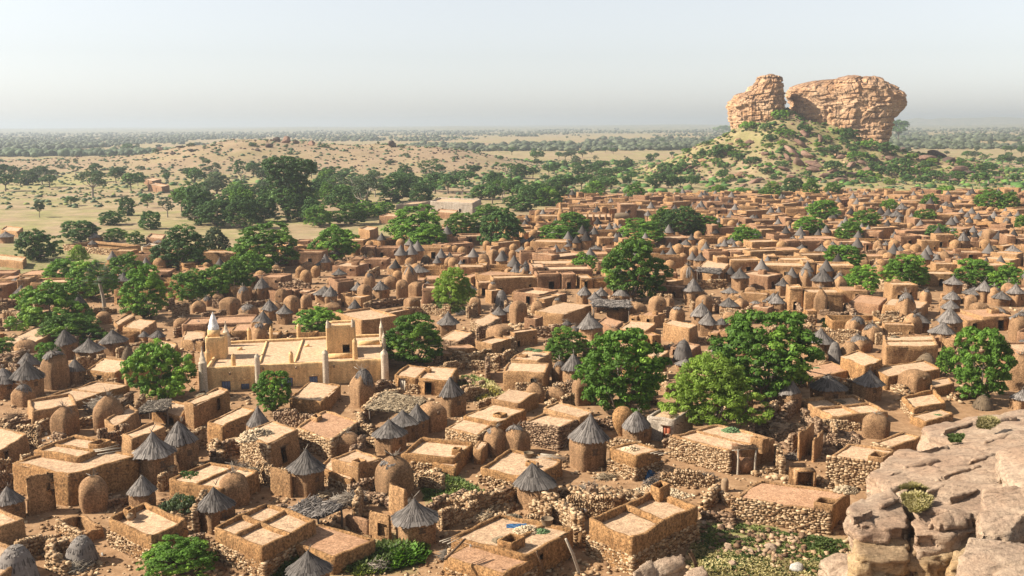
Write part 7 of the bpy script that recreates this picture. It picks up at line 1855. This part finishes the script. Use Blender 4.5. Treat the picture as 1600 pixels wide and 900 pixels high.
    # rubble between the middle-distance houses
    n = 5000; q = np.stack([r.uniform(0, 1, n), r.uniform(0, 1, n)], 1); yy = 105+150*q[:, 0]; xx = (q[:, 1]*1.1-.55)*yy*1.0
    px, py, _ = projv(xx, yy, 0*xx); k = in_village(px, py, 4); xx, yy = xx[k], yy[k]; s = r.uniform(.15, .5, len(xx)); m = MB()
    boxes(m, np.stack([xx, yy, terr(xx, yy)+s*.2], 1), np.stack([s*1.2, s, s*.6], 1), randrot(len(xx), r, .5), jit=.17); o = m.obj('scattered_stones', 'stone', None, False, None, stuff=True); tag(o, 'loose stones strewn between the middle-distance houses', 'stones')
    print('fill houses', nh, 'granaries', NGR, 'walls', nw, 'blocks far tris', sum(sum(len(q) for q in f.q)*2 for f in far.values()))

def build_far_hand():
    H = mk_house
    H([B((98, 382), (172, 389), (221, 383), 399, 'stone0', size=.45, roofed=False, ph=.4)], name='walled_yard', label='long stone yard wall on the grass at the left')
    H([B((219, 387), (249, 393), (263, 385), 407, 'grey')], label='grey plastered house end at the right of the long stone wall')
    H([B((-14, 404), (36, 409), (41, 401), 421, 'mud')], label='isolated mud house at the left edge beside the grass')
    H([B((0, 359), (28, 362), (36, 355), 371, 'mud')], label='farthest mud hut at the left edge behind the wide dark tree')
    H([B((228, 371), (254, 373), (260, 366), 384, 'red')], label='reddish house next to the dark round neem, left')
    H([B((671, 314), (739, 317), (752, 311), 337, 'grey', op=[(0, .3, .9, .2, 2.0), (0, .7, .8, 1, 2)], ph=.5)], name='school_building', label='long pinkish grey stone building with a notched top, behind the trees')
    H([B((618, 320), (655, 318), (676, 313), 331, 'grey')], label='low grey building left of the long notched-top building')
    H([B((592, 337), (621, 338), (633, 334), 350, 'red')], label='reddish mud house left before the big neem by the school')
    H([B((559, 357), (578, 360), (592, 355), 376, 'mud')], label='box-shaped mud house right of the dome-shaped neem')
    H([B((680, 331), (712, 333), (716, 328), 343, 'red')], label='dark reddish wall below the long notched-top building')
    H([B((230, 288), (253, 292), (265, 289), 302, 'red', op=[(0, .6, .9, 0, 1.8)])], label='ruined red farmhouse with a door on the left plain')
    H([B((224, 280), (238, 283), (252, 280), 291, 'red')], label='second ruined farm block behind the red farmhouse')
    H([B((375, 292), (392, 293), (397, 290), 301, 'pale')], label='tiny pale building among the trees on the left')
    LM.append(('the notched-top building', 710, 322)); LM.append(('the red farmhouse', 245, 292)); LM.append(('the small far mosque', 930, 345)); LM.append(('the mosque', 460, 575))

def build_plain_trees():
    r = np.random.default_rng(31); n = 0; used = [(t[0], t[1]) for t in HT]; tries = 0
    while n < 265 and tries < 9000:
        tries += 1; u = r.random()
        x = r.uniform(440, 1130) if u < .62 else (r.uniform(-20, 440) if u < .80 else r.uniform(1400, 1620))
        y = 214 + 105*r.random()**1.25
        if in_village(x, y, -4): continue
        if x < 440 and y > 300: continue
        P = GT(x, y)
        if math.hypot(P[0]-ROCK_C[0]-22, P[1]-ROCK_C[1]) < 115 and P[1] < 640: continue
        onridge = float(terr(P[0], P[1])) > 4
        if onridge and r.random() < .8: continue
        if any(abs(a-x) < 9 and abs(b-y) < 6 for a, b in used): continue
        used.append((x, y)); h = r.uniform(4.5, 8.5)*(0.4 if onridge else 1); k = r.choice(['S', 'S', 'O', 'S', 'W']) if not onridge else 'U'
        dark = y > 262 or r.random() < .5
        tree(P, h*r.uniform(.8, 1.3), h, k, 'leaf_dark' if dark else 'leaf_grey', None, None, ('dark round' if dark else 'grey-green airy')+' savanna tree' if k != 'U' else 'small dry-slope shrub', 'savanna trees of the plain', key='ptree'); n += 1
    for (x, y, w) in [(1130, 208, 26), (1119, 247, 26), (1130, 242, 34), (1153, 250, 18), (1172, 258, 26), (1222, 262, 24), (1194, 272, 16), (1209, 280, 14), (1261, 277, 22), (1228, 214, 28), (1259, 210, 26), (1166, 204, 30), (1194, 205, 22), (1203, 220, 20), (1219, 186, 24), (1300, 240, 30), (1325, 216, 28), (1319, 226, 20), (1303, 267, 30), (1356, 232, 30), (1337, 250, 26), (1381, 238, 30), (1406, 264, 30), (1369, 268, 30), (1394, 277, 34), (1444, 266, 26), (1422, 250, 24), (1500, 255, 18), (1509, 266, 24), (1541, 266, 28), (1462, 280, 24), (1428, 274, 22), (1350, 277, 24), (1040, 270, 34), (1062, 268, 26), (1090, 250, 18), (1100, 244, 16), (1085, 262, 14), (1330, 236, 22), (1290, 222, 20), (1312, 210, 18)]:
        P = GT(x, y); wm = w*mpp(P); tree(P, wm, wm*r.uniform(.45, .65), 'U', r.choice(['leaf', 'leaf_dark', 'leaf_dark']), None, None, 'green bush on the rock hill', 'bushes on the rock hill', key='hbush')
    for i in range(110):
        P = GT(r.uniform(1030, 1560), r.uniform(205, 292))
        if math.hypot(P[0]-ROCK_C[0]-22, P[1]-ROCK_C[1]) > 128 or P[1] > 600: continue
        wm = r.uniform(2.5, 6); tree(P, wm, wm*.55, 'U', r.choice(['leaf', 'leaf_dark', 'leaf_acacia']), None, None, 'small bush on the rock hill', 'bushes on the rock hill', key='hbush')
    for i in range(75):
        P = GT(r.uniform(0, 740), r.uniform(216, 300))
        if terr(P[0], P[1]) < 3 or P[1] > 720: continue
        wm = r.uniform(2, 5); tree(P, wm, wm*.5, 'U', r.choice(['leaf_grey', 'leaf_dark']), None, None, 'small shrub on the bare ridge', 'shrubs on the bare ridge', key='rbush')
    def scrub(nm, lab, n, cx, cy, rx, ry, test, s0, s1, mat, seed):
        r3 = np.random.default_rng(seed); X = cx+r3.uniform(-rx, rx, n); Y = cy+r3.uniform(-ry, ry, n); Z = terr(X, Y); k = test(X, Y, Z) & (vnoise(X/9, Y/9, 0, seed)+.4*r3.normal(size=n) > -.1); X, Y, Z = X[k], Y[k], Z[k]; n = len(X)
        s = r3.uniform(s0, s1, n)**1.0; V = ICO1[None]*(1+.4*r3.uniform(-1, 1, (n, 12, 1)))*s[:, None, None]*np.array([1.2, 1.2, .7])+np.stack([X, Y, Z+s*.2], 1)[:, None]
        m = MB(); m.add(V.reshape(-1, 3), None, (ICO1T[None]+12*np.arange(n)[:, None, None]).reshape(-1, 3), np.repeat(r3.random(n), 12)); o = m.obj(nm, mat, None, False, None, True, True); tag(o, lab, 'scrub')
    hl = lambda X, Y, Z: (np.hypot((X-ROCK_C[0])/np.where(X > ROCK_C[0], 1.42, .98), (Y-600)/1.1) < 100) & (Y < 625)
    scrub('hill_scrub', 'low green scrub and grass tufts covering the rock hill', 5200, 180, 555, 150, 80, hl, .35, 1.25, 'weed', 3)
    scrub('hill_shrubs', 'dark green shrubs too small to count on the rock hill', 1500, 195, 555, 130, 80, hl, .6, 1.7, 'leaf_dark', 4)
    scrub('hill_stones', 'small brown stones strewn over the rock hill', 2600, 180, 555, 150, 80, hl, .3, 1.0, 'rock_red', 5)
    rg = lambda X, Y, Z: (Z > 2.0) & (Y < 735) & (X < 40)
    scrub('ridge_scrub', 'grey green tufts dotting the bare low ridge', 3800, -180, 660, 260, 120, rg, .35, 1.3, 'leaf_grey', 6)
    scrub('ridge_stones', 'dark stones dotting the bare low ridge', 3200, -180, 660, 260, 120, rg, .25, .9, 'rock_dark', 7)
    pl = lambda X, Y, Z: (Z < 3) & ~np.asarray(in_village(*projv(X, Y, Z)[:2], -2))
    scrub('plain_tufts', 'small tufts and low shrubs scattered over the near plain', 9000, 0, 600, 420, 230, pl, .3, 1.3, 'leaf_grey', 8)
    scrub('plain_bushes', 'green bushes too many to count on the plain behind the village', 2600, 0, 620, 430, 190, lambda X, Y, Z: pl(X, Y, Z) & (X > -170), .8, 2.3, 'leaf_dark', 9)
    scrub('plain_grass', 'yellow green grass clumps on the plain behind the village', 9000, 0, 600, 430, 220, pl, .3, 1.0, 'weed', 10)
    # far scrub, too many to count
    n = 26000; px = r.uniform(-150, 1750, n); py = 196.5 + 40*r.random(n)**1.5 + np.interp(px, [0, 1600], [4, -4])
    d = np.stack([(px-800)/FPX, -(py-450)/FPX, -np.ones(n)], 1) @ R3.T; t = -CH/np.minimum(d[:, 2], -1e-4); X, Y = d[:, 0]*t, d[:, 1]*t
    dist = np.hypot(X, Y); Z0 = terr(X, Y); dens = vnoise(X/260, Y/420, 0, 55)+.5*vnoise(X/90, Y/120, 0, 56); ok = (dist > 640) & (dist < 7500) & (dens > -.28) & (Z0 < 3); X, Y, dist = X[ok], Y[ok], dist[ok]; Z = terr(X, Y); n = len(X)
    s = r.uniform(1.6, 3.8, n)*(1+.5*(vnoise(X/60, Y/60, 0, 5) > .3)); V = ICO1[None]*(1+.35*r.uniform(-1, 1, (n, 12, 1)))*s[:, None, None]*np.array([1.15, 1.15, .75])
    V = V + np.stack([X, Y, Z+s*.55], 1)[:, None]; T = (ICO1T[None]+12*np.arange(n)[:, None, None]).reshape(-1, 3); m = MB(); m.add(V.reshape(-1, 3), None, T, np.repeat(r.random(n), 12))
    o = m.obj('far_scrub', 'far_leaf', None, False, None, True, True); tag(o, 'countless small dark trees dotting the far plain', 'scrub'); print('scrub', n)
    # tree line behind the left ridge
    n = 620; r2 = np.random.default_rng(8); X = r2.uniform(-640, -190, n); Y = 1080+.12*(X+400)+r2.normal(0, 22, n); s = r2.uniform(2.5, 5, n)
    V = ICO1[None]*(1+.35*r2.uniform(-1, 1, (n, 12, 1)))*s[:, None, None]*np.array([1.1, 1.1, .9])+np.stack([X, Y, terr(X, Y)+s*.7], 1)[:, None]
    m = MB(); m.add(V.reshape(-1, 3), None, (ICO1T[None]+12*np.arange(n)[:, None, None]).reshape(-1, 3), np.repeat(r2.random(n), 12)); o = m.obj('far_tree_belt', 'leaf_grey', None, False, None, True, True); tag(o, 'dark belt of trees behind the low ridge at the left', 'woodland')

# ------------------------------------------------------------------ labels that say which one
def resolve_labels():
    one = ['first', 'second', 'third', 'fourth', 'fifth', 'sixth', 'seventh', 'eighth', 'ninth']; ordn = ['', 'second ', 'third ', 'fourth ', 'fifth ', 'sixth ', 'seventh ', 'eighth ', 'ninth ', 'tenth ', 'eleventh ', 'twelfth ', 'thirteenth ', 'fourteenth ', 'fifteenth ', 'sixteenth ', 'seventeenth ', 'eighteenth ', 'nineteenth ', 'twentieth ']
    for tn, te in (('twenty', 'thirtieth '), ('thirty', 'fortieth '), ('forty', 'fiftieth ')): ordn += [tn+'-'+o_+' ' for o_ in one]+[te]
    buck = {}
    for (o, look, key, x, y) in PENDING:
        best = min(LM, key=lambda l: (l[1]-x)**2 + ((l[2]-y)*2.2)**2); dx, dy = x-best[1], (y-best[2])*2.2
        s = ('right of' if dx > 0 else 'left of') if abs(dx) > abs(dy) else ('in front of' if dy > 0 else 'behind')
        buck.setdefault((look, best[0], s), []).append((dx*dx+dy*dy, o))
    for (look, lm, s), L in buck.items():
        L.sort(key=lambda a: a[0])
        for i, (_, o) in enumerate(L):
            od = ordn[i] if i < len(ordn) else 'one of the farther '
            t = look+' '+s+' '+lm if len(L) == 1 else look+' '+s+' '+lm+', '+(od+'nearest' if i < len(ordn) else 'far out')
            w = t.split(); o['label'] = ' '.join(w[:16])
            if len(w) > 16: print('LONG', t)
            if i >= len(ordn): o['label'] = ' '.join((look+' '+s+' '+lm+', far out').split()[:16]); o['group'] = o.get('group') or 'far ones'

def build_haze():
    m = bpy.data.materials.new('haze'); m.use_nodes = True; t = m.node_tree
    t.nodes.remove(t.nodes['Principled BSDF']); v = t.nodes.new('ShaderNodeVolumePrincipled')
    v.inputs['Color'].default_value = (0.48, 0.535, 0.61, 1); v.inputs['Density'].default_value = 0.00021; v.inputs['Anisotropy'].default_value = 0.3
    t.links.new(v.outputs[0], t.nodes['Material Output'].inputs['Volume'])
    mb = MB(); boxes(mb, [(0, 0, 40)], [(36000, 36000, 96)]); o = mb.obj('haze', m, None, False, None, True); tag(o, 'pale dust haze over the whole plain', 'haze')
    m.cycles.homogeneous_volume = True

import time
_t = time.time()
def lap(s):
    global _t; print('LAP %s %.1f' % (s, time.time()-_t)); _t = time.time()
build_ground(); lap('ground')
build_rocks_far(); lap('far rocks')
build_mosque(); build_small_mosque(); lap('mosques')
build_hand_trees(); lap('trees')
build_far_hand(); build_hand_houses(); lap('houses')
build_hand_granaries(); lap('granaries')
build_outcrop(); lap('outcrop')
build_walls(); lap('walls')
build_small(); lap('small')
build_fill(); lap('fill')
build_plain_trees(); lap('plain')
build_haze(); resolve_labels(); lap('labels')
